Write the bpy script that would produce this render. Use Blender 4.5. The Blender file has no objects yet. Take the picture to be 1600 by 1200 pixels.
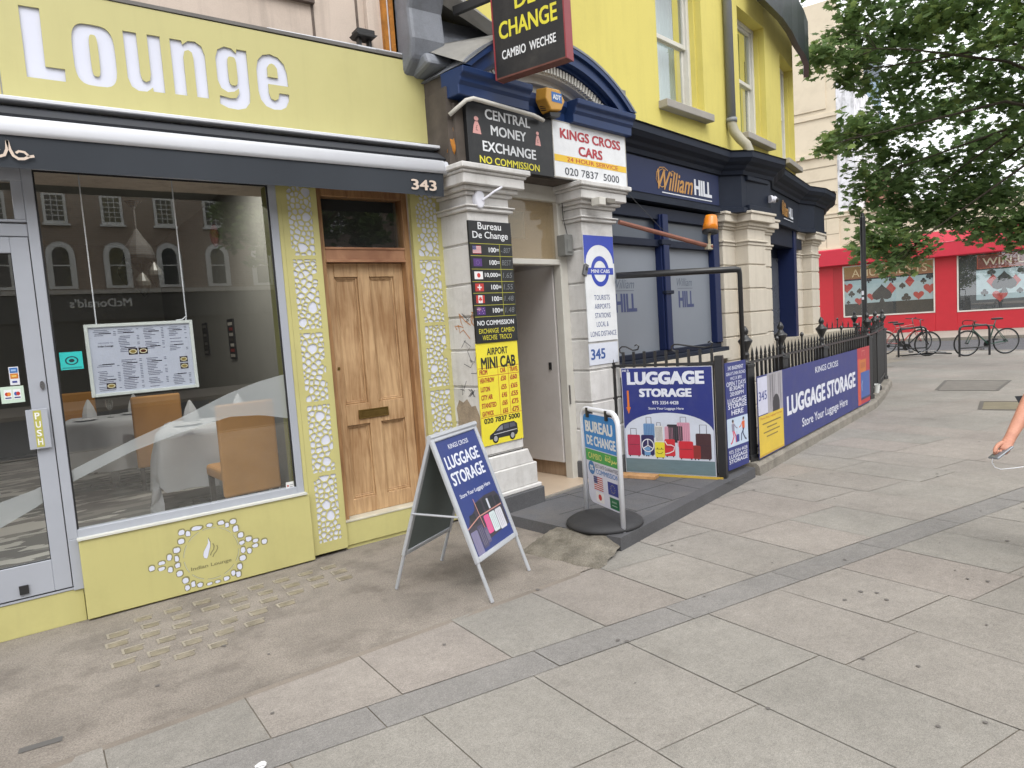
import bpy, bmesh, math, random
from mathutils import Vector, Matrix, noise
from mathutils.geometry import tessellate_polygon
R = math.radians
rnd = random.Random(7)
SC = bpy.context.scene
COL = SC.collection

# ------------------------------------------------------------------ camera
EYE = Vector((0, 0, 1.60))
PITCH, ROLL, YAW, FPX = R(5.0), R(-3.9), R(36.0), 1050.0
cf = Vector((math.sin(YAW) * math.cos(PITCH), math.cos(YAW) * math.cos(PITCH), -math.sin(PITCH)))
cr0 = Vector((math.cos(YAW), -math.sin(YAW), 0)); cu0 = cr0.cross(cf)
cr = math.cos(ROLL) * cr0 + math.sin(ROLL) * cu0
cu = -math.sin(ROLL) * cr0 + math.cos(ROLL) * cu0
cam = bpy.data.cameras.new('camera'); cam.sensor_width = 36.0; cam.lens = FPX / 1600 * 36.0
cam.clip_start = 0.05; cam.clip_end = 2000
camo = bpy.data.objects.new('camera', cam); COL.objects.link(camo)
camo.matrix_world = Matrix(((cr.x, cu.x, -cf.x, EYE.x), (cr.y, cu.y, -cf.y, EYE.y), (cr.z, cu.z, -cf.z, EYE.z), (0, 0, 0, 1)))
SC.camera = camo
# ------------------------------------------------------------------ sky, sun, exposure
SUN_EL, SUN_AZ = R(52), R(200)          # high overcast sun, behind the camera, a little to the left
w = bpy.data.worlds.new('World'); SC.world = w; w.use_nodes = True
nt = w.node_tree; nt.nodes.clear()
sky = nt.nodes.new('ShaderNodeTexSky'); sky.sky_type = 'NISHITA'; sky.sun_disc = False
sky.sun_elevation = SUN_EL; sky.sun_rotation = SUN_AZ
sky.air_density = 1.0; sky.dust_density = 10.0; sky.ozone_density = 0.6
hs = nt.nodes.new('ShaderNodeHueSaturation'); hs.inputs['Saturation'].default_value = 0.08
bg = nt.nodes.new('ShaderNodeBackground'); bg.inputs['Strength'].default_value = 0.15
wo = nt.nodes.new('ShaderNodeOutputWorld')
veil = nt.nodes.new('ShaderNodeMix'); veil.data_type = 'RGBA'; veil.inputs[0].default_value = 0.72; veil.inputs[7].default_value = (8.2, 8.4, 8.7, 1)     # even cloud cover
nt.links.new(sky.outputs[0], hs.inputs['Color']); nt.links.new(hs.outputs[0], veil.inputs[6]); nt.links.new(veil.outputs[2], bg.inputs['Color']); nt.links.new(bg.outputs[0], wo.inputs[0])
sl = bpy.data.lights.new('sun', 'SUN'); sl.energy = 0.5; sl.angle = R(25); sl.color = (1.0, 0.96, 0.9)
so = bpy.data.objects.new('sun', sl); COL.objects.link(so); so.location = (0, -10, 30)
sd = Vector((math.sin(SUN_AZ) * math.cos(SUN_EL), math.cos(SUN_AZ) * math.cos(SUN_EL), math.sin(SUN_EL)))
so.rotation_euler = sd.to_track_quat('Z', 'Y').to_euler()
SC.view_settings.view_transform = 'Standard'; SC.view_settings.look = 'None'
SC.view_settings.exposure = 0.74; SC.view_settings.gamma = 1.0; SC.view_settings.use_curve_mapping = False
SC.render.engine = 'CYCLES'
SC.cycles.max_bounces = 7; SC.cycles.transparent_max_bounces = 12

# ------------------------------------------------------------------ materials
KALB = 0.86
def lin(h, k=None):
    if isinstance(h, str):
        h = h.lstrip('#'); c = [int(h[i:i + 2], 16) / 255 for i in (0, 2, 4)]
        c = [x / 12.92 if x <= 0.04045 else ((x + 0.055) / 1.055) ** 2.4 for x in c]
        k = KALB if k is None else k
        return (c[0] * k, c[1] * k, c[2] * k, 1)
    return (*h, 1)
MATS = {}
def NN(t, kind, **kw):
    n = t.nodes.new(kind)
    for k, v in kw.items(): setattr(n, k, v)
    return n
def mat(key, colour=None, rough=0.6, metal=0.0, var=0.10, scale=2.0, bump=0.0, bscale=60.0, fine=0.0, spec=0.5, dirt=None, dirtamt=0.0, dscale=1.2, coat=0.0, k=None, stretch=None, emit=0.0, streak=0.0, streakcol='#6b6450'):
    """surface with broad tone variation, fine speckle, optional dirt patches and bump"""
    if key in MATS: return MATS[key]
    m = bpy.data.materials.new(key); m.use_nodes = True; MATS[key] = m
    t = m.node_tree; b = t.nodes['Principled BSDF']
    b.inputs['Roughness'].default_value = rough; b.inputs['Metallic'].default_value = metal
    b.inputs['Specular IOR Level'].default_value = spec; b.inputs['Coat Weight'].default_value = coat
    base = lin(colour, k); b.inputs['Base Color'].default_value = base
    m.diffuse_color = base
    tc = NN(t, 'ShaderNodeTexCoord'); vec = tc.outputs['Object']
    if stretch:
        mp = NN(t, 'ShaderNodeMapping'); mp.inputs['Scale'].default_value = stretch
        t.links.new(vec, mp.inputs[0]); vec = mp.outputs[0]
    last = None
    def chain(node_color):
        return node_color
    if var or fine or dirtamt:
        n1 = NN(t, 'ShaderNodeTexNoise'); n1.inputs['Scale'].default_value = scale; n1.inputs['Detail'].default_value = 5; n1.inputs['Roughness'].default_value = 0.6
        t.links.new(vec, n1.inputs['Vector'])
        mr = NN(t, 'ShaderNodeMapRange'); mr.inputs[1].default_value = 0.25; mr.inputs[2].default_value = 0.75
        mr.inputs[3].default_value = 1 - var; mr.inputs[4].default_value = 1 + var
        t.links.new(n1.outputs['Fac'], mr.inputs[0]); val = mr.outputs[0]
        if fine:
            n2 = NN(t, 'ShaderNodeTexNoise'); n2.inputs['Scale'].default_value = 140; n2.inputs['Detail'].default_value = 2
            t.links.new(vec, n2.inputs['Vector'])
            mr2 = NN(t, 'ShaderNodeMapRange'); mr2.inputs[1].default_value = 0.3; mr2.inputs[2].default_value = 0.7
            mr2.inputs[3].default_value = 1 - fine; mr2.inputs[4].default_value = 1 + fine
            t.links.new(n2.outputs['Fac'], mr2.inputs[0])
            mu = NN(t, 'ShaderNodeMath', operation='MULTIPLY'); t.links.new(val, mu.inputs[0]); t.links.new(mr2.outputs[0], mu.inputs[1]); val = mu.outputs[0]
        vm = NN(t, 'ShaderNodeVectorMath', operation='SCALE'); vm.inputs[0].default_value = base[:3]
        t.links.new(val, vm.inputs['Scale']); last = vm.outputs[0]
        if dirtamt:
            n3 = NN(t, 'ShaderNodeTexNoise'); n3.inputs['Scale'].default_value = dscale; n3.inputs['Detail'].default_value = 8; n3.inputs['Roughness'].default_value = 0.7
            t.links.new(vec, n3.inputs['Vector'])
            mr3 = NN(t, 'ShaderNodeMapRange'); mr3.inputs[1].default_value = 0.48; mr3.inputs[2].default_value = 0.75; mr3.inputs[3].default_value = 0; mr3.inputs[4].default_value = dirtamt
            t.links.new(n3.outputs['Fac'], mr3.inputs[0])
            mx = NN(t, 'ShaderNodeMix', data_type='RGBA'); t.links.new(mr3.outputs[0], mx.inputs[0])
            t.links.new(last, mx.inputs[6]); mx.inputs[7].default_value = lin(dirt, k); last = mx.outputs[2]
        if streak:                                 # grime washed down the face in narrow runs
            ms = NN(t, 'ShaderNodeMapping'); ms.inputs['Scale'].default_value = (9, 9, .55); t.links.new(tc.outputs['Object'], ms.inputs[0])
            n4 = NN(t, 'ShaderNodeTexNoise'); n4.inputs['Scale'].default_value = 1.0; n4.inputs['Detail'].default_value = 6; n4.inputs['Roughness'].default_value = 0.65; t.links.new(ms.outputs[0], n4.inputs['Vector'])
            mr4 = NN(t, 'ShaderNodeMapRange'); mr4.inputs[1].default_value = 0.5; mr4.inputs[2].default_value = 0.78; mr4.inputs[3].default_value = 0; mr4.inputs[4].default_value = streak; t.links.new(n4.outputs['Fac'], mr4.inputs[0])
            m4 = NN(t, 'ShaderNodeMix', data_type='RGBA'); t.links.new(mr4.outputs[0], m4.inputs[0]); t.links.new(last, m4.inputs[6]); m4.inputs[7].default_value = lin(streakcol, k); last = m4.outputs[2]
        t.links.new(last, b.inputs['Base Color'])
    if bump:
        nb = NN(t, 'ShaderNodeTexNoise'); nb.inputs['Scale'].default_value = bscale; nb.inputs['Detail'].default_value = 6
        t.links.new(vec, nb.inputs['Vector'])
        bp = NN(t, 'ShaderNodeBump'); bp.inputs['Strength'].default_value = bump; bp.inputs['Distance'].default_value = 0.01
        t.links.new(nb.outputs['Fac'], bp.inputs['Height']); t.links.new(bp.outputs[0], b.inputs['Normal'])
    if emit:
        b.inputs['Emission Color'].default_value = base; b.inputs['Emission Strength'].default_value = emit
    return m
def P(hexcol, rough=0.45):
    """flat printed / painted ink"""
    return mat('ink_' + hexcol.strip('#') + '_%d' % (rough * 100), hexcol, rough=rough, var=0.06, scale=6, fine=.04, dirt='#77726a', dirtamt=.14, dscale=5)
def glass_mat(key, tint=(0.93, 0.95, 0.94), refl=1.0, rough=0.0, haze=0.0, hazecol='#b8bcbc'):
    if key in MATS: return MATS[key]
    m = bpy.data.materials.new(key); m.use_nodes = True; MATS[key] = m
    t = m.node_tree; t.nodes.clear()
    out = NN(t, 'ShaderNodeOutputMaterial'); tr = NN(t, 'ShaderNodeBsdfTransparent'); tr.inputs[0].default_value = (*tint, 1)
    gl = NN(t, 'ShaderNodeBsdfGlossy'); gl.inputs['Roughness'].default_value = rough; gl.inputs['Color'].default_value = (0.95, 0.97, 0.97, 1)
    fr = NN(t, 'ShaderNodeLayerWeight'); fr.inputs['Blend'].default_value = 0.5          # both faces of the sheet reflect alike
    pw = NN(t, 'ShaderNodeMath', operation='POWER'); pw.inputs[1].default_value = 4.0
    mu = NN(t, 'ShaderNodeMath', operation='MULTIPLY_ADD'); mu.inputs[1].default_value = 0.9; mu.inputs[2].default_value = 0.085 * refl; mu.use_clamp = True
    mix = NN(t, 'ShaderNodeMixShader'); t.links.new(fr.outputs['Facing'], pw.inputs[0]); t.links.new(pw.outputs[0], mu.inputs[0]); t.links.new(mu.outputs[0], mix.inputs[0])
    src = tr.outputs[0]
    if haze:
        df = NN(t, 'ShaderNodeBsdfDiffuse'); df.inputs[0].default_value = lin(hazecol)
        m2 = NN(t, 'ShaderNodeMixShader'); m2.inputs[0].default_value = haze
        t.links.new(tr.outputs[0], m2.inputs[1]); t.links.new(df.outputs[0], m2.inputs[2]); src = m2.outputs[0]
    t.links.new(src, mix.inputs[1]); t.links.new(gl.outputs[0], mix.inputs[2]); t.links.new(mix.outputs[0], out.inputs[0])
    m.diffuse_color = (0.5, 0.6, 0.6, 0.4)
    return m

# ------------------------------------------------------------------ mesh builder
class MB:
    def __init__(self, M=None):
        self.v = []; self.f = []; self.fm = []; self.ml = []; self.tg = []; self.M = M or Matrix.Identity(4)
    def mi(self, m):
        if m not in self.ml: self.ml.append(m)
        return self.ml.index(m)
    def add(self, vs, fs, m):
        o = len(self.v); k = self.mi(m)
        self.v += [self.M @ Vector(p) for p in vs]
        for f in fs: self.f.append([o + i for i in f]); self.fm.append(k)
        return self
    def poly(self, pts, m): return self.add(pts, [list(range(len(pts)))], m)
    def box(self, x0, x1, y0, y1, z0, z1, m):
        vs = [(x, y, z) for z in (z0, z1) for y in (y0, y1) for x in (x0, x1)]
        return self.add(vs, [(0, 2, 3, 1), (4, 5, 7, 6), (0, 1, 5, 4), (2, 6, 7, 3), (0, 4, 6, 2), (1, 3, 7, 5)], m)
    def frame(self, x0, x1, z0, z1, wd, y0, y1, m, wb=None, wt=None):
        wb = wd if wb is None else wb; wt = wd if wt is None else wt
        self.box(x0, x0 + wd, y0, y1, z0, z1, m); self.box(x1 - wd, x1, y0, y1, z0, z1, m)
        if wb: self.box(x0 + wd, x1 - wd, y0, y1, z0, z0 + wb, m)
        if wt: self.box(x0 + wd, x1 - wd, y0, y1, z1 - wt, z1, m)
        return self
    def rect(self, x0, x1, z0, z1, y, m):
        return self.poly([(x0, y, z0), (x1, y, z0), (x1, y, z1), (x0, y, z1)], m)
    def shape(self, pts2, y, m):
        return self.poly([(a, y, b) for a, b in pts2], m)
    def disc(self, cx, cz, rx, rz, y, m, n=24, a0=0, a1=2 * math.pi):
        return self.shape([(cx + rx * math.cos(a0 + (a1 - a0) * i / n), cz + rz * math.sin(a0 + (a1 - a0) * i / n)) for i in range(n if a1 - a0 > 6.28 else n + 1)], y, m)
    def ring(self, cx, cz, r0, r1, y, m, n=40, a0=0, a1=2 * math.pi, sx=1.0):
        vs = []; fs = []
        for i in range(n + 1):
            a = a0 + (a1 - a0) * i / n
            vs += [(cx + sx * r0 * math.cos(a), y, cz + r0 * math.sin(a)), (cx + sx * r1 * math.cos(a), y, cz + r1 * math.sin(a))]
        for i in range(n): fs.append((2 * i, 2 * i + 1, 2 * i + 3, 2 * i + 2))
        return self.add(vs, fs, m)
    def stroke(self, pts, wd, y, m, closed=False):
        """flat ribbon of even width in the x-z plane"""
        P2 = [Vector(p) for p in pts]; n = len(P2); vs = []; fs = []
        for i in range(n):
            a = P2[(i - 1) % n] if (closed or i) else P2[i]; b = P2[(i + 1) % n] if (closed or i < n - 1) else P2[i]
            d = (b - a); d = d.normalized() if d.length else Vector((1, 0)); q = Vector((-d.y, d.x)) * wd / 2
            vs += [(P2[i].x + q.x, y, P2[i].y + q.y), (P2[i].x - q.x, y, P2[i].y - q.y)]
        for i in range(n if closed else n - 1):
            j = (i + 1) % n; fs.append((2 * i, 2 * i + 1, 2 * j + 1, 2 * j))
        return self.add(vs, fs, m)
    def prism(self, pts, axis, a, b, m):
        """extrude a 2-D outline: axis 'y' -> pts are (x,z); 'x' -> (y,z); 'z' -> (x,y)"""
        def mk(p, t): return {'y': (p[0], t, p[1]), 'x': (t, p[0], p[1]), 'z': (p[0], p[1], t)}[axis]
        n = len(pts); vs = [mk(p, a) for p in pts] + [mk(p, b) for p in pts]
        fs = [list(range(n)), list(range(2 * n - 1, n - 1, -1))] + [(i, n + i, n + (i + 1) % n, (i + 1) % n) for i in range(n)]
        return self.add(vs, fs, m)
    def sweep(self, path, prof, m, caps=True, closed=False):
        """profile (out, z) swept along a plan polyline; 'out' is to the right-hand (street) side"""
        n = len(path); vs = []; k = len(prof)
        for i in range(n):
            p = Vector(path[i])
            a = Vector(path[i - 1]) if i else None; b = Vector(path[i + 1]) if i < n - 1 else None
            d1 = (p - a).normalized() if a is not None else None; d2 = (b - p).normalized() if b is not None else None
            if d1 is None: d1 = d2
            if d2 is None: d2 = d1
            n1 = Vector((d1.y, -d1.x)); n2 = Vector((d2.y, -d2.x)); q = (n1 + n2); q = q / max(0.2, q.dot(n1)) if q.length > 1e-6 else n1
            for o, z in prof: vs.append((p.x + q.x * o, p.y + q.y * o, z))
        fs = []
        for i in range(n - 1):
            for j in range(k - (0 if closed else 1)):
                j2 = (j + 1) % k
                fs.append((i * k + j, (i + 1) * k + j, (i + 1) * k + j2, i * k + j2))
        if caps: fs += [list(range(k)), list(range((n - 1) * k + k - 1, (n - 1) * k - 1, -1))]
        return self.add(vs, fs, m)
    def tube(self, pts, r, m, n=8, caps=True):
        P3 = [Vector(p) for p in pts]; rr = r if isinstance(r, (list, tuple)) else [r] * len(P3); vs = []; up = None
        for i, p in enumerate(P3):
            d = (P3[min(i + 1, len(P3) - 1)] - P3[max(i - 1, 0)]).normalized()
            if up is None: up = Vector((0, 0, 1)) if abs(d.z) < 0.9 else Vector((1, 0, 0))
            s = d.cross(up); s = s.normalized() if s.length > 1e-6 else d.orthogonal().normalized(); up = s.cross(d).normalized()
            for j in range(n):
                a = 2 * math.pi * j / n; vs.append(p + (s * math.cos(a) + up * math.sin(a)) * rr[i])
        fs = []
        for i in range(len(P3) - 1):
            for j in range(n): fs.append((i * n + j, i * n + (j + 1) % n, (i + 1) * n + (j + 1) % n, (i + 1) * n + j))
        if caps: fs += [list(range(n - 1, -1, -1)), list(range((len(P3) - 1) * n, len(P3) * n))]
        return self.add(vs, fs, m)
    def lathe(self, cx, cy, prof, m, n=16, sq=False):
        vs = []; fs = []
        for r, z in prof:
            for j in range(n):
                a = 2 * math.pi * (j + 0.5) / n; vs.append((cx + r * math.cos(a), cy + r * math.sin(a), z))
        for i in range(len(prof) - 1):
            for j in range(n): fs.append((i * n + j, i * n + (j + 1) % n, (i + 1) * n + (j + 1) % n, (i + 1) * n + j))
        fs += [list(range(n - 1, -1, -1)), list(range((len(prof) - 1) * n, len(prof) * n))]
        return self.add(vs, fs, m)
    def blob(self, c, r, m, n=10, amp=0.15, seed=0):
        bm = bmesh.new(); bmesh.ops.create_icosphere(bm, subdivisions=2, radius=1)
        vs = []
        for v in bm.verts:
            q = v.co * (1 + amp * noise.noise(v.co * 1.7 + Vector((seed, seed * 2, 0)))); vs.append((c[0] + q.x * r[0], c[1] + q.y * r[1], c[2] + q.z * r[2]))
        fs = [[v.index for v in f.verts] for f in bm.faces]; bm.free()
        return self.add(vs, fs, m)
    def text(self, s, x0, x1, z0, z1, y, m, bold=0.0, shear=0.0, depth=0.0):
        vs, fs = glyphs(s, 0.0, shear)
        if not vs: return self
        f0 = len(self.f); self._text(vs, fs, x0, x1, z0, z1, y, m, bold); self.tg.append((f0, len(self.f))); return self
    def _text(self, vs, fs, x0, x1, z0, z1, y, m, bold):
        ax = [p[0] for p in vs]; ay = [p[1] for p in vs]; a0, a1, b0, b1 = min(ax), max(ax), min(ay), max(ay)
        sx = (x1 - x0) / max(1e-6, a1 - a0); sz = (z1 - z0) / max(1e-6, b1 - b0)
        if bold:                                   # heavier strokes: four overlaid impressions, each a hair in front of the last
            bx = min(bold * .8, .06); bz = bx * .6; kx = (x1 - x0 - 2 * bx * sx) / (x1 - x0); kz = (z1 - z0 - 2 * bz * sz) / (z1 - z0)
            for q, (dx, dz) in enumerate(((-1, -1), (1, -1), (1, 1), (-1, 1), (0, 0))):
                self.add([((x0 + x1) / 2 + (x0 + (p[0] - a0) * sx - (x0 + x1) / 2) * kx + dx * bx * sx, y - .00004 * q, (z0 + z1) / 2 + (z0 + (p[1] - b0) * sz - (z0 + z1) / 2) * kz + dz * bz * sz) for p in vs], fs, m)
            return self
        return self.add([(x0 + (p[0] - a0) * sx, y, z0 + (p[1] - b0) * sz) for p in vs], fs, m)
    def obj(self, name, parent=None, bevel=0.0, smooth=False, label=None, seg=1):
        if name.endswith('lettering') and len(self.tg) > 1:         # one part per line of writing
            used = set(); o = None
            for a, b in self.tg + [(None, None)]:
                ids = [i for i in range(len(self.f)) if i not in used] if a is None else list(range(a, b))
                if not ids: continue
                used.update(ids); q = MB(); q.ml = list(self.ml); rm = {}
                for i in ids:
                    q.f.append([rm.setdefault(v, len(rm)) for v in self.f[i]]); q.fm.append(self.fm[i])
                q.v = [None] * len(rm)
                for v, k in rm.items(): q.v[k] = self.v[v]
                o = q.obj(name, parent)
            return o
        me = bpy.data.meshes.new(name); me.from_pydata([tuple(p) for p in self.v], [], self.f)
        for m in self.ml: me.materials.append(m)
        me.polygons.foreach_set('material_index', self.fm)
        me.update(); me.validate()
        o = bpy.data.objects.new(name, me); COL.objects.link(o)
        if parent is not None: o.parent = parent
        if bevel:
            b = o.modifiers.new('bevel', 'BEVEL'); b.width = bevel; b.segments = seg; b.limit_method = 'ANGLE'; b.angle_limit = R(40)
        if smooth: me.shade_smooth() if smooth is True else me.shade_auto(smooth) if hasattr(me, 'shade_auto') else me.shade_smooth()
        if label: o['label'] = label
        return o
GC = {}
def glyphs(s, bold=0.0, shear=0.0):
    key = (s, bold, shear)
    if key in GC: return GC[key]
    cu_ = bpy.data.curves.new('glyphs', 'FONT'); cu_.body = s; cu_.size = 1; cu_.offset = bold; cu_.shear = shear; cu_.resolution_u = 3
    cu_.fill_mode = 'FRONT' if 'FRONT' in [i.identifier for i in cu_.bl_rna.properties['fill_mode'].enum_items] else 'BOTH'
    if bold: cu_.space_character = 1.0 + bold * 2.2
    o = bpy.data.objects.new('glyphs', cu_); me = o.to_mesh()
    vs = [(v.co.x, v.co.y) for v in me.vertices]; fs = [tuple(reversed(p.vertices)) if p.normal.z < 0 else tuple(p.vertices) for p in me.polygons]
    o.to_mesh_clear(); bpy.data.objects.remove(o); bpy.data.curves.remove(cu_)
    GC[key] = (vs, fs); return GC[key]
def cut_panel(mb, outer, holes, y0, y1, m):
    """flat panel with real cut-out holes, front at y0, back at y1 (x-z outlines; islands may follow their hole)"""
    loops = [[Vector((p[0], p[1], 0)) for p in lp] for lp in [outer] + holes]
    tris = tessellate_polygon(loops); flat = [p for lp in loops for p in lp]
    vs = [(p.x, y0, p.y) for p in flat]; mb.add(vs, [tuple(t) for t in tris], m)
    o = 0
    for lp in loops:
        n = len(lp)
        mb.add([(p.x, y0, p.y) for p in lp] + [(p.x, y1, p.y) for p in lp], [(i, (i + 1) % n, n + (i + 1) % n, n + i) for i in range(n)], m)
    return mb
def tag(o, label, cat, group=None):
    o['label'] = label; o['category'] = cat
    if group: o['group'] = group
    return o
def thing(name, label, cat, loc=(0, 0, 0), rz=0.0, group=None):
    o = bpy.data.objects.new(name, None); COL.objects.link(o); o.location = loc; o.rotation_euler = (0, 0, rz); o.empty_display_size = 0.1
    return tag(o, label, cat, group)
def struct(name, mb, **kw):
    o = mb.obj(name, **kw); o['kind'] = 'structure'; return o
def rrect(x0, x1, z0, z1, r, n=4):
    pts = []
    for cx, cz, a in ((x1 - r, z0 + r, -90), (x1 - r, z1 - r, 0), (x0 + r, z1 - r, 90), (x0 + r, z0 + r, 180)):
        for i in range(n + 1): pts.append((cx + r * math.cos(R(a + 90 * i / n)), cz + r * math.sin(R(a + 90 * i / n))))
    return pts
# frames on the facades: origin (plan), angle; s along the wall, t into the building
class FR:
    def __init__(s, x, y, deg): s.x, s.y, s.a = x, y, R(deg)
    def at(s, u, t=0, z=0): return (s.x + u * math.cos(s.a) - t * math.sin(s.a), s.y + u * math.sin(s.a) + t * math.cos(s.a), z)
    def thing(s, name, label, cat, u, t, z, group=None): return thing(name, label, cat, s.at(u, t, z), s.a, group)
    def mb(s, u, t=0, z=0): return MB(Matrix.Translation((-u, -t, -z)))
def on(fr, name, label, cat, u, t, z, group=None):
    """thing on a facade plus a maker of builders whose coordinates are the facade's own s, t, z"""
    th = fr.thing(name, label, cat, u, t, z, group)
    return th, (lambda: fr.mb(u, t, z))
FA = FR(0, 4.75, 0)            # restaurant front
FE = FR(2.9, 4.42, 8)          # entrance porch of number 345
FW = FR(7.33, 5.42, 11)        # betting shop windows
FG = FR(4.63, 4.66, -66.9)     # side gate of the basement area
FN = FR(5.03, 3.77, 9)         # narrow board beside the gate
FF = FR(5.75, 3.90, 12.5)      # street railings
# ================================================================== GROUND
def paving_mat():
    m = bpy.data.materials.new('paving_stone'); m.use_nodes = True; t = m.node_tree; b = t.nodes['Principled BSDF']
    b.inputs['Roughness'].default_value = 0.82; b.inputs['Specular IOR Level'].default_value = 0.3
    at = NN(t, 'ShaderNodeAttribute'); at.attribute_name = 'tone'
    tc = NN(t, 'ShaderNodeTexCoord')
    def noisev(scale, lo, hi, a, bb, det=5, rough=0.65):
        n = NN(t, 'ShaderNodeTexNoise'); n.inputs['Scale'].default_value = scale; n.inputs['Detail'].default_value = det; n.inputs['Roughness'].default_value = rough
        t.links.new(tc.outputs['Object'], n.inputs['Vector'])
        r = NN(t, 'ShaderNodeMapRange'); r.inputs[1].default_value = lo; r.inputs[2].default_value = hi; r.inputs[3].default_value = a; r.inputs[4].default_value = bb
        t.links.new(n.outputs['Fac'], r.inputs[0]); return r.outputs[0]
    v = None
    for x in (noisev(1.1, .3, .7, .86, 1.09), noisev(7, .3, .7, .92, 1.07), noisev(28, .3, .7, .93, 1.07, 4), noisev(95, .3, .7, .84, 1.15, 3), noisev(260, .35, .65, .80, 1.2, 1)):
        if v is None: v = x
        else:
            mu = NN(t, 'ShaderNodeMath', operation='MULTIPLY'); t.links.new(v, mu.inputs[0]); t.links.new(x, mu.inputs[1]); v = mu.outputs[0]
    sc = NN(t, 'ShaderNodeVectorMath', operation='SCALE'); t.links.new(at.outputs['Color'], sc.inputs[0]); t.links.new(v, sc.inputs['Scale'])
    st = noisev(3.1, .58, .80, 0, .5, 9, .75)
    mx = NN(t, 'ShaderNodeMix', data_type='RGBA'); t.links.new(st, mx.inputs[0]); t.links.new(sc.outputs[0], mx.inputs[6]); mx.inputs[7].default_value = (.14, .122, .105, 1)
    t.links.new(mx.outputs[2], b.inputs['Base Color'])
    nb = NN(t, 'ShaderNodeTexNoise'); nb.inputs['Scale'].default_value = 90; t.links.new(tc.outputs['Object'], nb.inputs['Vector'])
    bp = NN(t, 'ShaderNodeBump'); bp.inputs['Strength'].default_value = .25; bp.inputs['Distance'].default_value = .004
    t.links.new(nb.outputs['Fac'], bp.inputs['Height']); t.links.new(bp.outputs[0], b.inputs['Normal'])
    MATS['paving_stone'] = m; return m
PAVE = paving_mat()
JOINT = mat('joint_dirt', '#948b7e', rough=.95, var=.25, scale=8)
ASPH = mat('asphalt', (.072, .072, .078), rough=.9, var=.15, scale=1.5, fine=.3, bump=.3, bscale=200)
KERB = mat('granite_kerb', '#8f887e', rough=.8, var=.12, scale=3, fine=.12, dirt='#5a544c', dirtamt=.5)
CONC = mat('old_concrete', '#8d857c', rough=.88, var=.20, scale=2.4, fine=.30, bump=.6, bscale=55, dirt='#585049', dirtamt=.75, dscale=3.2)
# one sheet out to the horizon (road level) and the pavement standing a kerb above it
g = MB(); g.poly([(-900, -900, -.13), (900, -900, -.13), (900, 900, -.13), (-900, 900, -.13)], mat('far_ground', (.10, .10, .10), rough=.95)); struct('ground', g)
g = MB()
g.poly([(-80, -14, -.115), (22.5, -14, -.115), (22.5, -3.8, -.115), (-80, -3.8, -.115)], ASPH)
g.poly([(21.9, -60, -.111), (29.9, -60, -.111), (28.6, 60, -.111), (21.9, 60, -.111)], ASPH)
g.box(21.4, 21.6, -3.9, 2, -.1095, -.1075, mat('road_paint', '#d9d6cb', var=.2)); struct('road', g)
slab = MB()
slab.poly([(-40, -3.6, -.007), (21.75, -3.6, -.007), (21.75, 9.4, -.007), (21.5, 40, -.007), (-40, 40, -.007)], JOINT)
slab.sweep([(-40, -3.6), (21.75, -3.6), (21.75, 9.4), (21.5, 40)], [(0.0, -.12), (.16, -.12), (.16, .003), (0.0, .003)], KERB)
SY = lambda x: 2.58 - .137 * (x - 1.76)          # upper edge of the narrow drainage course
tones = []
def add_slab(pts, kind):
    g_ = .0024; c = Vector((sum(p[0] for p in pts) / len(pts), sum(p[1] for p in pts) / len(pts)))
    q = []
    for p in pts:
        d = Vector((p[0] - c.x, p[1] - c.y)); q.append((p[0] - math.copysign(min(g_, abs(d.x)), d.x), p[1] - math.copysign(min(g_, abs(d.y)), d.y), rnd.uniform(-.0008, .0008)))
    slab.poly(q, PAVE)
    if kind == 'strip': c_ = (.242, .231, .219)
    else: c_ = rnd.choice([(.298, .269, .241), (.293, .269, .242), (.287, .268, .241), (.284, .268, .241), (.301, .270, .243), (.291, .269, .241)])
    k = rnd.uniform(.85, .93); tones.append((len(slab.f) - 1, (c_[0] * k, c_[1] * k, c_[2] * k, 1)))
for i in range(-22, 24):                          # drainage course
    x0 = 1.88 + .83 * i; x1 = x0 + .83
    add_slab([(x0, SY(x0) - .205), (x1, SY(x1) - .205), (x1, SY(x1)), (x0, SY(x0))], 'strip')
first = {-1: .64, 0: .735, 1: .62, 2: .74, 3: .60, 4: .70, 5: .63}
for i in range(-36, 38):                          # slabs towards the road
    x0 = 1.735 + .535 * i; x1 = x0 + .535; off = .205; L = first.get(i, rnd.uniform(.55, .78))
    while SY(x1) - off > -3.55:
        e = min(off + L, SY(x1) + 3.58)
        add_slab([(x0, SY(x0) - e), (x1, SY(x1) - e), (x1, SY(x1) - off), (x0, SY(x0) - off)], 's'); off += L; L = .765
for i in range(-8, 38):                           # slabs towards the buildings
    x0 = .66 + .553 * i; x1 = x0 + .553; off = 0; L = .60 if x1 < 3.2 else rnd.choice([.62, .80, .72])
    top = 3.16 if x1 < 3.25 else 4.3 + max(0, x0 - 5) * .28
    while SY(x0) + off < top:
        a0, a1 = SY(x0) + off, SY(x1) + off; b0, b1 = a0 + L, a1 + L
        if x1 < 3.25: b0 = b1 = 3.16
        add_slab([(x0, a0), (x1, a1), (x1, b1), (x0, b0)], 's'); off += L; L = .78
        if x1 < 3.25: break
so_ = struct('pavement', slab)
ca = so_.data.color_attributes.new('tone', 'FLOAT_COLOR', 'CORNER')
cols = [(.26, .24, .22, 1)] * len(slab.f)
for i, c in tones: cols[i] = c
for p in so_.data.polygons:
    for li in p.loop_indices: ca.data[li].color = cols[p.index]
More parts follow.
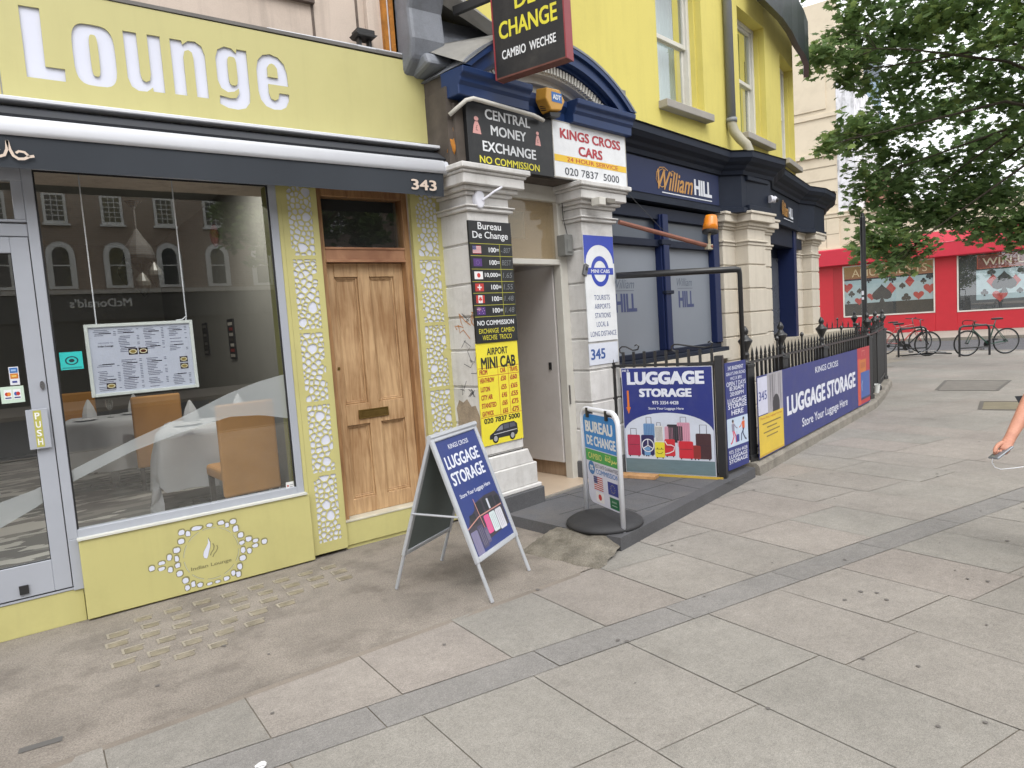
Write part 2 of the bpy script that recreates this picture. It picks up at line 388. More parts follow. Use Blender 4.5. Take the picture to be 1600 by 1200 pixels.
# rough cast apron in front of the restaurant
g = MB(); g.poly([(-12, 3.165, .001), (2.85, 3.165, .001), (3.15, 3.28, .001), (3.2, 4.9, .001), (-12, 4.9, .001)], CONC)
g.poly([(-12, 3.10, .0005), (2.7, 3.13, .0005), (2.74, 3.165, .0005), (-12, 3.165, .0005)], mat('kerb_strip', '#857c72', rough=.9, var=.2, scale=4, fine=.15))
struct('concrete_pavement', g)
# raised dark platform before number 345 with its broken concrete edge
SLATE = mat('dark_paving', (.098, .098, .104), rough=.75, var=.22, scale=2.2, fine=.2, bump=.3, bscale=60, dirt='#77716a', dirtamt=.45, dscale=3)
g = MB(); PT = [(3.20, 3.27), (5.55, 3.79), (5.30, 5.6), (2.95, 5.3), (3.02, 4.40), (3.10, 3.76)]
g.prism(PT, 'z', -.05, .088, SLATE)
g.sweep([(3.19, 3.262), (5.52, 3.775)], [(-.10, .089), (-.10, .094), (.012, .094), (.012, -.03), (-.10, -.03)], mat('platform_kerb', (.075, .075, .08), rough=.7, var=.2, scale=3, fine=.2))
for i in range(5): 
    y = 3.62 + .4 * i
    g.box(3.3, 5.2, y, y + .008, .0885, .0893, mat('platform_joint', (.05, .05, .052), rough=.9))
for i in range(4):
    x = 3.75 + .42 * i
    g.box(x, x + .007, 3.62, 5.0, .0887, .0895, MATS['platform_joint'])
struct('platform_pavement', g)
bm_ = MB(); nx, ny = 26, 22; vs = []; fs = []
RUB = mat('broken_concrete', '#7b756a', rough=.95, var=.35, scale=7, fine=.3, bump=.9, bscale=55, dirt='#4a4438', dirtamt=.7, dscale=9)
for j in range(ny + 1):
    for i in range(nx + 1):
        u, v = i / nx, j / ny
        a = Vector((2.70, 3.74)).lerp(Vector((3.12, 3.78)), u); b = Vector((2.84, 3.10)).lerp(Vector((3.205, 3.26)), u); p = a.lerp(b, v)
        e = min(1, u * 1.5) * min(1, (1 - v) * 3.2 + .25 * u); h = .088 * (e ** .7)
        n_ = noise.noise(Vector((p.x * 9, p.y * 9, 0))) * .018 + noise.noise(Vector((p.x * 26, p.y * 26, 3))) * .012
        vs.append((p.x + n_ * .8, p.y + n_ * 1.2, max(-.004, min(.0905, h + (n_ if u < .97 and h > .004 else 0)))))
for j in range(ny):
    for i in range(nx): o = j * (nx + 1) + i; fs.append((o, o + nx + 1, o + nx + 2, o + 1))
bm_.add(vs, fs, RUB); struct('broken_kerb', bm_, smooth=True)
# pavement beyond the side street
g = MB(); g.prism([(28.55, 40), (28.55, 11), (29.45, 8.7), (29.9, 4), (29.9, -40), (60, -40), (60, 40)], 'z', -.12, .0, mat('far_paving', '#9c9288', rough=.9, var=.1, scale=.8, fine=.1))
g.sweep([(28.5, 40), (28.5, 11), (29.4, 8.7), (29.85, 4), (29.85, -40)], [(0, -.11), (.15, -.11), (.15, .004), (0, .004)], KERB); struct('far_pavement', g)
g = MB(); g.prism([(-60, -13.6), (60, -13.6), (60, -60), (-60, -60)], 'z', -.12, 0.0, MATS['far_paving']); struct('opposite_pavement', g)
# ---- things let into the pavement
PAD = mat('pavement_glass', '#877e6f', rough=.35, var=.4, scale=12, bump=.3, bscale=90)
RIM = mat('pavement_glass_rim', '#9c9485', rough=.8, var=.2, scale=10)
lt = thing('pavement_light', 'rows of small glass blocks cast into the concrete below the restaurant window', 'pavement light', (.95, 4.1, 0))
GT = Matrix.Translation((-.95, -4.1, 0))
for i in range(9):
    for j in range(6):
        x = .27 + .165 * i + (.02 * j if j % 2 else 0); y = 4.50 - .142 * j
        if y < 3.74 + .045 * i - (.1 if i < 3 else 0) or rnd.random() < .1: continue
        if True:
            g = MB(GT.copy()); g2 = MB(GT.copy()); w_, h_ = .088 * rnd.uniform(.85, 1.08), .058 * rnd.uniform(.85, 1.1)
            g.prism(rrect(x - w_ / 2, x + w_ / 2, y - h_ / 2, y + h_ / 2, .012, 2), 'z', 0, .0042, PAD)
            for a, b, c, d in ((x - w_ / 2 - .012, x + w_ / 2 + .012, y + h_ / 2, y + h_ / 2 + .013), (x - w_ / 2 - .012, x - w_ / 2, y - h_ / 2, y + h_ / 2)): g2.box(a, b, c, d, 0, .0062, RIM)
            g2.obj('rim', g.obj('glass_block', lt))
cov = MB(); cov.poly([(-.075, -.012, 0), (.075, -.03, 0), (.08, .012, 0), (-.07, .03, 0)], mat('cover_iron', (.11, .105, .1), rough=.6, var=.2))
cov.frame(-.09, .09, -.001, 0, .0, 0, 0, MATS['cover_iron']) if False else None
o = cov.obj('drain_slot'); o.location = (-.10, 3.355, .004); tag(o, 'small dark iron slot cover in the concrete at the left', 'drain cover')
for nm, pts, col, lab in (('manhole_cover', [(12.54, 4.94), (12.8, 4.19), (14.25, 4.47), (14.02, 5.36)], '#77726b', 'large dark rectangular manhole cover in the paving in front of the bicycles'),
                          ('utility_cover', [(10.61, 3.63), (10.78, 3.20), (11.60, 3.36), (11.39, 3.87)], '#7d7560', 'narrow brownish rusty utility cover nearer than the large manhole cover')):
    c = Vector((sum(p[0] for p in pts) / 4, sum(p[1] for p in pts) / 4, .003)); th = thing(nm, lab, 'manhole cover', c)
    g = MB(); g.poly([(p[0] - c.x, p[1] - c.y, 0) for p in pts], mat(nm + '_in', col, rough=.8, var=.2, scale=5, fine=.2)); g.obj('plate', th)
    g = MB(); g.sweep([(p[0] - c.x, p[1] - c.y) for p in pts + pts[:1]], [(0, 0), (.05, 0), (.05, .003), (0, .003)], mat('cover_rim', '#5d5953', rough=.7), caps=False, closed=True); g.obj('rim', th)
gum = MB(); GD = mat('gum_dark', (.135, .124, .115), rough=.9, var=.1); GW = mat('gum_pale', (.42, .40, .37), rough=.9, var=.1)
GP = [(0.719, 2.911), (0.716, 3.756), (0.871, 3.482), (0.366, 3.546), (1.589, 2.928), (2.045, 3.885), (2.367, 3.139), (2.842, 3.509), (3.609, 1.822), (3.006, 1.275), (2.613, 1.043), (2.264, 1.525), (2.905, 1.465), (3.594, 1.679), (5.514, 3.81), (3.447, 1.828), (5.745, 3.506), (3.65, 1.755), (2.761, 0.94), (5.83, 1.731), (4.987, 1.57), (4.134, 4.771), (3.507, 3.071), (5.11, 3.503), (2.252, 2.349), (4.171, 1.503), (4.204, 1.415), (2.274, 2.309), (6.463, 2.558), (4.014, 2.121), (7.161, 3.898), (8.276, 2.86), (8.672, 2.661), (6.747, 2.599), (6.556, 2.599), (5.466, 3.308)]
for k in range(170):
    if k < len(GP): p = Vector((*GP[k], 0)); r = rnd.uniform(.008, .014); m_ = GD
    else:
        p = Vector((rnd.uniform(0, 14), rnd.uniform(-2.5, 3.1) + 0, 0)); r = rnd.uniform(.003, .009); m_ = GW if rnd.random() < .35 else GD
        if p.x > 5: p.y = rnd.uniform(-2, 3.2 + (p.x - 5) * .22)
        if p.y > 3 and p.x < 5.6: continue
    gum.poly([(p.x + r * rnd.uniform(.7, 1.2) * math.cos(a), p.y + r * rnd.uniform(.7, 1.2) * math.sin(a), .0045) for a in [i * math.pi / 5 for i in range(10)]], m_)
o = gum.obj('chewing_gum_spots'); o['kind'] = 'stuff'; o['label'] = 'old dark and pale chewing gum spots trodden into the paving'; o['category'] = 'gum spots'
tis = MB(); tis.blob((0, 0, .012), (.022, .014, .010), mat('paper_white', '#e9e9ea', rough=.9), amp=.8, seed=3); o = tis.obj('tissue'); o.location = (0.571, 2.564, 0); tag(o, 'crumpled white tissue on the paving at the bottom edge', 'litter')
# ================================================================== RESTAURANT (number 343)
YEL = mat('fascia_yellow', '#c9c285', rough=.42, var=.05, scale=1.0, dirt='#a79f63', dirtamt=.22, dscale=.9, streak=.10, streakcol='#8f8a64')
YEL2 = mat('panel_yellow', '#c9c282', rough=.45, var=.06, scale=1.3, dirt='#a49a66', dirtamt=.3, dscale=2.0, streak=.13, streakcol='#8f8862')
INLAY = mat('opal_acrylic', '#dfe2f2', rough=.35, var=.03)
ALU = mat('grey_aluminium', '#adb1ba', rough=.38, metal=.0, var=.06, scale=3, spec=.6)
GASK = mat('black_gasket', (.012, .012, .013), rough=.6, var=0)
RENDER = mat('cream_render', '#d6c6b8', rough=.9, var=.07, scale=1.2, fine=.05, bump=.15, bscale=40, dirt='#8d7f74', dirtamt=.35, dscale=1.5, streak=.4, streakcol='#7d7068')
GLASS = glass_mat('shop_glass', refl=2.1)
DARKV = mat('awning_cloth', '#343940', rough=.85, var=.06, scale=3)
WHT = mat('white_metal', '#e4e6ec', rough=.35, var=.04, scale=3)
LEAD = mat('lead_sheet', '#80848c', rough=.55, var=.22, scale=2.5, fine=.08, dirt='#4d4f53', dirtamt=.6, dscale=3, bump=.2, bscale=25)
rest = thing('restaurant_building', 'pale yellow fronted restaurant ground floor with glass window and wooden side door', 'restaurant', (.9, 4.75, 0))
RO = Matrix.Translation((-.9, -4.75, 0))
def RB(): return MB(RO.copy())
g = RB()                                                  # upper wall and party walls
g.box(-9, 2.62, 4.90, 5.4, 2.72, 12, RENDER); g.box(2.40, 2.62, 4.84, 4.90, 3.72, 12, RENDER)
g.box(2.62, 2.87, 4.80, 5.4, 2.72, 12, mat('party_wall', '#b9aca0', rough=.9, var=.2, scale=3, dirt='#6a615a', dirtamt=.6))
g.box(1.83, 1.85, 4.80, 5.0, 0, 2.72, MATS['party_wall']); g.box(2.58, 2.87, 4.79, 13, 0, 2.72, MATS['party_wall'])
g.box(-9, -1.0, 4.8, 5.2, 0, 2.72, RENDER)
g.box(-9, 2.4, 4.82, 4.9, 4.9, 5.05, RENDER); g.obj('wall', rest, bevel=.006)
g = RB()
for x in (1.98, 2.33):                                    # render joints with their dark runs
    g.box(x, x + .018, 4.893, 4.90, 3.72, 7, mat('render_crack', '#6b5f57', rough=.9, var=.4, scale=9))
g.box(1.20, 2.0, 4.86, 4.90, 4.02, 4.06, MATS['render_crack'])
g.obj('drip_moulding', rest)
# ---- fascia sign with cut-out letters
def bez(p0, p1, p2, p3, n=5): return [tuple(((1 - t) ** 3 * p0[k] + 3 * (1 - t) ** 2 * t * p1[k] + 3 * (1 - t) * t * t * p2[k] + t ** 3 * p3[k]) for k in (0, 1)) for t in [i / n for i in range(1, n + 1)]]
def sup(cx, cz, rx, rz, e=.55, n=28, a0=0, a1=2 * math.pi):
    o = []
    for i in range(n):
        a = a0 + (a1 - a0) * i / n; c, s_ = math.cos(a), math.sin(a)
        o.append((cx + rx * math.copysign(abs(c) ** e, c), cz + rz * math.copysign(abs(s_) ** e, s_)))
    return o
def lettering():
    H = []
    H.append([(.206, 3.186), (.392, 3.186), (.394, 3.258), (.300, 3.258), (.303, 3.58), (.206, 3.578)])                     # L
    H.append(sup(.553, 3.362, .110, .178)); H.append(sup(.553, 3.362, .022, .120, .5))                                     # o
    b = [(.715, 3.537), (.788, 3.538), (.788, 3.30)] + [(.795, 3.262), (.815, 3.25), (.838, 3.262), (.846, 3.30)] + [(.846, 3.540), (.918, 3.541), (.918, 3.197), (.852, 3.197), (.850, 3.222), (.815, 3.192), (.768, 3.190), (.733, 3.212), (.716, 3.262)]
    H.append(b)                                                                                                            # u
    n_ = [(.974, 3.200), (1.046, 3.200), (1.046, 3.440), (1.056, 3.478), (1.078, 3.488), (1.098, 3.476), (1.104, 3.440), (1.104, 3.200), (1.176, 3.200), (1.176, 3.470), (1.160, 3.525), (1.124, 3.548), (1.082, 3.545), (1.046, 3.516), (1.042, 3.541), (.974, 3.541)]
    H.append(n_)                                                                                                           # n
    gx = [(1.442, 3.546), (1.378, 3.546), (1.374, 3.520), (1.345, 3.546), (1.300, 3.550), (1.258, 3.525), (1.240, 3.470), (1.240, 3.330), (1.258, 3.280), (1.298, 3.258), (1.340, 3.268), (1.370, 3.292), (1.370, 3.262), (1.350, 3.228), (1.312, 3.222), (1.245, 3.232), (1.240, 3.178), (1.290, 3.156), (1.352, 3.152), (1.405, 3.168), (1.436, 3.210), (1.442, 3.270)]
    H.append(gx); H.append(sup(1.341, 3.400, .028, .092, .5))                                                              # g
    e_ = [(1.640, 3.300), (1.706, 3.300), (1.704, 3.258), (1.680, 3.210), (1.640, 3.188), (1.592, 3.184), (1.542, 3.200), (1.510, 3.240), (1.498, 3.300), (1.498, 3.440), (1.512, 3.500), (1.548, 3.540), (1.598, 3.553), (1.650, 3.540), (1.690, 3.500), (1.706, 3.440), (1.708, 3.352), (1.570, 3.352), (1.570, 3.290), (1.580, 3.258), (1.606, 3.246), (1.630, 3.260)]
    H.append(e_); H.append([(1.570, 3.400), (1.640, 3.400), (1.638, 3.462), (1.622, 3.486), (1.604, 3.492), (1.586, 3.484), (1.573, 3.462)])
    # an earlier word runs off to the left (only its edge could be seen)
    return H
fas = thing('fascia_sign', 'wide yellow fascia board with cut-out white letters Lounge over the restaurant window', 'shop sign', (1.2, 4.75, 3.38))
FO = Matrix.Translation((-1.2, -4.75, -3.38))
g = MB(FO.copy()); cut_panel(g, [(.085, 3.062), (2.862, 3.075), (2.862, 3.688), (.085, 3.70)], lettering(), 4.750, 4.760, YEL)
g.box(-4, .079, 4.750, 4.760, 3.060, 3.70, YEL); g.obj('board', fas)
g = MB(FO.copy()); g.box(-4, 2.858, 4.764, 4.77, 3.06, 3.68, INLAY); g.obj('letter_backing', fas)
g = MB(FO.copy()); g.box(-4, 2.862, 4.772, 4.90, 3.05, 3.66, mat('fascia_box', '#8f8b78', rough=.7)); g.obj('box', fas)
g = MB(FO.copy()); g.box(-4, 2.85, 4.744, 4.905, 3.702, 3.724, mat('fascia_cap', '#6d6a66', rough=.6, var=.2, scale=4)); g.obj('top_flashing', fas)
g = MB(FO.copy()); g.tube([(1.6, 4.765, 3.73), (2.3, 4.76, 3.735), (2.78, 4.75, 3.732), (2.855, 4.744, 3.70), (2.866, 4.742, 3.62), (2.864, 4.745, 3.45)], .006, WHT, 6); g.obj('cable', fas)
lamp = thing('floodlight', 'small dark floodlight standing on top of the yellow fascia', 'floodlight', (2.33, 4.79, 3.725))
g = MB(); g.box(-.07, .07, -.05, .06, .10, .135, mat('black_plastic', (.02, .02, .021), rough=.5)); g.prism([(-.09, .10), (.09, .10), (.065, .078), (-.065, .078)], 'y', -.06, .07, MATS['black_plastic']); g.obj('lamp_head', lamp, bevel=.004)
g = MB(); g.box(-.05, -.03, -.02, .03, 0, .08, MATS['black_plastic']); g.box(.03, .05, -.02, .03, 0, .08, MATS['black_plastic']); g.box(-.07, .07, -.04, .05, 0, .012, WHT); g.obj('bracket', lamp)
# ---- awning
awn = thing('awning', 'rolled-in awning with white bars and a dark grey valance numbered 343', 'awning', (1.2, 4.7, 2.6)); AO = Matrix.Translation((-1.2, -4.7, -2.6))
g = MB(AO.copy()); g.box(-4, 2.86, 4.575, 4.748, 2.994, 3.018, WHT); g.obj('cover_bar', awn, bevel=.005)
g = MB(AO.copy()); g.prism([(4.50, 2.90), (4.62, 2.975), (4.748, 2.985), (4.748, 2.80), (4.60, 2.78)], 'x', -4, 2.80, mat('awning_roll', (.035, .038, .045), rough=.75)); g.obj('rolled_cloth', awn)
g = MB(AO.copy()); g.prism([(4.452, 2.776), (4.445, 2.80), (4.447, 2.845), (4.462, 2.872), (4.50, 2.872), (4.53, 2.84), (4.53, 2.776)], 'x', -4, 2.742, WHT); g.obj('front_bar', awn, smooth=.6)
g = MB(AO.copy()); g.prism(sup(4.488, 2.822, .045, .05, .8, 14), 'x', 2.742, 2.775, mat('grey_plastic', '#c9ccd3', rough=.4)); g.box(2.70, 2.735, 4.55, 4.72, 2.80, 2.86, MATS['grey_plastic']); g.obj('end_cap', awn)
g = MB(AO.copy()); xs = [-4 + (6.732) * i / 60 for i in range(61)]
vs = []; fs = []
for i, x in enumerate(xs):
    for k, z in enumerate((2.778, 2.70, 2.606)): vs.append((x, 4.462 + .004 * k * math.sin(x * 5.1) * (1 if k else 0) + .002 * k * math.sin(x * 17), z + (.002 * math.sin(x * 9) if k == 2 else 0)))
for i in range(60):
    for k in range(2): o = i * 3 + k; fs.append((o, o + 1, o + 4, o + 3))
g.add(vs, fs, DARKV); va = g.obj('valance', awn, smooth=True)
g = MB(AO.copy()); BEI = P('#e0cdbd'); g.text('343', 2.448, 2.660, 2.640, 2.716, 4.452, BEI, bold=.03)
for pts, wd in (([(.181, 2.673), (.158, 2.668), (.135, 2.655), (.11, 2.653), (.09, 2.668), (.078, 2.70), (.070, 2.745)], .014), ([(.070, 2.745), (.066, 2.70), (.052, 2.668), (.02, 2.655), (-.02, 2.66), (-.06, 2.668)], .014), ([(.158, 2.668), (.14, 2.69), (.115, 2.693), (.102, 2.682)], .012), ([(.03, 2.69), (.02, 2.715), (-.01, 2.735), (-.05, 2.74)], .014), ([(-.06, 2.668), (-.10, 2.69), (-.11, 2.74)], .014)):
    g.stroke(pts, wd, 4.4525, BEI)
g.obj('lettering', awn)
# ---- window, stall riser, shop door
g = RB(); g.frame(.118, 1.545, .508, 2.72, .052, 4.742, 4.80, ALU); g.box(-1.2, .118, 4.745, 4.80, 2.60, 2.72, ALU)
g.box(.118, 1.545, 4.742, 4.80, .2, .508, ALU); g.box(1.545, 1.578, 4.748, 4.82, .03, 2.72, YEL2); g.obj('window_frame', rest, bevel=.003)
g = RB(); g.frame(.170, 1.493, .516, 2.668, .010, 4.752, 4.762, GASK); g.obj('gasket', rest)
g = RB(); g.poly([(.172, 4.768, .518), (1.491, 4.768, .518), (1.491, 4.768, 2.70), (.172, 4.768, 2.70)], GLASS); g.obj('window_glass', rest)
VIN = mat('frosted_vinyl', '#c3c9cb', rough=.5, var=.03)
def vinyl(key, fac):
    m = bpy.data.materials.new(key); m.use_nodes = True; t = m.node_tree; t.nodes.clear(); o_ = NN(t, 'ShaderNodeOutputMaterial'); a = NN(t, 'ShaderNodeBsdfTransparent'); d = NN(t, 'ShaderNodeBsdfDiffuse'); d.inputs[0].default_value = lin('#cfd5d6'); x = NN(t, 'ShaderNodeMixShader'); x.inputs[0].default_value = fac
    t.links.new(a.outputs[0], x.inputs[1]); t.links.new(d.outputs[0], x.inputs[2]); t.links.new(x.outputs[0], o_.inputs[0]); MATS[key] = m; return m
VN = vinyl('frost_strip', .42)
g = RB()                                                  # frosted swoosh across window and door
up = [(-.8, .62), (-.4, .74), (.0, .84), (.172, .915), (.5, 1.045), (.8, 1.15), (1.1, 1.27), (1.3, 1.33), (1.491, 1.365)]; lo = [(-.8, .42), (-.4, .55), (.0, .74), (.172, .845), (.5, .975), (.8, 1.055), (1.1, 1.115), (1.3, 1.10), (1.491, 1.05)]
def band(x0, x1):
    xs = [x0 + (x1 - x0) * i / 24 for i in range(25)]
    def it(c, x):
        for (a, b), (c2, d) in zip(c, c[1:]):
            if a <= x <= c2: return b + (d - b) * (x - a) / (c2 - a)
        return c[-1][1]
    return [(x, it(lo, x)) for x in xs] + [(x, it(up, x)) for x in reversed(xs)]
g.shape(band(.174, 1.489), 4.7655, VN); g.obj('frosted_strip', rest)
g = RB(); g.box(.168, 1.568, 4.712, 4.74, .012, .498, YEL2); g.box(.175, 1.56, 4.74, 4.76, .0, .5, YEL2)
g2 = RB(); cut = [(0.721, 0.418, 0.022, 0.022), (0.757, 0.401, 0.017, 0.022), (0.713, 0.361, 0.024, 0.022), (0.681, 0.31, 0.024, 0.023), (0.635, 0.275, 0.018, 0.024), (0.676, 0.256, 0.016, 0.025), (0.677, 0.211, 0.02, 0.019), (0.634, 0.195, 0.018, 0.022), (0.684, 0.155, 0.022, 0.023), (0.714, 0.102, 0.023, 0.023), (0.719, 0.05, 0.018, 0.022), (0.756, 0.065, 0.016, 0.023), (0.795, 0.048, 0.021, 0.018), (0.589, 0.251, 0.023, 0.015), (0.585, 0.214, 0.024, 0.014), (0.53, 0.231, 0.02, 0.022), (0.812, 0.424, 0.04, 0.017), (0.89, 0.426, 0.023, 0.014), (0.961, 0.426, 0.026, 0.018), (0.998, 0.403, 0.016, 0.02), (1.037, 0.417, 0.024, 0.021), (1.049, 0.365, 0.022, 0.026), (1.076, 0.314, 0.024, 0.022), (1.125, 0.276, 0.024, 0.022), (1.168, 0.254, 0.024, 0.015), (1.164, 0.219, 0.025, 0.016), (1.225, 0.233, 0.022, 0.023), (1.079, 0.261, 0.021, 0.017), (1.082, 0.21, 0.017, 0.026), (1.122, 0.194, 0.019, 0.023), (1.074, 0.156, 0.026, 0.022), (1.05, 0.104, 0.02, 0.026), (1.006, 0.069, 0.018, 0.022), (1.037, 0.054, 0.021, 0.024), (0.96, 0.044, 0.023, 0.017), (0.903, 0.039, 0.021, 0.011), (0.853, 0.039, 0.022, 0.01)]
EDGE = mat('cut_shade_ink', '#8f8a5e', rough=.6, var=.1)  # olive emblem lines; offset rims imitate shade inside cut-outs, the panel is flat
for cx, cz, rx, rz in cut:
    r2 = random.Random(cx * 99 + cz * 7); pts = sup(cx, cz, rx * .76, rz * .76, .75, 12); pts = [(a + r2.uniform(-.0025, .0025), b + r2.uniform(-.0025, .0025)) for a, b in pts]
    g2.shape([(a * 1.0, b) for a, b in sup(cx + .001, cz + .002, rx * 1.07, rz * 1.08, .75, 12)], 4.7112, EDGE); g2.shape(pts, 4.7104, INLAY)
for k in range(10):
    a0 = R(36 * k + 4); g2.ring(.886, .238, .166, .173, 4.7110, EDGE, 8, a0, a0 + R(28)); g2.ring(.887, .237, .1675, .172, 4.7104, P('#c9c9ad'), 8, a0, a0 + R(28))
fl = [(.874, .350), (.886, .315), (.884, .288), (.872, .255), (.862, .222), (.853, .207), (.836, .214), (.831, .235), (.838, .262), (.856, .288), (.872, .315)]
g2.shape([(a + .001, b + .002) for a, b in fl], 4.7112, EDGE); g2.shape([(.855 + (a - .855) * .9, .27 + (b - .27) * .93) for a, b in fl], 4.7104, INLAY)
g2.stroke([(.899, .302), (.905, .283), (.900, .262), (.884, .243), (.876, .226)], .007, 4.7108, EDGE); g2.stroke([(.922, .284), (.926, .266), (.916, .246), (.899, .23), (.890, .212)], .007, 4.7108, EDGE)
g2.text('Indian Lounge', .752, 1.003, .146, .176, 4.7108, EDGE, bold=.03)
sr = g.obj('stall_riser', rest, bevel=.004); g2.obj('emblem', sr)
g = RB(); g.box(.162, 1.55, 4.700, 4.745, .499, .512, mat('sill_white', '#d8d8cf', rough=.5)); g.obj('window_sill', rest)
g = RB(); g.box(-3, .166, 4.755, 4.80, .0, .205, YEL2); g.box(-3, .14, 4.748, 4.80, .205, .222, ALU); g.obj('door_step', rest, bevel=.003)
dr = None
g = RB(); g.frame(-.95, .115, .225, 2.285, .088, 4.748, 4.79, ALU, wb=.19, wt=.09); dr = g.obj('entrance_door', rest, bevel=.003)
g = RB(); g.box(-1.05, .117, 4.75, 4.80, 2.29, 2.36, ALU); g.box(-1.05, .118, 4.76, 4.79, 2.36, 2.60, ALU) if False else g.box(-1.05, .118, 4.75, 4.80, 2.37, 2.385, ALU); g.box(.064, .118, 4.748, 4.80, 2.385, 2.62, ALU); g.obj('door_transom', rest, bevel=.003)
g = RB(); g.rect(-.862, .027, .415, 2.195, 4.765, GLASS); g.obj('door_glass', dr)
g = RB(); g.rect(-1.0, .062, 2.386, 2.60, 4.765, GLASS); g.obj('transom_glass', rest)
g = RB(); g.shape([(x, z) for x, z in band(-.86, .026)], 4.7625, VN); g.obj('frosted_strip', dr)
g = RB(); g.frame(-.866, .031, .411, 2.199, .008, 4.752, 4.764, GASK); g.obj('gasket', dr)
g = RB(); g.box(.113, .117, 4.746, 4.75, .225, 2.285, GASK); g.box(-.9, .117, 4.7465, 4.75, .2215, .2255, GASK); g.obj('door_gap', rest)
g = RB(); g.box(-.004, .100, 4.722, 4.730, 1.075, 1.305, ALU); g.box(.02, .03, 4.728, 4.75, 1.1, 1.12, ALU); g.box(.06, .07, 4.728, 4.75, 1.26, 1.28, ALU); hd = g.obj('push_plate', dr, bevel=.002)
g = RB(); g.rect(.030, .068, 1.085, 1.297, 4.7215, P('#b9b55a'))
for i, c in enumerate('PUSH'): g.text(c, .037, .061, 1.247 - .05 * i, 1.285 - .05 * i, 4.7208, P('#f2f2ee'), bold=.03)
g.obj('lettering', hd)
g = RB(); g.prism(sup(.092, 1.438, .012, .026, 1, 14), 'y', 4.738, 4.75, mat('chrome', '#b5b5b8', rough=.25, metal=.9, var=0)); g.obj('lock', dr)
g = RB(); g.box(-.14, -.095, 4.735, 4.75, .25, .30, MATS['black_plastic']); g.obj('door_stop', dr)
g = RB(); g.box(-.05, .095, 4.742, 4.75, .5, .5001, ALU) if False else None
# ---- pierced pilasters with opal backing
def clip(poly, a, b, c):
    out = []
    for i in range(len(poly)):
        p, q = poly[i], poly[(i + 1) % len(poly)]; dp = a * p[0] + b * p[1] - c; dq = a * q[0] + b * q[1] - c
        if dp <= 0: out.append(p)
        if (dp < 0 < dq) or (dq < 0 < dp): t = dp / (dp - dq); out.append((p[0] + (q[0] - p[0]) * t, p[1] + (q[1] - p[1]) * t))
    return out
def cells(x0, x1, z0, z1, seed, d=.038):
    r2 = random.Random(seed); pts = []
    for _ in range(4000):
        p = (r2.uniform(x0, x1), r2.uniform(z0, z1)); dd = d * r2.choice([.72, 1.0, 1.0, 1.75])
        if all((p[0] - q[0]) ** 2 + (p[1] - q[1]) ** 2 > ((dd + q[2]) / 2) ** 2 for q in pts): pts.append((*p, dd))
    out = []
    for p in pts:
        pl = [(x0, z0), (x1, z0), (x1, z1), (x0, z1)]
        for q in pts:
            if q is p or (q[0] - p[0]) ** 2 + (q[1] - p[1]) ** 2 > .02: continue
            nx_, nz_ = q[0] - p[0], q[1] - p[1]; wq = .5 + .16 * (p[2] - q[2]) / d; wq = max(.3, min(.7, wq)); mx_, mz_ = p[0] + nx_ * wq, p[1] + nz_ * wq
            pl = clip(pl, nx_, nz_, nx_ * mx_ + nz_ * mz_)
            if len(pl) < 3: break
        if len(pl) < 3: continue
        cx = sum(a for a, b in pl) / len(pl); cz = sum(b for a, b in pl) / len(pl)
        rad = sum(math.hypot(a - cx, b - cz) for a, b in pl) / len(pl)
        full = list(pl)
        if rad < .010: out.append((full, None)); continue
        k = max(.2, 1 - .0052 / rad); pl = [(cx + (a - cx) * k, cz + (b - cz) * k) for a, b in pl]
        ch = []
        for i in range(len(pl)):
            a, b = pl[i], pl[(i + 1) % len(pl)]; ch += [(a[0] * .78 + b[0] * .22, a[1] * .78 + b[1] * .22), (a[0] * .22 + b[0] * .78, a[1] * .22 + b[1] * .78)]
        edge = min(abs(cx - x0), abs(x1 - cx)) < .022
        out.append((full, None if edge and r2.random() < .16 else ch))
    return out
def pilaster(x0, x1, z0, seed, name='pierced_pilaster'):
    g = RB(); holes = []; zt = 2.705; mx = .04
    n = 5; hh = (zt - z0 - .07) / n
    a, b = x0 + mx, x1 - mx; zl = z0
    def ring(full, ch):
        m_ = len(full)
        if ch is None: g.shape(full, 4.750, YEL2); return
        q = [(p[0], 4.750, p[1]) for p in full] + [(p[0], 4.750, p[1]) for p in ch] + [(p[0], 4.756, p[1]) for p in ch]
        f_ = []
        for i in range(m_):
            j = (i + 1) % m_; f_.append((i, j, m_ + 2 * i + 1, m_ + 2 * i)); f_.append((j, m_ + 2 * j, m_ + 2 * i + 1))
        for i in range(2 * m_): f_.append((m_ + i, m_ + (i + 1) % (2 * m_), 3 * m_ + (i + 1) % (2 * m_), 3 * m_ + i))
        g.add(q, f_, YEL2)
    g.rect(x0, a, z0, zt, 4.750, YEL2); g.rect(b, x1, z0, zt, 4.750, YEL2)
    for i in range(n):
        za, zb = z0 + .075 + hh * i, z0 + .075 + hh * (i + 1) - .022
        for full, ch in cells(a, b, za, zb, seed + i): ring(full, ch)
        g.rect(a, b, zl, za, 4.750, YEL2); zl = zb
    g.rect(a, b, zl, zt, 4.750, YEL2); p = g.obj(name, rest)
    g = RB(); g.rect(x0 + .01, x1 - .01, z0 + .02, zt - .02, 4.757, INLAY); g.obj('opal_panel', p)
    g = RB(); g.box(x0, x0 + .012, 4.7545, 4.86, z0, zt, YEL2); g.box(x1 - .012, x1, 4.7545, 4.86, z0, zt, YEL2); g.box(x0, x1, 4.84, 4.86, .0, zt, YEL2); g.obj('returns', p)
pilaster(1.578, 1.834, .028, 11); pilaster(2.588, 2.862, .02, 31)
g = RB(); g.box(2.862, 2.878, 4.745, 4.80, .0, 2.72, mat('edge_trim', '#d9d6cc', rough=.6, var=.15, scale=6)); g.obj('edge_trim', rest)
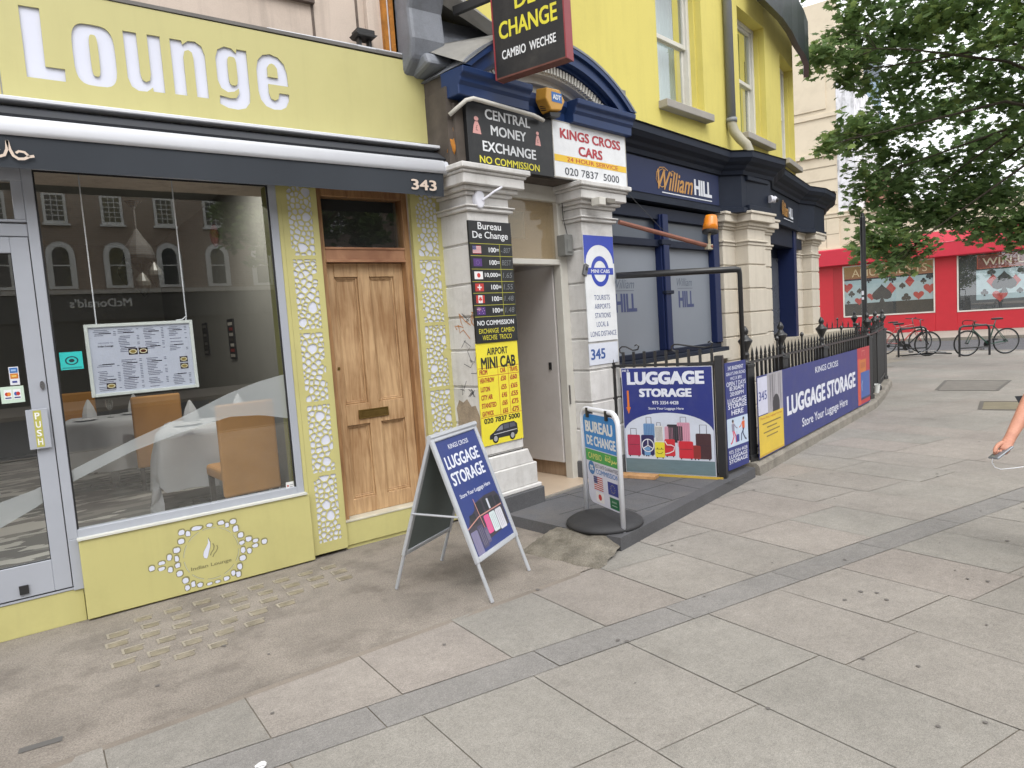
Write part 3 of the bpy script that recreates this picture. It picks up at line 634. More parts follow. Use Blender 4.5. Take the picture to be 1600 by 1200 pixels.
# ---- stripped pine door of number 343
def wood_mat(key, c1, c2, wx=1.0, rough=.5):
    m = bpy.data.materials.new(key); m.use_nodes = True; t = m.node_tree; b = t.nodes['Principled BSDF']; b.inputs['Roughness'].default_value = rough
    tc = NN(t, 'ShaderNodeTexCoord'); mp = NN(t, 'ShaderNodeMapping'); mp.inputs['Scale'].default_value = (14 * wx, 14, 1.3); t.links.new(tc.outputs['Object'], mp.inputs[0])
    n = NN(t, 'ShaderNodeTexNoise'); n.inputs['Scale'].default_value = 2.2; n.inputs['Detail'].default_value = 7; n.inputs['Distortion'].default_value = 1.2; t.links.new(mp.outputs[0], n.inputs['Vector'])
    n2 = NN(t, 'ShaderNodeTexNoise'); n2.inputs['Scale'].default_value = 2.5; n2.inputs['Detail'].default_value = 5; t.links.new(tc.outputs['Object'], n2.inputs['Vector'])
    a = NN(t, 'ShaderNodeMath', operation='ADD'); t.links.new(n.outputs['Fac'], a.inputs[0]); t.links.new(n2.outputs['Fac'], a.inputs[1])
    rp = NN(t, 'ShaderNodeValToRGB'); rp.color_ramp.elements[0].position = .38; rp.color_ramp.elements[0].color = lin(c2); rp.color_ramp.elements[1].position = .62; rp.color_ramp.elements[1].color = lin(c1)
    h = NN(t, 'ShaderNodeMath', operation='MULTIPLY'); h.inputs[1].default_value = .5; t.links.new(a.outputs[0], h.inputs[0]); t.links.new(h.outputs[0], rp.inputs[0]); t.links.new(rp.outputs[0], b.inputs['Base Color'])
    bp = NN(t, 'ShaderNodeBump'); bp.inputs['Strength'].default_value = .25; bp.inputs['Distance'].default_value = .003; t.links.new(n.outputs['Fac'], bp.inputs['Height']); t.links.new(bp.outputs[0], b.inputs['Normal'])
    MATS[key] = m; return m
PINE = wood_mat('stripped_pine', '#cfac82', '#9c7650'); PINEF = wood_mat('pine_frame', '#b98f63', '#835c3c'); PINEH = wood_mat('pine_rail', '#bf8f6c', '#8f5f44', .1)
g = RB(); g.box(1.84, 1.885, 4.80, 4.91, .205, 2.72, PINEF); g.box(2.535, 2.588, 4.80, 4.91, .205, 2.72, PINEF); g.box(1.885, 2.535, 4.80, 4.91, 2.63, 2.72, PINEF); g.obj('door_frame', rest, bevel=.004)
g = RB(); g.box(1.885, 2.535, 4.81, 4.91, 2.155, 2.262, PINEH); g.box(1.885, 2.535, 4.800, 4.81, 2.150, 2.170, PINEH); g.box(1.885, 2.535, 4.800, 4.81, 2.245, 2.262, PINEH); g.obj('transom_rail', rest, bevel=.003)
g = RB(); g.rect(1.885, 2.535, 2.262, 2.63, 4.84, glass_mat('dark_fanlight', refl=.9)); g.box(1.885, 2.535, 4.95, 4.96, 2.2, 2.7, mat('dark_void', (.03, .03, .032), rough=.9)); g.obj('fanlight', rest)
Dm = RB(); y0 = 4.872
Dm.box(1.888, 1.962, y0, y0 + .045, .222, 2.150, PINE); Dm.box(2.455, 2.533, y0, y0 + .045, .222, 2.150, PINE); Dm.box(2.150, 2.245, y0, y0 + .045, .222, 2.150, PINE)
for a, b in ((.222, .345), (.915, 1.078), (2.045, 2.150)):
    Dm.box(1.962, 2.150, y0, y0 + .045, a, b, PINE); Dm.box(2.245, 2.455, y0, y0 + .045, a, b, PINE)
for a, b in ((.345, .915), (1.078, 2.045)):
    for c, d in ((1.962, 2.150), (2.245, 2.455)):
        Dm.box(c, d, y0 + .030, y0 + .044, a, b, PINE); Dm.frame(c, d, a, b, .016, y0 + .016, y0 + .030, PINE); Dm.frame(c + .016, d - .016, a + .016, b - .016, .010, y0 + .023, y0 + .030, PINE)
wd = Dm.obj('wooden_door', rest, bevel=.004)
g = RB(); BR = mat('brass', '#8a7140', rough=.35, metal=.85, var=.2, scale=20); g.box(2.06, 2.31, y0 - .008, y0, .958, 1.028, BR); g.frame(2.06, 2.31, .958, 1.028, .008, y0 - .012, y0 - .008, BR); g.box(2.09, 2.28, y0 - .011, y0 - .008, .975, 1.01, BR); g.obj('letter_plate', wd, bevel=.002)
g = RB(); g.lathe(0, 0, [(0, 0)], BR) if False else g.prism(sup(1.935, 1.36, .011, .013, 1, 12), 'y', y0 - .004, y0, BR); g.obj('keyhole', wd)
g = RB(); g.box(1.834, 2.588, 4.775, 4.87, .03, .205, YEL2); g.box(1.834, 2.588, 4.77, 4.92, .205, .221, mat('threshold', '#cfc9b6', rough=.7, var=.2, scale=6)); g.box(1.84, 2.588, 4.79, 4.87, -.01, .03, YEL2); g.obj('door_sill', rest, bevel=.003)
# ---- inside
DIN = mat('dining_wall', '#85847e', rough=.9, var=.06); CEI = mat('dining_ceiling', '#92928c', rough=.95, var=.04); OLV = mat('olive_pier', '#8b8a52', rough=.7, var=.06)
def carpet():
    m = bpy.data.materials.new('dining_carpet'); m.use_nodes = True; t = m.node_tree; b = t.nodes['Principled BSDF']; b.inputs['Roughness'].default_value = .85
    tc = NN(t, 'ShaderNodeTexCoord'); mp = NN(t, 'ShaderNodeMapping'); mp.inputs['Scale'].default_value = (2.2, 6.5, 1); mp.inputs['Rotation'].default_value = (0, 0, .3); t.links.new(tc.outputs['Object'], mp.inputs[0])
    br = NN(t, 'ShaderNodeTexVoronoi'); br.distance = 'MANHATTAN'; br.inputs['Scale'].default_value = 1.6; t.links.new(mp.outputs[0], br.inputs['Vector'])
    rp = NN(t, 'ShaderNodeValToRGB'); rp.color_ramp.interpolation = 'CONSTANT'; e = rp.color_ramp.elements; e[0].color = (.12, .12, .118, 1); e[1].position = .55; e[1].color = (.22, .215, .2, 1); n = e.new(.75); n.color = (.5, .49, .46, 1); n = e.new(.3); n.color = (.13, .125, .12, 1)
    sx_ = NN(t, 'ShaderNodeSeparateColor'); t.links.new(br.outputs['Color'], sx_.inputs[0]); t.links.new(sx_.outputs[0], rp.inputs[0]); t.links.new(rp.outputs[0], b.inputs['Base Color']); return m
g = RB(); g.box(-3.2, 2.56, 4.80, 12.5, .10, .15, carpet()); g.obj('dining_floor', rest)
g = RB(); g.box(-3.2, 2.05, 4.95, 12.5, 3.3, 3.35, CEI); g.obj('dining_ceiling', rest)
g = RB(); g.box(-3.2, 2.05, 12.5, 12.6, .1, 3.35, DIN); g.box(-3.3, -3.2, 4.9, 12.6, .1, 3.35, DIN); g.box(2.02, 2.07, 5.0, 12.5, .15, 3.34, DIN); g.obj('dining_walls', rest)
g = RB(); g.box(1.56, 1.70, 4.81, 5.12, .15, 3.29, OLV); g.box(1.70, 2.02, 5.08, 5.12, .15, 3.29, DIN); g.obj('window_pier', rest)
# ---- things in the dining room, seen through the glass
ORG = mat('tan_leather', '#d69a50', rough=.42, var=.10, scale=3, bump=.1, bscale=90); LIN = mat('white_linen', '#d9dade', rough=.85, var=.04, scale=5); DWD = mat('dark_legs', (.03, .022, .018), rough=.4)
def chair(x, y, rz, lab):
    t = thing('dining_chair', lab, 'chair', (x, y, .15), rz, 'tan leather dining chairs')
    g = MB(); g.prism([(-.245, .05), (-.235, .0), (-.225, .0), (-.20, .05), (-.215, .0)], 'x', 0, .001, ORG) if False else None
    vs = []; n = 8
    g.box(-.23, .23, -.265, -.215, .24, .98, ORG); bk = g.obj('backrest', t, bevel=.022, seg=3); 
    g = MB(); g.box(-.22, .22, -.21, .23, .36, .46, ORG); g.obj('seat', t, bevel=.03, seg=3)
    for sx in (-.19, .19):
        for sy in (-.22, .19):
            g = MB(); g.box(sx - .02, sx + .02, sy - .02, sy + .02, 0, .37, DWD); g.obj('leg', t)
    return t
chair(1.40, 5.86, R(4), 'tan leather dining chair with its tall back to the window, nearest the glass'); chair(1.12, 8.05, R(-6), 'tan leather dining chair farther back behind the menu board, left of the nearest chair')
chair(.45, 9.75, R(170), 'tan leather dining chair at the far side of the rear white table')
chair(-.75, 7.9, R(-60), 'tan leather dining chair in the dark left part of the room')
def cloth_table(x, y, rz, lab, s=.46):
    t = thing('dining_table', lab, 'table', (x, y, .15), rz, 'tables under white cloths')
    g = MB(); g.box(-.4, .4, -.4, .4, .70, .73, DWD); g.box(-.04, .04, -.04, .04, 0, .7, mat('table_steel', '#b8b8b8', rough=.25, metal=.9)); g.box(-.24, .24, -.03, .03, 0, .03, DWD); g.box(-.03, .03, -.24, .24, 0, .03, DWD); g.obj('table_base', t)
    g = MB(); n = 31; vs = []; fs = []
    for j in range(n):
        for i in range(n):
            u, v = -.98 + 1.96 * i / (n - 1), -.98 + 1.96 * j / (n - 1); hu, hv = .44, .44
            du, dv = max(0, abs(u) - hu), max(0, abs(v) - hv); drop = du + dv
            x_ = math.copysign(min(abs(u), hu) + .10 * du + .045 * math.sin(v * 14) * min(1, du * 4), u); y_ = math.copysign(min(abs(v), hv) + .10 * dv + .045 * math.sin(u * 14 + 1) * min(1, dv * 4), v)
            vs.append((x_, y_, .74 - min(.70, drop * (.95 if du * dv == 0 else .82))))
    for j in range(n - 1):
        for i in range(n - 1): o = j * n + i; fs.append((o, o + 1, o + n + 1, o + n))
    g.add(vs, fs, LIN); g.obj('tablecloth', t, smooth=True)
    for k, (a, b) in enumerate(((-.2, -.12), (.22, .15))):
        pl_ = MB(); pl_.lathe(0, 0, [(.02, 0), (.08, .004), (.125, .016), (.12, .018), (.07, .008), (.0, .007)], mat('china', '#e7e8ea', rough=.25)); o = pl_.obj('plate'); c, s_ = math.cos(rz), math.sin(rz); o.location = (x + a * c - b * s_, y + a * s_ + b * c, .892)
        tag(o, 'white plate laid on the %s, %s side' % (lab.split(',')[0], 'left' if k == 0 else 'right'), 'plate', 'place settings')
        nk = MB(); nk.lathe(0, 0, [(.075, 0), (.07, .06), (.05, .13), (.012, .21), (.0, .215)], LIN, 8); o = nk.obj('napkin'); o.location = (x + (a + .02) * c - (b + .18) * s_, y + (a + .02) * s_ + (b + .18) * c, .891)
        tag(o, 'white napkin cone on the %s, %s side' % (lab.split(',')[0], 'left' if k == 0 else 'right'), 'napkin', 'place settings')
    wg = MB(); wg.lathe(0, 0, [(.035, 0), (.033, .003), (.004, .008), (.004, .08), (.03, .11), (.036, .15), (.032, .19), (.030, .19), (.033, .15), (.026, .115), (0, .1)], glass_mat('wine_glass_mat', refl=1.3)); o = wg.obj('wine_glass'); o.location = (x + .02, y - .02, .892); tag(o, 'stemmed wine glass standing on the %s' % lab.split(',')[0], 'wine glass')
cloth_table(1.40, 6.75, R(-14), 'nearest table under a white cloth with hanging points, by the window'); cloth_table(.72, 8.55, R(-10), 'rear table under a white cloth, behind the menu board'); cloth_table(-.9, 9.2, R(8), 'third table under a white cloth, deep in the dark room')
IRN = mat('dark_metal', (.012, .0115, .011), rough=.8, spec=.15)
lan = thing('pendant_lantern', 'dark pierced metal lantern cluster hanging from a chain inside the window', 'lantern', (.98, 7.0, 2.2))
g = MB(); g.lathe(0, 0, [(.07, .75), (.06, .74), (.02, .70), (.012, .68)], IRN); g.tube([(0, 0, .70), (0, 0, .48)], .008, IRN); g.obj('chain', lan)
g = MB(); g.lathe(0, 0, [(.012, .50), (.03, .47), (.05, .43), (.11, .34), (.135, .26), (.13, .23), (.05, .18), (.02, .12), (0.0, .08)], IRN, 12); g.obj('canopy', lan)
for a, b, c in ((-.12, .02, .1), (.11, -.03, .08), (.02, .1, .0), (.0, -.08, -.02)):
    g = MB(); g.tube([(a * .6, b * .6, .24), (a, b, c + .1)], .005, IRN); g.lathe(a, b, [(.01, c + .12), (.03, c + .09), (.06, c + .04), (.065, c), (.05, c - .04), (.015, c - .09), (0, c - .11)], mat('pierced_glass', '#33322e', rough=.5, var=.7, scale=45, spec=.3), 12); g.obj('globe', lan)
o = MB().box(-.1, .1, -.035, .035, -.03, 0, mat('cream_plastic', '#dedccf', rough=.5)).box(-.085, .085, -.04, -.034, -.024, -.006, mat('lamp_diffuser', '#f1efe0', rough=.4, emit=1.6)).obj('ceiling_lamp', bevel=.004); o.location = (1.38, 7.56, 3.295); tag(o, 'small oblong lamp fixed to the dining room ceiling near the glass', 'ceiling lamp')
def room_light(x, y, z, p, sx, sy):                       # added fill lights: front one for the ceiling lamp, rear one without a lamp
    l_ = bpy.data.lights.new('room_fill', 'AREA'); l_.shape = 'RECTANGLE'; l_.size = sx; l_.size_y = sy; l_.energy = p; l_.color = (1, .96, .88); o_ = bpy.data.objects.new('room_fill', l_); COL.objects.link(o_); o_.location = (x, y, z)
room_light(1.25, 6.6, 3.25, 28, .2, .07); room_light(-.2, 9.0, 3.25, 8, .5, .5)
mk = MB(); mk.blob((0, 0, 0), (.05, .085, .135), mat('reflection_red', '#6e2320', rough=.6, var=.5, scale=25), amp=.25, seed=5); o = mk.obj('red_reflection_shape'); o.location = (1.975, 8.38, 2.87); tag(o, 'dark red shape added on the dining room side wall in place of a reflection', 'red shape')  # red blob placed on the wall to imitate a reflection in the glass
for k, (y, z, h_, lab) in enumerate(((9.55, 1.69, .42, 'tall narrow dark picture on the dining room side wall, the left of two'), (8.22, 1.66, .46, 'tall narrow picture with red and pale marks on the side wall, the right of two'))):
    t = thing('wall_picture', lab, 'picture', (2.003, y, z), 0, 'pictures on the dining room wall'); g = MB(); g.box(-.0, .015, -.13, .13, -h_ / 2, h_ / 2, MATS['black_plastic']); g.obj('panel', t)
    g = MB(); 
    for q in range(7): g.box(-.003, -.001, -.1, .09 - .02 * (q % 3), -h_ / 2 + .02 + q * h_ / 7.5, -h_ / 2 + .055 + q * h_ / 7.5, P(['#b5b0a8', '#8c2f2b', '#c9c4bb', '#46403c'][q % 4] if k else ['#77736d', '#3d3a36'][q % 2]))
    g.obj('print', t)
# ---- hung in or stuck on the glass
mb_ = thing('menu_board', 'white framed menu board hanging on two wires inside the window', 'menu board', (.633, 4.80, 1.334)); MO = Matrix.Translation((-.633, -4.80, -1.334))
g = MB(MO.copy()); g.frame(.331, .935, 1.334, 1.776, .02, 4.785, 4.805, mat('white_frame', '#e8ece9', rough=.4)); g.obj('frame', mb_, bevel=.002)
g = MB(MO.copy()); g.rect(.34, .926, 1.343, 1.767, 4.797, mat('menu_paper', '#d3d7e8', rough=.6, var=.03)); g.obj('menu_sheet', mb_)
g = MB(MO.copy()); TX = P('#858799'); TX2 = P('#3a3340'); rr = random.Random(5)
for c, (a, b) in enumerate(((.375, .50), (.505, .625), (.645, .765), (.785, .90))):
    for k in range(36):
        z = 1.735 - .0105 * k
        if c == 0 and 4 < k < 20: continue
        if c in (1, 2) and 13 < k < 18 and True: 
            if not (c == 1 and k > 20): continue
        if c == 3 and k > 16 and k < 29: continue
        if rr.random() < .13: continue
        w_ = rr.uniform(.45, 1) * (b - a); g.rect(a + rr.uniform(0, .01), a + w_ * .72, z, z + .0035, 4.7955, TX); 
        if rr.random() < .7: g.rect(b - .018, b - .004, z, z + .0035, 4.7955, TX)
        if k % 9 == 2: g.rect(a + .03, b - .03, z + .0005, z + .0055, 4.795, TX2)
g.text('WELCOME TO', .395, .475, 1.655, 1.663, 4.795, TX); g.text('Indian Lounge', .393, .475, 1.632, 1.645, 4.795, TX2, bold=.03)
g.obj('text', mb_)
g = MB(MO.copy()); 
for a, b, c, d in ((.553, .603, 1.577, 1.617), (.61, .66, 1.577, 1.617), (.838, .885, 1.508, 1.544), (.838, .885, 1.464, 1.500), (.415, .465, 1.377, 1.413)):
    g.rect(a, b, c, d, 4.795, P('#4a3d44')); g.disc((a + b) / 2, (c + d) / 2, (b - a) * .44, (d - c) * .36, 4.7945, P('#e0d6b0')); g.disc((a + b) / 2, (c + d) / 2, (b - a) * .3, (d - c) * .22, 4.794, P('#a8904a' if a != .61 else '#6e3d2a'))
g.obj('food_photos', mb_)
g = MB(MO.copy()); g.tube([(.40, 4.80, 1.775), (.40, 4.802, 2.95)], .004, WHT, 6); g.tube([(.90, 4.80, 1.775), (.905, 4.80, 1.80), (.905, 4.802, 2.95)], .004, WHT, 6); g.tube([(.84, 4.798, 1.778), (.88, 4.797, 1.782), (.902, 4.798, 1.80)], .004, WHT, 6); g.obj('hanging_wires', mb_)
def sticker(name, lab, x0, x1, z0, z1, fill, group=None, y=4.763):
    t = thing(name, lab, 'sticker', ((x0 + x1) / 2, y, (z0 + z1) / 2), 0, group); m_ = Matrix.Translation((-(x0 + x1) / 2, -y, -(z0 + z1) / 2)); g = MB(m_.copy()); g.rect(x0, x1, z0, z1, y, P(fill)); g.obj('backing', t); return t, MB(m_.copy())
t, g = sticker('hygiene_sticker', 'turquoise oblong sticker with a dark badge on the window beside the hanging menu', .192, .306, 1.515, 1.619, '#2fc0bb'); g.ring(.25, 1.568, .02, .026, 4.762, P('#1c4a55'), sx=1.3); g.disc(.25, 1.568, .014, .01, 4.762, P('#20323a')); g.rect(.20, .298, 1.523, 1.529, 4.762, P('#1c8f92')); g.obj('print', t)
t, g = sticker('payment_sticker', 'upright white sticker of payment card symbols on the door glass, the upper of two', -.055, -.010, 1.452, 1.556, '#e8eaf0', 'card stickers on the door'); 
for i, (c, d) in enumerate((('#3d6fb5', '#9fc0e8'), ('#d07a2a', '#e9c46a'), ('#e8eaf0', '#2a3a8c'))): z = 1.522 - .033 * i; g.rect(-.051, -.014, z, z + .029, 4.762, P(c)); g.rect(-.045, -.022, z + .009, z + .02, 4.7612, P(d))
g.obj('print', t)
t, g = sticker('payment_sticker', 'wide pale green sticker with two card symbols on the door glass, the lower of two', -.105, .003, 1.352, 1.446, '#cfe3d2', 'card stickers on the door')
for a, c, d in ((-.09, '#c23a32', '#e08a3a'), (-.048, '#2f62b0', '#c23a32')): g.rect(a, a + .036, 1.372, 1.428, 4.762, P('#eef0f2')); g.disc(a + .013, 1.403, .009, .011, 4.7615, P(c)); g.disc(a + .023, 1.403, .009, .011, 4.761, P(d)); g.rect(a + .004, a + .032, 1.378, 1.385, 4.7612, P('#27337a'))
g.obj('print', t)
t, g = sticker('camera_notice', 'tiny white notice in the bottom right corner of the window glass', 1.425, 1.48, .545, .60, '#e9e9e6'); g.disc(1.438, .573, .006, .008, 4.762, P('#c0392b')); g.rect(1.45, 1.475, .575, .579, 4.762, P('#777777')); g.rect(1.45, 1.47, .562, .566, 4.762, P('#777777')); g.obj('print', t)
# ================================================================== CORNER BUILDING (yellow upper floors, betting shop, porch of 345)
YW = mat('yellow_stucco', '#dfd172', rough=.85, var=.05, scale=.8, fine=.03, bump=.06, bscale=30, dirt='#a89a52', dirtamt=.25, dscale=1.0, streak=.12, streakcol='#96894c')
NAVY = mat('navy_paint', '#141c30', rough=.55, var=.12, scale=2, spec=.25); NAVYB = mat('navy_fascia', '#15234c', rough=.5, spec=.3, var=.06)
SLT = mat('slate_paint', '#182030', rough=.6, spec=.25, var=.18, scale=2.5, dirt='#343a40', dirtamt=.3)
BLUE = mat('porch_blue', '#193462', rough=.5, var=.14, scale=3, dirt='#16305c', dirtamt=.5, dscale=4)
STON = mat('cream_stone', '#d6cdbd', rough=.85, var=.06, scale=2, fine=.04, dirt='#9a907f', dirtamt=.35, dscale=2, streak=.3, streakcol='#8b8172')
STW = mat('white_stone', '#dbd9d6', rough=.8, var=.06, scale=2.5, fine=.04, dirt='#8d877e', dirtamt=.42, streak=.35, streakcol='#7d776e', dscale=3.5, bump=.15, bscale=35)
OFFW = mat('offwhite_paint', '#d5d2c9', rough=.55, var=.07, scale=3, dirt='#9a948a', dirtamt=.3)
cb = thing('corner_building', 'yellow painted corner building with a curved front, dark shopfront and white stone piers', 'building', (6, 5.4, 0))
CO = Matrix.Translation((-6, -5.4, 0))
def CB(): return MB(CO.copy())
def FM(fr): return CO @ Matrix.Translation((fr.x, fr.y, 0)) @ Matrix.Rotation(fr.a, 4, 'Z')
def EB(fr=FE): return MB(FM(fr))
W = [(2.87, 5.10), (4.9, 5.46), (6.83, 5.83), (7.96, 6.01), (9.23, 6.32), (10.36, 6.60), (11.57, 7.08), (12.65, 7.47), (13.25, 7.85), (13.62, 8.4), (13.8, 9.2), (13.9, 16)]
def nrm(i): 
    d = Vector(W[min(i + 1, len(W) - 1)]) - Vector(W[max(i - 1, 0)]); d.normalize(); return Vector((-d.y, d.x))
g = CB(); gy = CB(); ZB, ZS, ZH, ZT = 3.3, 4.28, 6.15, 12.5; winspan = (2, 4, 6)
sills = []
for i in range(len(W) - 1):
    a, b = Vector(W[i]), Vector(W[i + 1])
    if i in winspan:
        n_ = Vector((-(b - a).y, (b - a).x)).normalized(); dp = n_ * .30
        for z0, z1 in ((ZB, ZS), (ZH, ZT)): g.add([(a.x, a.y, z0), (b.x, b.y, z0), (b.x, b.y, z1), (a.x, a.y, z1)], [(0, 1, 2, 3)], YW)
        a2, b2 = a + dp, b + dp
        for p, q in ((a, a2), (b, b2)): g.add([(p.x, p.y, ZS), (q.x, q.y, ZS), (q.x, q.y, ZH), (p.x, p.y, ZH)], [(0, 1, 2, 3)], YW)
        for z in (ZS, ZH): g.add([(a.x, a.y, z), (b.x, b.y, z), (b2.x, b2.y, z), (a2.x, a2.y, z)], [(0, 1, 2, 3)], YW)
        e = (b - a).normalized()
        # moulded strips up the reveals
        for k in (0, 1):
            p = (a + e * .0 if k == 0 else b - e * .0); 
            g.add([(p.x + n_.x * .10 + e.x * (.03 if k == 0 else -.03), p.y + n_.y * .10 + e.y * (.03 if k == 0 else -.03), z) for z in (ZS, ZH - .12)] + [(p.x + n_.x * .18 + e.x * (.03 if k == 0 else -.03), p.y + n_.y * .18 + e.y * (.03 if k == 0 else -.03), z) for z in (ZH - .12, ZS)] +
                  [(p.x + n_.x * .10, p.y + n_.y * .10, z) for z in (ZS, ZH - .12)] + [(p.x + n_.x * .18, p.y + n_.y * .18, z) for z in (ZH - .12, ZS)], [(0, 1, 2, 3), (0, 1, 5, 4), (3, 2, 6, 7), (1, 2, 6, 5)], YW)
        sills.append((a, b, n_, e))
    else:
        g.add([(a.x, a.y, ZB), (b.x, b.y, ZB), (b.x, b.y, ZT), (a.x, a.y, ZT)], [(0, 1, 2, 3)], YW)
g.add([(2.87, 5.10, ZB), (2.87, 5.5, ZB), (2.87, 5.5, ZT), (2.87, 5.10, ZT)], [(0, 1, 2, 3)], YW)
g.obj('upper_wall', cb)
SASH = mat('sash_paint', '#dcdad2', rough=.5, var=.05, dirt='#a8a499', dirtamt=.3); CURT = mat('net_curtain', '#b6c4c4', rough=.9, var=.15, scale=9, stretch=(18, 18, 1)); CURT2 = mat('green_curtain', '#9fae7c', rough=.9, var=.15, scale=7, stretch=(14, 14, 1))
SILL = mat('stone_sill', '#a49f97', rough=.85, var=.12, scale=4, fine=.1)
for wi, (a, b, n_, e) in enumerate(sills):
    L = (b - a).length; ang = math.atan2(e.y, e.x); M = CO @ Matrix.Translation((a.x, a.y, 0)) @ Matrix.Rotation(ang, 4, 'Z')
    g = MB(M); g.box(0, L, .17, .30, ZS, ZS + .05, SASH); g.box(0, .085, .17, .30, ZS + .05, ZH, SASH); g.box(L - .085, L, .17, .30, ZS + .05, ZH, SASH); g.box(.085, L - .085, .17, .30, ZH - .06, ZH, SASH)
    f = g.obj('sash_window', cb, bevel=.006)
    g = MB(M); g.frame(.085, L - .085, 5.20, ZH - .06, .05, .20, .235, SASH, wb=.06); g.obj('upper_sash', f, bevel=.005)
    g = MB(M); g.frame(.085, L - .085, ZS + .05, 5.245, .05, .24, .275, SASH, wb=.08, wt=.05); g.obj('lower_sash', f, bevel=.005)
    g = MB(M); g.rect(.135, L - .135, 5.26, ZH - .11, .22, glass_mat('sash_glass', refl=1.6)); g.rect(.135, L - .135, ZS + .13, 5.2, .262, MATS['sash_glass']); g.obj('pane', f)
    g = MB(M); n = 40; vs = []; fs = []
    for i in range(n + 1):
        x = .06 + (L - .12) * i / n; d = .40 + .02 * math.sin(i * 1.9) + .012 * math.sin(i * 4.1); vs += [(x, d, ZS), (x, d, ZH)]
    for i in range(n): fs.append((2 * i, 2 * i + 2, 2 * i + 3, 2 * i + 1))
    g.add(vs, fs, CURT2 if wi else CURT); g.box(0, L, .6, .62, ZS, ZH, MATS['dark_void']); g.obj('curtain', f)
    g = MB(M); g.box(-.03, L + .03, -.13, .17, ZS - .10, ZS - .002, SILL); g.obj('window_sill', cb, bevel=.008)
# curved dark band high on the corner
g = CB(); SGN = mat('dark_band', '#161b24', rough=.35, var=.6, scale=16, spec=.4, dirt='#56646f', dirtamt=.45, dscale=14)
bp_ = [(9.55, 6.18), (10.45, 6.42), (11.1, 6.65), (11.7, 6.90), (12.3, 7.12), (12.85, 7.36), (13.5, 7.74)]
g.sweep(bp_, [(0, 6.22), (.10, 6.22), (.10, 7.02), (0, 7.02)], SGN, closed=True); g.obj('curved_band', cb)
# drainpipe
g = CB(); GP_ = mat('grey_pipe', '#8b8e92', rough=.45, var=.1, scale=3, dirt='#6c6e72', dirtamt=.3)
c0 = Vector((8.72, 6.12)); g.tube([(c0.x, c0.y, 12), (c0.x, c0.y, 4.33)], .062, GP_, 14); g.tube([(c0.x, c0.y, 4.36), (c0.x, c0.y, 4.29), (c0.x + .015, c0.y - .03, 4.18), (c0.x + .05, c0.y - .10, 4.06), (c0.x + .09, c0.y - .17, 3.97), (c0.x + .10, c0.y - .2, 3.88), (c0.x + .10, c0.y - .2, 3.6)], .068, mat('pipe_elbow', '#aaa592', rough=.6, var=.15, scale=8), 14)
g.tube([(c0.x, c0.y, 4.38), (c0.x, c0.y, 4.32)], .078, GP_, 14); g.obj('drainpipe', cb, smooth=.6)
# ---- betting shop front: windows
g = EB(FW); PANE = mat('frosted_grey', '#80868f', rough=.55, var=.05, scale=1.5)
g.box(-2.75, -.0, .0, .12, 1.14, 1.20, NAVY); g.box(-2.75, .05, -.08, .14, 1.09, 1.14, SLT)
for a, b in ((-.155, -.0), (-1.45, -1.29), (-2.75, -2.62)): g.box(a, b, -.02, .10, 1.20, 2.72, NAVYB if a > -2 else NAVY)
g.box(-1.43, -1.31, -.045, -.02, 1.2, 2.72, NAVYB); g.box(-1.45, -1.27, -.06, -.0, 1.83, 1.87, NAVY); g.box(-1.47, -1.27, -.05, .0, 2.38, 2.44, NAVY)
g.box(-2.62, -.155, .0, .10, 2.36, 2.44, NAVY); g.box(-2.62, -.155, .0, .10, 2.66, 2.80, NAVY); g.obj('shop_window_frame', cb, bevel=.006)
g = EB(FW); g.rect(-2.62, -1.45, 1.20, 2.36, .06, PANE); g.rect(-1.29, -.155, 1.20, 2.36, .06, PANE); g.obj('frosted_pane', cb)
g = EB(FW); g.rect(-2.62, -1.45, 2.44, 2.66, .06, mat('dark_light', '#3a4350', rough=.3, var=.1)); g.rect(-1.29, -.155, 2.44, 2.66, .06, MATS['dark_light']); g.obj('top_light', cb)
g = EB(FW)
for a, b, c, d in ((-2.56, -2.00, 1.655, 1.865), (-.965, -.575, 1.672, 1.872)):
    if a < -2: g.text('HILL', -2.30, -1.885, 1.655, 1.85, .0585, P('#2a3768'), bold=.05); g.text('William', -2.33, -1.92, 1.905, 2.0, .0585, P('#4a5566'), shear=.35); g.rect(-2.31, -1.93, 1.878, 1.884, .0585, P('#4a5566'))
    else: g.text('HILL', -.965, -.59, 1.672, 1.868, .0585, P('#2a3768'), bold=.05); g.text('William', -.99, -.62, 1.925, 2.02, .0585, P('#4a5566'), shear=.35); g.rect(-.98, -.61, 1.897, 1.903, .0585, P('#4a5566'))
g.obj('window_lettering', cb)
g = EB(FW); g.box(-3.0, 6.0, .10, .5, .0, 1.09, mat('lightwell_wall', '#b7ae9d', rough=.9, var=.15, scale=2, dirt='#7d7567', dirtamt=.5)); g.box(-3.0, .05, -.12, .10, 1.0, 1.088, STON); g.box(-3.0, .3, .16, .2, 1.0, 3.0, MATS['dark_void']); g.obj('basement_wall', cb)
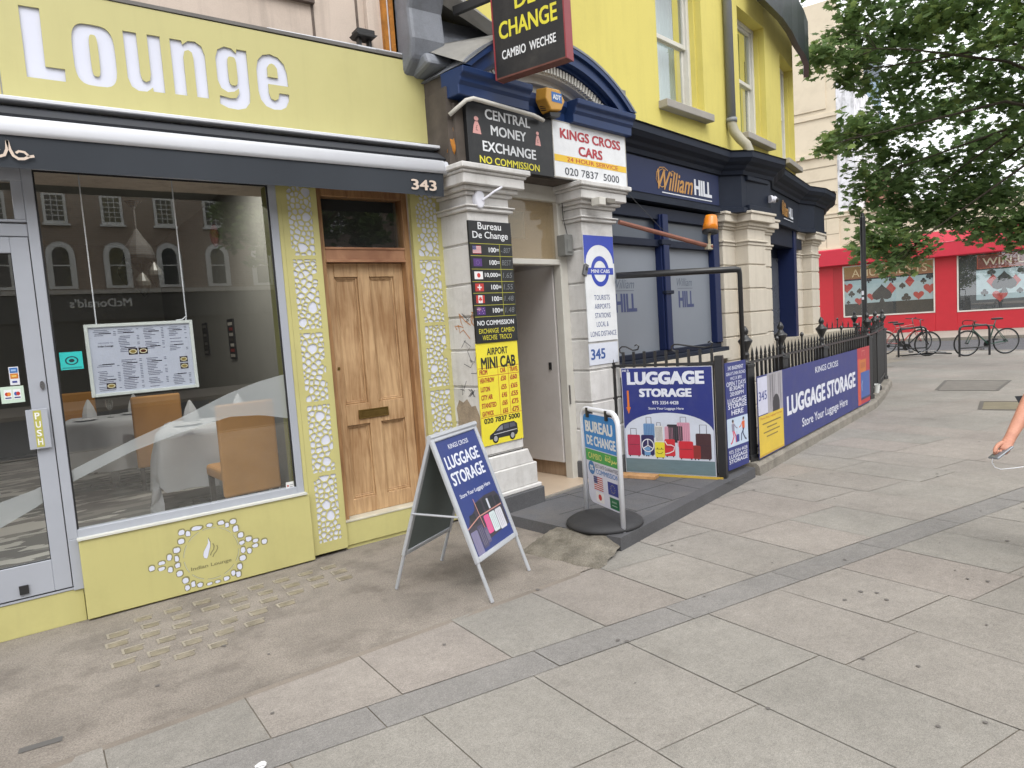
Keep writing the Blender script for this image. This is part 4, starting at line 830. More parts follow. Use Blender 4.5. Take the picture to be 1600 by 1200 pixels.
# stone piers
def pier(fr, s0, s1, t0, t1, z1, m, name, joints=True, bh=.31, zb=0.0, grooves=.012, cap=True, capz=None, over=.09):
    g = EB(fr); z = zb; first_ = True
    capz = capz or (z1 - .36)
    while z < capz - .01:
        zz = min(z + bh, capz); g.box(s0 + grooves, s1 - grooves, t0 + grooves, t1, z, z + .016, m); g.box(s0, s1, t0, t1, z + .016, zz, m); z = zz
    if cap:
        H = z1 - capz
        for a, b, o_ in ((0, .10, .012), (.10, .16, .03), (.16, .50, .0), (.50, .58, .02), (.58, .70, .045), (.70, .92, over), (.92, 1.0, over + .018)):
            g.box(s0 - o_, s1 + o_, t0 - o_, t1 + min(o_, .0), capz + H * a, capz + H * b, m)
    return g.obj(name, cb, bevel=.006)
pier(FW, .06, 1.62, -.04, .4, 2.845, STON, 'stone_pier', capz=2.43)
FP1 = FR(7.74, 5.275, 9.5)
pier(FP1, .04, .56, 0, .35, 2.85, STON, 'stone_pier', capz=2.43, over=.10)
FP2 = FR(10.82, 6.47, 16)
pier(FP2, 0, 1.15, 0, .4, 2.845, STON, 'stone_pier', capz=2.43); FP3 = FR(11.36, 6.46, 16); pier(FP3, 0, .50, 0, .3, 2.85, STON, 'stone_pier', capz=2.43, over=.10)
# doorway between the piers
g = EB(FR(9.0, 5.80, 18)); g.box(-.1, 2.1, .25, .4, 0, 2.85, NAVY); g.box(.0, .16, .0, .3, 0, 2.85, NAVY); g.box(1.55, 1.72, -.02, .3, 0, 2.85, NAVYB); g.box(-.2, 2.2, .0, .3, 2.55, 2.86, NAVY); g.box(-.05, 1.9, -.02, .5, .0, .25, SLT); g.obj('shop_doorway', cb, bevel=.005)
g = EB(FR(9.0, 5.80, 18)); g.rect(.2, 1.53, .3, 2.4, .235, mat('door_glass_grey', '#5d6067', rough=.25, var=.15)); g.obj('shop_door_panel', cb)
# fascia and cornice round the curve
GP2 = [(4.93, 4.945), (7.36, 5.41), (7.62, 5.27), (8.42, 5.38), (8.95, 5.72), (10.75, 6.36), (11.28, 6.38), (12.0, 6.60), (12.7, 6.98), (13.2, 7.7), (13.35, 9.0), (13.45, 15)]
g = CB(); g.sweep(GP2, [(-.25, 2.83), (.06, 2.83), (.06, 2.89), (.03, 2.90), (.03, 3.30), (-.25, 3.30)], SLT); fs_ = g.obj('shop_fascia', cb)
g = CB(); g.sweep(GP2, [(-.3, 3.30), (.06, 3.30), (.075, 3.345), (.11, 3.37), (.13, 3.40), (.185, 3.43), (.21, 3.46), (.225, 3.475), (.225, 3.545), (.24, 3.55), (-.6, 3.70)], SLT); g.obj('cornice', cb)
g = CB(); g.sweep([(x, y) for x, y in GP2[:3]], [(.242, 3.552), (-.45, 3.68), (-.45, 3.69), (.242, 3.557)], LEAD); g.obj('cornice_lead', cb)
for p_, (s0, s1) in ((FP1, (.02, .60)), (FP3, (0, .5))):
    g = EB(p_); g.box(s0 - .05, s1 + .02, -.07, .3, 2.851, 2.93, SLT); g.box(s0 - .02, s1 - .02, -.02, .3, 2.93, 3.28, SLT); g.box(s0 - .04, s1 + .01, -.055, .3, 3.24, 3.30, SLT); g.obj('fascia_block', cb, bevel=.008)
g = CB(); c = Vector((12.55, 6.72)); g.add([(12.0, 6.35, 3.58), (13.0, 6.9, 3.58), (13.3, 7.5, 3.72), (12.2, 7.0, 3.78), (12.0, 6.35, 3.54), (13.0, 6.9, 3.54), (13.3, 7.5, 3.68), (12.2, 7.0, 3.74)], [(0, 1, 2, 3), (4, 5, 6, 7), (0, 1, 5, 4), (1, 2, 6, 5), (2, 3, 7, 6), (3, 0, 4, 7)], mat('rusty_edge', '#4b3431', rough=.7, var=.3, scale=5)); g.obj('canopy_edge', cb)
def fascia_name(fr, s0, s1, h0, h1, z0, z1, z2, z3, lab, ang=0, t=-.042):
    th, mk = on(fr, 'shop_lettering', lab, 'shop sign', s0, t, z0)
    GO = P('#c08a3a'); g = mk(); g.M = g.M; 
    w_ = s1 - s0
    g.text('William', s0 + .02 * w_, s0 + w_, z0, z1, t, GO, bold=.02, shear=.38)
    g.stroke([(s0 + w_ * a, z0 + (z1 - z0) * b) for a, b in ((.30, 1.02), (.20, 1.16), (.08, 1.10), (.0, .82), (-.02, .5), (.04, .22), (.12, .12), (.2, .2))], .010, t, GO); g.stroke([(s0 + w_ * a, z0 + (z1 - z0) * b) for a, b in ((.24, 1.0), (.16, 1.06), (.08, .95), (.04, .7), (.06, .45))], .008, t, GO); g.stroke([(s0 + w_ * a, z0 + (z1 - z0) * b) for a, b in ((.36, .9), (.42, 1.06), (.5, 1.0), (.52, .9))], .008, t, GO)
    g.obj('gold_script', th)
    g = mk(); g.text('HILL', h0, h1, z2, z3, t, P('#dfe2ea'), bold=.06); g.rect(s0 + .1, h1, z2 - .045, z2 - .033, t, P('#dfe2ea')); g.obj('white_capitals', th)
FFA = FR(4.93, 4.945, math.degrees(math.atan2(5.41 - 4.945, 7.36 - 4.93)))
fascia_name(FFA, .92, 1.74, 1.77, 2.22, 2.985, 3.20, 2.995, 3.18, 'gold script William with white capitals HILL on the navy fascia over the grey windows')
gb_, mkb = on(FFA, 'shop_fascia_board', 'flat navy fascia board above the grey betting shop windows', 'sign board', .02, -.035, 2.92)
g = mkb(); g.box(.02, 2.42, -.038, -.031, 2.92, 3.285, NAVYB); g.obj('panel', gb_)
FFB = FR(8.95, 5.70, math.degrees(math.atan2(.66, 1.8)))
fascia_name(FFB, .62, 1.06, 1.10, 1.42, 2.98, 3.18, 2.985, 3.15, 'dim gold and white William HILL on the dark fascia over the recessed shop doorway')
# ---- porch of 345
g = EB(); WIN_ = mat('passage_wall', '#cfc9c4', rough=.7, var=.07, scale=1.5, dirt='#a49c92', dirtamt=.3)
g.box(-.02, .44, 0, .30, .5, 2.50, STW) if False else None
for k in range(8):
    z0 = .085 + .40 * 0 + (.50 if 0 else 0)
zs = [.56, .82, 1.12, 1.415, 1.68, 1.935, 2.245, 2.50]
for a, b in zip(zs, zs[1:]): g.box(.008, .432, .008, .34, a, a + .014, STW); g.box(0, .44, 0, .35, a + .014, b, STW)
g.box(.0, .46, -.01, .35, .44, .56, STW); g.prism([(.0, .44), (.515, .44), (.47, .53), (.46, .56), (.0, .56)], 'y', -.035, .35, STW); g.box(-.0, .535, -.05, .35, .26, .44, STW); g.box(-.01, .56, -.07, .36, .225, .26, STW); pl_ = g.obj('porch_pillar', cb, bevel=.010)
g = EB(); g.box(-.015, .575, -.085, .36, .08, .225, mat('plinth_grey', (.085, .085, .09), rough=.8, var=.2, scale=5, fine=.2)); g.obj('pillar_plinth', pl_, bevel=.008)
g = EB()
for a, b in zip(zs, zs[1:]): g.box(1.378, 1.822, .008, .30, a, a + .014, STW); g.box(1.37, 1.83, 0, .31, a + .014, b, STW)
g.box(1.355, 1.86, -.03, .32, .26, .56, STW); p2 = g.obj('porch_pillar', cb, bevel=.010); g = EB(); g.box(1.34, 1.875, -.06, .33, .08, .26, MATS['plinth_grey']); g.obj('pillar_plinth', p2, bevel=.008)
def capital(s0, s1, t1):
    g = EB()
    for z0, z1, o_ in ((2.50, 2.53, .03), (2.53, 2.545, .045), (2.545, 2.62, .005), (2.62, 2.65, .03), (2.65, 2.685, .065), (2.685, 2.765, .105), (2.765, 2.79, .12), (2.79, 2.832, .145)):
        g.box(s0 - o_, s1 + o_, -o_, t1, z0, z1, STW)
    return g.obj('capital', cb, bevel=.007)
GR1, GR2 = mat('graffiti_black', '#4a4a50', rough=.7), mat('graffiti_orange', '#c98a54', rough=.7); r6 = random.Random(12)
for nm_, m_, z0_, z1_ in (('black_scribble', GR1, 1.05, 1.75), ('orange_scribble', GR2, 1.25, 1.72)):
    g = EB(); g.M = g.M @ Matrix.Translation((-.0, 0, 0)) @ Matrix.Rotation(R(90), 4, 'Z')
    for k in range(7 if m_ is GR1 else 3):
        z = r6.uniform(z0_, z1_); x = r6.uniform(.05, .2); pts = []
        for q in range(7): x = min(.30, max(.02, x + r6.uniform(-.08, .08))); z = min(z1_, max(z0_, z + r6.uniform(-.09, .07))); pts.append((x, z))
        g.stroke(pts, .005 if m_ is GR1 else .008, .0015 + .0008 * (m_ is GR2), m_)
    g.obj(nm_, pl_)
g = EB(); g.M = g.M @ Matrix.Rotation(R(90), 4, 'Z'); g.shape([(.03, .6), (.29, .58), (.31, .72), (.30, .86), (.31, .95), (.27, 1.02), (.22, 1.0), (.17, 1.03), (.12, .97), (.07, .98), (.03, .9), (.015, .82), (.03, .72)], .0012, mat('bare_render', '#a3937f', rough=.95, var=.3, scale=9, fine=.2)); g.obj('bare_patch', pl_)
capital(0, .44, .36); capital(1.37, 1.83, .31)
g = EB(); g.box(-.06, 2.05, .0, .5, 2.83, 3.30, mat('grimy_frieze', '#574f48', rough=.95, var=.3, scale=6, dirt='#2e2b29', dirtamt=.7)); g.box(-.06, 2.05, .12, .5, 3.30, 3.56, MATS['grimy_frieze']); g.box(.44, 1.39, .20, .34, 2.76, 2.832, OFFW); g.obj('frieze', cb)
g = EB()
for k in range(2):
    s0, s1 = ((-.09, .66), (1.22, 2.08))[k]; tb_ = (.10, .30)[k]
    g.prism([(tb_, 3.33), (-.10, 3.33), (-.105, 3.40), (-.125, 3.425), (-.13, 3.455), (-.16, 3.475), (-.165, 3.52), (tb_, 3.53)], 'x', s0, s1, BLUE)
g.prism([(.30, 3.33), (.0, 3.33), (-.005, 3.42), (-.04, 3.47), (-.04, 3.52), (.30, 3.53)], 'x', .66, 1.22, BLUE); g.obj('entablature', cb, bevel=.006)
def arcpts(r, n=24, cx=1.0, cz=2.365): 
    out = []
    for i in range(n + 1):
        a = R(90) + PHI(r) - 2 * PHI(r) * i / n; out.append((cx + r * math.cos(a), cz + r * math.sin(a)))
    return out
PHI = lambda r: math.acos(min(1, (3.532 - 2.365) / r))
g = EB(); cx_ = 1.0
def archband(r0, r1, t0, t1, m, z=2.365):
    A, B = arcpts(r0, cz=z), arcpts(r1, cz=z); n = len(A); vs = [(p[0], t0, p[1]) for p in A] + [(p[0], t0, p[1]) for p in B] + [(p[0], t1, p[1]) for p in A] + [(p[0], t1, p[1]) for p in B]; fs = []
    for i in range(n - 1): fs += [(i, i + 1, n + i + 1, n + i), (n + i, n + i + 1, 3 * n + i + 1, 3 * n + i), (i, 2 * n + i, 2 * n + i + 1, i + 1)]
    g.add(vs, fs + [(0, n, 3 * n, 2 * n), (n - 1, 2 * n - 1, 4 * n - 1, 3 * n - 1)], m)
archband(1.45, 1.56, -.13, .3, BLUE); archband(1.42, 1.45, -.07, .3, BLUE); archband(1.535, 1.577, -.16, .3, BLUE); g.obj('arched_pediment', cb)
g = EB(); archband(1.33, 1.42, -.02, .3, OFFW); archband(1.28, 1.33, .05, .3, OFFW)
for i in range(40):
    a = R(122) - R(64) * i / 39; r0, r1 = 1.345, 1.410; c, s_ = math.cos(a), math.sin(a); q = .011
    g.add([(cx_ + r * c + k * q * s_, t, 2.365 + r * s_ - k * q * c) for r in (r0, r1) for k in (-1, 1) for t in (-.055, -.02)], [(0, 2, 6, 4), (0, 1, 3, 2), (4, 6, 7, 5), (0, 4, 5, 1), (2, 3, 7, 6)], OFFW)
g.box(.2, 1.85, .14, .3, 3.53, 3.72, OFFW); g.prism([(cx_ + 1.3 * math.cos(R(116) - R(52) * i / 16), 2.365 + 1.3 * math.sin(R(116) - R(52) * i / 16)) for i in range(17)], 'y', .10, .3, OFFW); g.obj('tympanum', cb)
g = EB(); archband(1.577, 1.597, -.165, .85, LEAD)
g.add([(-.10, -.17, 3.535), (-.06, -.17, 3.54), (.30, -.165, 3.80), (.62, -.165, 3.925), (.62, .3, 4.05), (-.10, .35, 3.80)], [(0, 1, 5), (1, 2, 5), (2, 3, 4, 5)], mat('weathered_lead', '#8d8b86', rough=.8, var=.2, scale=5, dirt='#5f5b55', dirtamt=.5)); g.obj('porch_roof', cb)
g = EB(); g.box(1.95, 2.16, -.0, .6, 3.76, 3.80, MATS['weathered_lead']); g.box(1.97, 2.12, .05, .6, 3.71, 3.76, OFFW); g.obj('roof_end_slab', cb)
# lead-wrapped console at the party wall
g = CB(); prof = [(4.62, 3.66), (4.58, 3.80), (4.60, 4.02), (4.54, 4.14), (4.50, 4.22), (4.52, 4.30), (4.60, 4.33), (4.68, 4.28), (4.78, 4.22), (4.95, 4.25), (5.12, 4.32), (5.12, 3.55), (4.75, 3.58)]
g.prism(prof, 'x', 2.62, 2.92, LEAD); g.prism([(4.50, 3.60), (4.80, 3.56), (4.80, 3.68), (4.55, 3.70)], 'x', 2.70, 2.95, LEAD); g.obj('lead_console', cb, bevel=.03, seg=2)
g = CB(); g.prism([(4.72, 3.5), (5.2, 3.5), (5.2, 4.20), (4.95, 4.16), (4.78, 3.95)], 'x', 2.88, 3.86, LEAD); vs_ = [(2.92, 4.55, 4.20), (2.95, 4.60, 4.28), (3.55, 4.72, 4.10), (3.9, 4.85, 4.02), (3.9, 5.2, 4.1), (2.92, 5.15, 4.35), (2.92, 4.62, 4.12), (3.55, 4.78, 4.02), (3.9, 4.9, 3.94)]
g.add(vs_, [(0, 1, 2), (1, 5, 4, 3, 2), (0, 2, 7, 6), (2, 3, 8, 7)], MATS['weathered_lead']); g.obj('roof_slope', cb)
FOAM = mat('foam_orange', '#b5772f', rough=.95, var=.35, scale=12, bump=.8, bscale=40, dirt='#6b4520', dirtamt=.5)
g = CB(); g.blob((2.84, 4.47, 2.99), (.045, .05, .085), FOAM, amp=.5, seed=1); g.blob((2.83, 4.47, 3.14), (.03, .03, .08), FOAM, amp=.6, seed=4); g.blob((2.83, 4.48, 2.88), (.03, .03, .04), FOAM, amp=.5, seed=6); g.obj('sealing_foam', cb, smooth=True)
rp = CB(); rp.tube([(2.555, 4.83, 3.74), (2.555, 4.83, 6.5)], .018, WHT, 8); rp.box(2.51, 2.545, 4.80, 4.84, 3.73, 6.5, FOAM); rp.box(2.565, 2.60, 4.80, 4.84, 3.73, 6.5, FOAM); rp.obj('rusted_joint', cb)
g = CB(); g.tube([(2.80, 4.42, 3.205), (2.90, 4.33, 3.30), (2.955, 4.315, 3.315), (3.05, 4.32, 3.31), (3.6, 4.40, 3.295), (3.75, 4.46, 3.29)], .017, OFFW, 8); g.obj('conduit', cb, smooth=True)
g = CB(); g.box(2.79, 2.90, 4.44, 4.9, 2.83, 3.42, MATS['grimy_frieze']); g.obj('frieze_end', cb)
# doorway inside the porch
g = EB(); T = .20
g.box(1.272, 1.372, T, T + .09, .10, 2.77, OFFW); g.box(.44, .50, T + .02, T + .09, .10, 2.77, OFFW); g.box(.50, 1.272, T, T + .09, 2.125, 2.175, OFFW); g.box(.50, 1.272, T, T + .09, 2.70, 2.77, OFFW); g.obj('porch_door_frame', cb, bevel=.005)
g = EB(); g.rect(.5, 1.272, 2.175, 2.70, T + .05, glass_mat('porch_glass', refl=.5, haze=.42, hazecol='#d8bd90')); g.obj('porch_fanlight', cb)  # beige haze in the glass imitates the brightness of the passage behind
g = EB(); g.box(.60, .90, T + .07, T + .085, 2.36, 2.60, mat('old_card', '#56605c', rough=.9, var=.2, scale=5)); g.obj('old_notice_card', cb)
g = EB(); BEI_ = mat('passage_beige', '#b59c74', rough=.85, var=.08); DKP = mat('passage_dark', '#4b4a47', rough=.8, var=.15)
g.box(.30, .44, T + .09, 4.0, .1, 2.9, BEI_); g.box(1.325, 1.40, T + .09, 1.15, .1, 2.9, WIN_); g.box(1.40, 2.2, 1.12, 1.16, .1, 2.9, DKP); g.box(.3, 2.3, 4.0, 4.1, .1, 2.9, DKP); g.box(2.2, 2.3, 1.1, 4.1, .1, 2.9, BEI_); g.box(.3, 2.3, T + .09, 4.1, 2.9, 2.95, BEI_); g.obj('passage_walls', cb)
g = EB(); g.box(.44, 1.40, .0, 4.0, .085, .105, mat('cream_tile', '#cdb9a2', rough=.35, var=.08, scale=4)); g.box(.46, 1.40, -.03, .02, .08, .10, mat('step_edge', '#8f8a82', rough=.7, var=.2, scale=6)); g.obj('entrance_step', cb)
g = EB(); TIL = wood_mat('skirting_tile', '#b39a80', '#8c745c', .3); g.box(1.312, 1.325, T + .10, .62, .106, .245, TIL); g.box(1.312, 1.325, .625, 1.14, .106, .245, TIL); g.obj('skirting_tiles', cb)
g = EB(); g.prism([(.60, .5), (.60, 2.08), (1.02, 2.08), (1.02, .5)], 'x', 1.325, 1.343, WIN_) if False else None
g = EB(); g.box(1.262, 1.298, T + .10, T + .92, .25, 2.12, mat('door_paint', '#cbc6c3', rough=.6, var=.05, scale=2, dirt='#9a938d', dirtamt=.35, dscale=4)); dl = g.obj('porch_door', cb, bevel=.004); g = EB(); g.box(1.252, 1.264, T + .18, T + .21, 1.15, 1.22, MATS['black_plastic']); g.tube([(1.285, T - .01, .82), (1.285, T - .01, 1.0)], .008, mat('dull_steel', '#8b8784', rough=.4, metal=.7), 8); g.obj('lock', dl)
g = EB()
for k in range(2): g.box(.98 + .25 * k, 1.16 + .25 * k, 3.97, 3.99, 1.2, 1.6, P('#6f6a60'))
g.obj('passage_pictures', cb)
# ================================================================== SIGNS ON THE PORCH
WH_ = P('#eceef0'); BK = P('#17181a'); YE = P('#e6dc3c'); NV = P('#2b3a86'); RED = P('#b22a36')
SBOX = mat('sign_edge', '#b9b5ac', rough=.5, var=.15, scale=5)
def flag(g, kind, x0, x1, z0, z1, y):
    w_, h = x1 - x0, z1 - z0
    if kind == 'us':
        g.rect(x0, x1, z0, z1, y, P('#e6e2e4'))
        for i in range(7): g.rect(x0, x1, z0 + h * (2 * i) / 13, z0 + h * (2 * i + 1) / 13, y - .0004, P('#c23b45'))
        g.rect(x0, x0 + w_ * .42, z0 + h * 6 / 13, z1, y - .0008, P('#3a3d78'))
        for i in range(3):
            for j in range(4): g.disc(x0 + w_ * (.06 + .1 * j), z0 + h * (.54 + .16 * i), h * .025, h * .025, y - .0012, P('#e6e2e4'), 6)
    elif kind == 'eu':
        g.rect(x0, x1, z0, z1, y, P('#303a8c'))
        for i in range(12): a = i * math.pi / 6; g.disc((x0 + x1) / 2 + h * .3 * math.cos(a), (z0 + z1) / 2 + h * .3 * math.sin(a), h * .045, h * .045, y - .0004, P('#b9b07a'), 5)
    elif kind == 'jp': g.rect(x0, x1, z0, z1, y, P('#eeecee')); g.disc((x0 + x1) / 2, (z0 + z1) / 2, min(w_, h) * .3, min(w_, h) * .3, y - .0004, P('#cf3a37'))
    elif kind == 'ch': g.rect(x0, x1, z0, z1, y, P('#c8362f')); cx, cz = (x0 + x1) / 2, (z0 + z1) / 2; g.rect(cx - w_ * .25, cx + w_ * .25, cz - h * .09, cz + h * .09, y - .0004, P('#eeecee')); g.rect(cx - w_ * .07, cx + w_ * .07, cz - h * .35, cz + h * .35, y - .0005, P('#eeecee'))
    elif kind == 'ca':
        g.rect(x0, x1, z0, z1, y, P('#eeecee')); g.rect(x0, x0 + w_ * .25, z0, z1, y - .0004, P('#c8362f')); g.rect(x1 - w_ * .25, x1, z0, z1, y - .0004, P('#c8362f'))
        cx, cz = (x0 + x1) / 2, (z0 + z1) / 2; g.shape([(cx + w_ * .22 * a, cz + h * .42 * b) for a, b in ((0, 1), (.25, .5), (.7, .7), (.55, .2), (1, 0), (.5, -.45), (.08, -.4), (.06, -1), (-.06, -1), (-.08, -.4), (-.5, -.45), (-1, 0), (-.55, .2), (-.7, .7), (-.25, .5))], y - .0006, P('#c8362f'))
    elif kind == 'au':
        g.rect(x0, x1, z0, z1, y, P('#54307c')); g.rect(x0, x0 + w_ * .5, z0 + h * .72, z0 + h * .80, y - .0004, P('#d9c9d9')); g.rect(x0 + w_ * .22, x0 + w_ * .28, z0 + h * .5, z1, y - .0004, P('#d9c9d9')); g.stroke([(x0, z1), (x0 + w_ * .5, z0 + h * .5)], h * .05, y - .0006, P('#c05a6a')); g.stroke([(x0, z0 + h * .5), (x0 + w_ * .5, z1)], h * .05, y - .0006, P('#c05a6a'))
        for a, b in ((.25, .22), (.75, .8), (.75, .2), (.88, .55), (.63, .5)): g.disc(x0 + w_ * a, z0 + h * b, h * .05, h * .05, y - .0005, P('#d9c9d9'), 7)
    elif kind == 'sa':
        g.rect(x0, x1, z0, z1, y, P('#1f6b45'))
        for k in range(4): g.stroke([(x0 + w_ * (.25 + .13 * k), z0 + h * .55), (x0 + w_ * (.28 + .13 * k), z0 + h * .72), (x0 + w_ * (.33 + .13 * k), z0 + h * .56)], h * .05, y - .0004, P('#d5e2d8'))
        g.rect(x0 + w_ * .22, x0 + w_ * .78, z0 + h * .28, z0 + h * .33, y - .0004, P('#d5e2d8'))
# --- money exchange board
th, mk = on(FE, 'money_exchange_sign', 'black sign reading CENTRAL MONEY EXCHANGE NO COMMISSION with two money bags over the porch', 'sign', .02, -.045, 2.84)
g = mk(); g.box(.02, .985, -.045, -.002, 2.842, 3.328, BK); g.obj('board', th, bevel=.003)
g = mk(); y = -.0468
g.text('CENTRAL', .21, .715, 3.212, 3.29, y, WH_, bold=.03); g.text('MONEY', .262, .66, 3.094, 3.172, y, WH_, bold=.028); g.text('EXCHANGE', .165, .765, 2.962, 3.042, y, WH_, bold=.03); g.text('NO COMMISSION', .125, .80, 2.868, 2.925, y, YE, bold=.022)
g.obj('lettering', th)
g = mk(); PK = P('#e3a6a0')
for cx, z0, z1, wd in ((.115, 3.085, 3.215, .088), (.80, 3.085, 3.20, .066)):
    g = mk(); h = z1 - z0; g.shape([(cx - wd / 2, z0), (cx + wd / 2, z0), (cx + wd * .36, z0 + h * .45), (cx + wd * .16, z0 + h * .72), (cx - wd * .16, z0 + h * .72), (cx - wd * .36, z0 + h * .45)], y, PK); g.disc(cx, z0 + h * .87, wd * .27, h * .13, y, PK, 12); g.rect(cx - wd * .2, cx + wd * .2, z0 + h * .70, z0 + h * .745, y - .0006, P('#6b3b38')); g.text('£', cx - wd * .12, cx + wd * .12, z0 + h * .18, z0 + h * .5, y - .0006, P('#7c5a55')); g.tg = []; g.obj('money_bag', th)
th, mk = on(FE, 'cab_office_sign', 'white and yellow sign reading KINGS CROSS CARS with a telephone number', 'sign', .99, -.045, 2.84)
g = mk(); g.box(.988, 2.04, -.047, -.002, 2.852, 3.33, WH_); g.frame(.985, 2.043, 2.848, 3.334, .010, -.050, -.046, MATS['sign_edge'], wb=.01); g.obj('board', th, bevel=.002)
g = mk(); y = -.0485; g.rect(.997, 2.033, 2.988, 3.045, y, P('#f0c52c')); g.obj('yellow_band', th)
g = mk(); y = -.0492; g.text('KINGS CROSS', 1.085, 1.955, 3.19, 3.275, y, RED, bold=.042); g.text('CARS', 1.325, 1.67, 3.065, 3.15, y, RED, bold=.042); g.text('24 HOUR SERVICE', 1.16, 1.90, 2.998, 3.036, y, P('#c0432b'), bold=.012); g.text('020 7837  5000', 1.125, 1.91, 2.88, 2.945, y, P('#2f3440'), bold=.004); g.obj('lettering', th)
# --- bureau board and cab fares poster on the left pillar
th, mk = on(FE, 'exchange_rate_board', 'tall black Bureau De Change rate board with six flags beside the pine door', 'sign', .2, -.02, 1.47)
g = mk(); g.box(-.02, .435, -.02, -.002, 1.474, 2.425, BK); g.obj('board', th)
g = mk(); y = -.0208; g.text('Bureau', .075, .325, 2.36, 2.415, y, WH_, bold=.012); g.text('De Change', .015, .395, 2.275, 2.345, y, WH_, bold=.012)
zz = [2.25, 2.155, 2.052, 1.955, 1.865, 1.77, 1.68]
for i, s in enumerate(('100=', '100=', '10,000=', '100=', '100=', '100=')): g.text(s, .115 if i == 2 else .175, .285, (zz[i] + zz[i + 1]) / 2 - .018, (zz[i] + zz[i + 1]) / 2 + .02, y, WH_, bold=.022)
g.text('NO COMMISSION', .0, .40, 1.612, 1.65, y, WH_, bold=.02); g.text('EXCHANGE  CAMBIO', .012, .40, 1.548, 1.586, y, YE); g.text('WECHSE  TROCO', .045, .365, 1.495, 1.533, y, YE); g.obj('lettering', th)
g = mk()
for z in zz: g.rect(-.02, .435, z - .002, z + .002, -.0206, P('#b9b63a'))
g.rect(.292, .296, 1.68, 2.25, -.0206, P('#b9b63a')); g.obj('rules', th)
for i, k in enumerate(('us', 'eu', 'jp', 'ch', 'ca', 'au')):
    g = mk()
    if k == 'eu': g.rect(.006, .094, (zz[i] + zz[i + 1]) / 2 - .03, (zz[i] + zz[i + 1]) / 2 + .03, -.0208, P('#54307c')); 
    flag(g, k, .006, .094, (zz[i] + zz[i + 1]) / 2 - .03, (zz[i] + zz[i + 1]) / 2 + .03, -.0212) if k != 'eu' else [g.disc(.05 + .016 * math.cos(a * .7), (zz[i] + zz[i + 1]) / 2 + .016 * math.sin(a * .7), .003, .003, -.0213, P('#8f7fb0'), 5) for a in range(9)]
    g.obj('flag', th)
g = mk(); CH = P('#7a7d80'); rr = random.Random(3)
for i, s in enumerate(('-.807', 'BEST', '1.65', '1.55', '1.48', '1.48')): g.text(s, .31, .415, (zz[i] + zz[i + 1]) / 2 - .02, (zz[i] + zz[i + 1]) / 2 + .022, -.0209, CH, shear=.15)
g.obj('chalked_rates', th)
th, mk = on(FE, 'cab_fares_poster', 'yellow AIRPORT MINI CAB fares poster with a dark people carrier, under the black rate board', 'poster', .2, -.012, .66)
g = mk(); g.box(-.025, .43, -.012, -.003, .655, 1.472, P('#efdf3a')); g.obj('sheet', th)
g = mk(); y = -.0128; DK = P('#23231f'); g.text('AIRPORT', .085, .315, 1.375, 1.432, y, DK, bold=.035); g.text('MINI CAB', .015, .395, 1.265, 1.36, y, DK, bold=.045)
rz = [1.235, 1.17, 1.10, 1.035, .97, .905]
for i, (a, b, c) in enumerate((('FROM', 'CAR', 'TRAVEL'), ('HEATHROW', '£50', '£60'), ('LUTON', '£55', '£65'), ('CITY AIR', '£45', '£55'), ('STANSTED', '£65', '£75'), ('GATWICK', '£65', '£75'))):
    z = rz[i]; g.text(a, -.008, {0: .075, 1: .145, 2: .09, 3: .115, 4: .15, 5: .115}[i], z - .012, z + .028, y, P('#b0482e'), bold=.05); g.text(b, .215, .275, z - .012, z + .028, y, P('#b0482e'), bold=.05); g.text(c, .322, .40 if i else .418, z - .012, z + .028, y, P('#b0482e'), bold=.05)
g.text('020 7837 5000', .005, .405, .832, .875, y, DK, bold=.04); g.obj('lettering', th)
g = mk(); RD = P('#c0562e')
for z in (1.275, 1.21, .885): g.rect(-.022, .428, z - .0022, z + .0022, -.0126, RD)
for x in (.19, .305): g.rect(x - .002, x + .002, .885, 1.275, -.0126, RD)
g.obj('rules', th)
g = mk(); CB_ = P('#2c2c34'); y = -.0128
g.shape([(.05, .70), (.055, .735), (.10, .755), (.165, .80), (.20, .812), (.33, .815), (.365, .79), (.37, .72), (.355, .70)], y, CB_)
g.shape([(.125, .758), (.168, .79), (.20, .80), (.20, .762)], y - .0006, P('#8b8c96')); g.shape([(.21, .764), (.21, .802), (.27, .804), (.27, .766)], y - .0006, P('#565866')); g.shape([(.28, .766), (.28, .804), (.335, .803), (.35, .77)], y - .0006, P('#565866')); g.stroke([(.10, .735), (.36, .745)], .006, y - .0006, P('#c9c9cc'))
for cx in (.115, .305): g.disc(cx, .70, .034, .036, y - .0006, P('#151517'), 18); g.disc(cx, .70, .021, .023, y - .0011, P('#a9a9ad'), 16)
g.obj('car_picture', th)
# --- mini cabs plate and number plate on the right pillar
th, mk = on(FE, 'mini_cabs_sign', 'tall blue and white MINI CABS roundel sign on the porch pillar beside the gate', 'sign', 1.55, -.012, 1.39)
g = mk(); g.box(1.362, 1.805, -.012, -.003, 1.395, 2.375, WH_); g.obj('plate', th)
g = mk(); UB = P('#2f46b4'); y = -.0128; n = 16
pts = [(1.362, 2.12)] + [(1.585 + .205 * math.cos(R(180 - 180 * i / n)), 2.12 + .17 * math.sin(R(180 - 180 * i / n))) for i in range(n + 1)] + [(1.805, 2.12), (1.805, 2.375), (1.362, 2.375)]
g.shape(pts, y, UB); g.obj('blue_corner_field', th)
g = mk(); g.ring(1.585, 2.045, .098, .142, y - .0006, UB, sx=.95); g.rect(1.395, 1.785, 2.015, 2.078, y - .0011, UB); g.obj('roundel', th)
g = mk(); g.text('MINI CABS', 1.45, 1.73, 2.03, 2.063, y - .0018, WH_, bold=.02); GB = P('#4a5a8c')
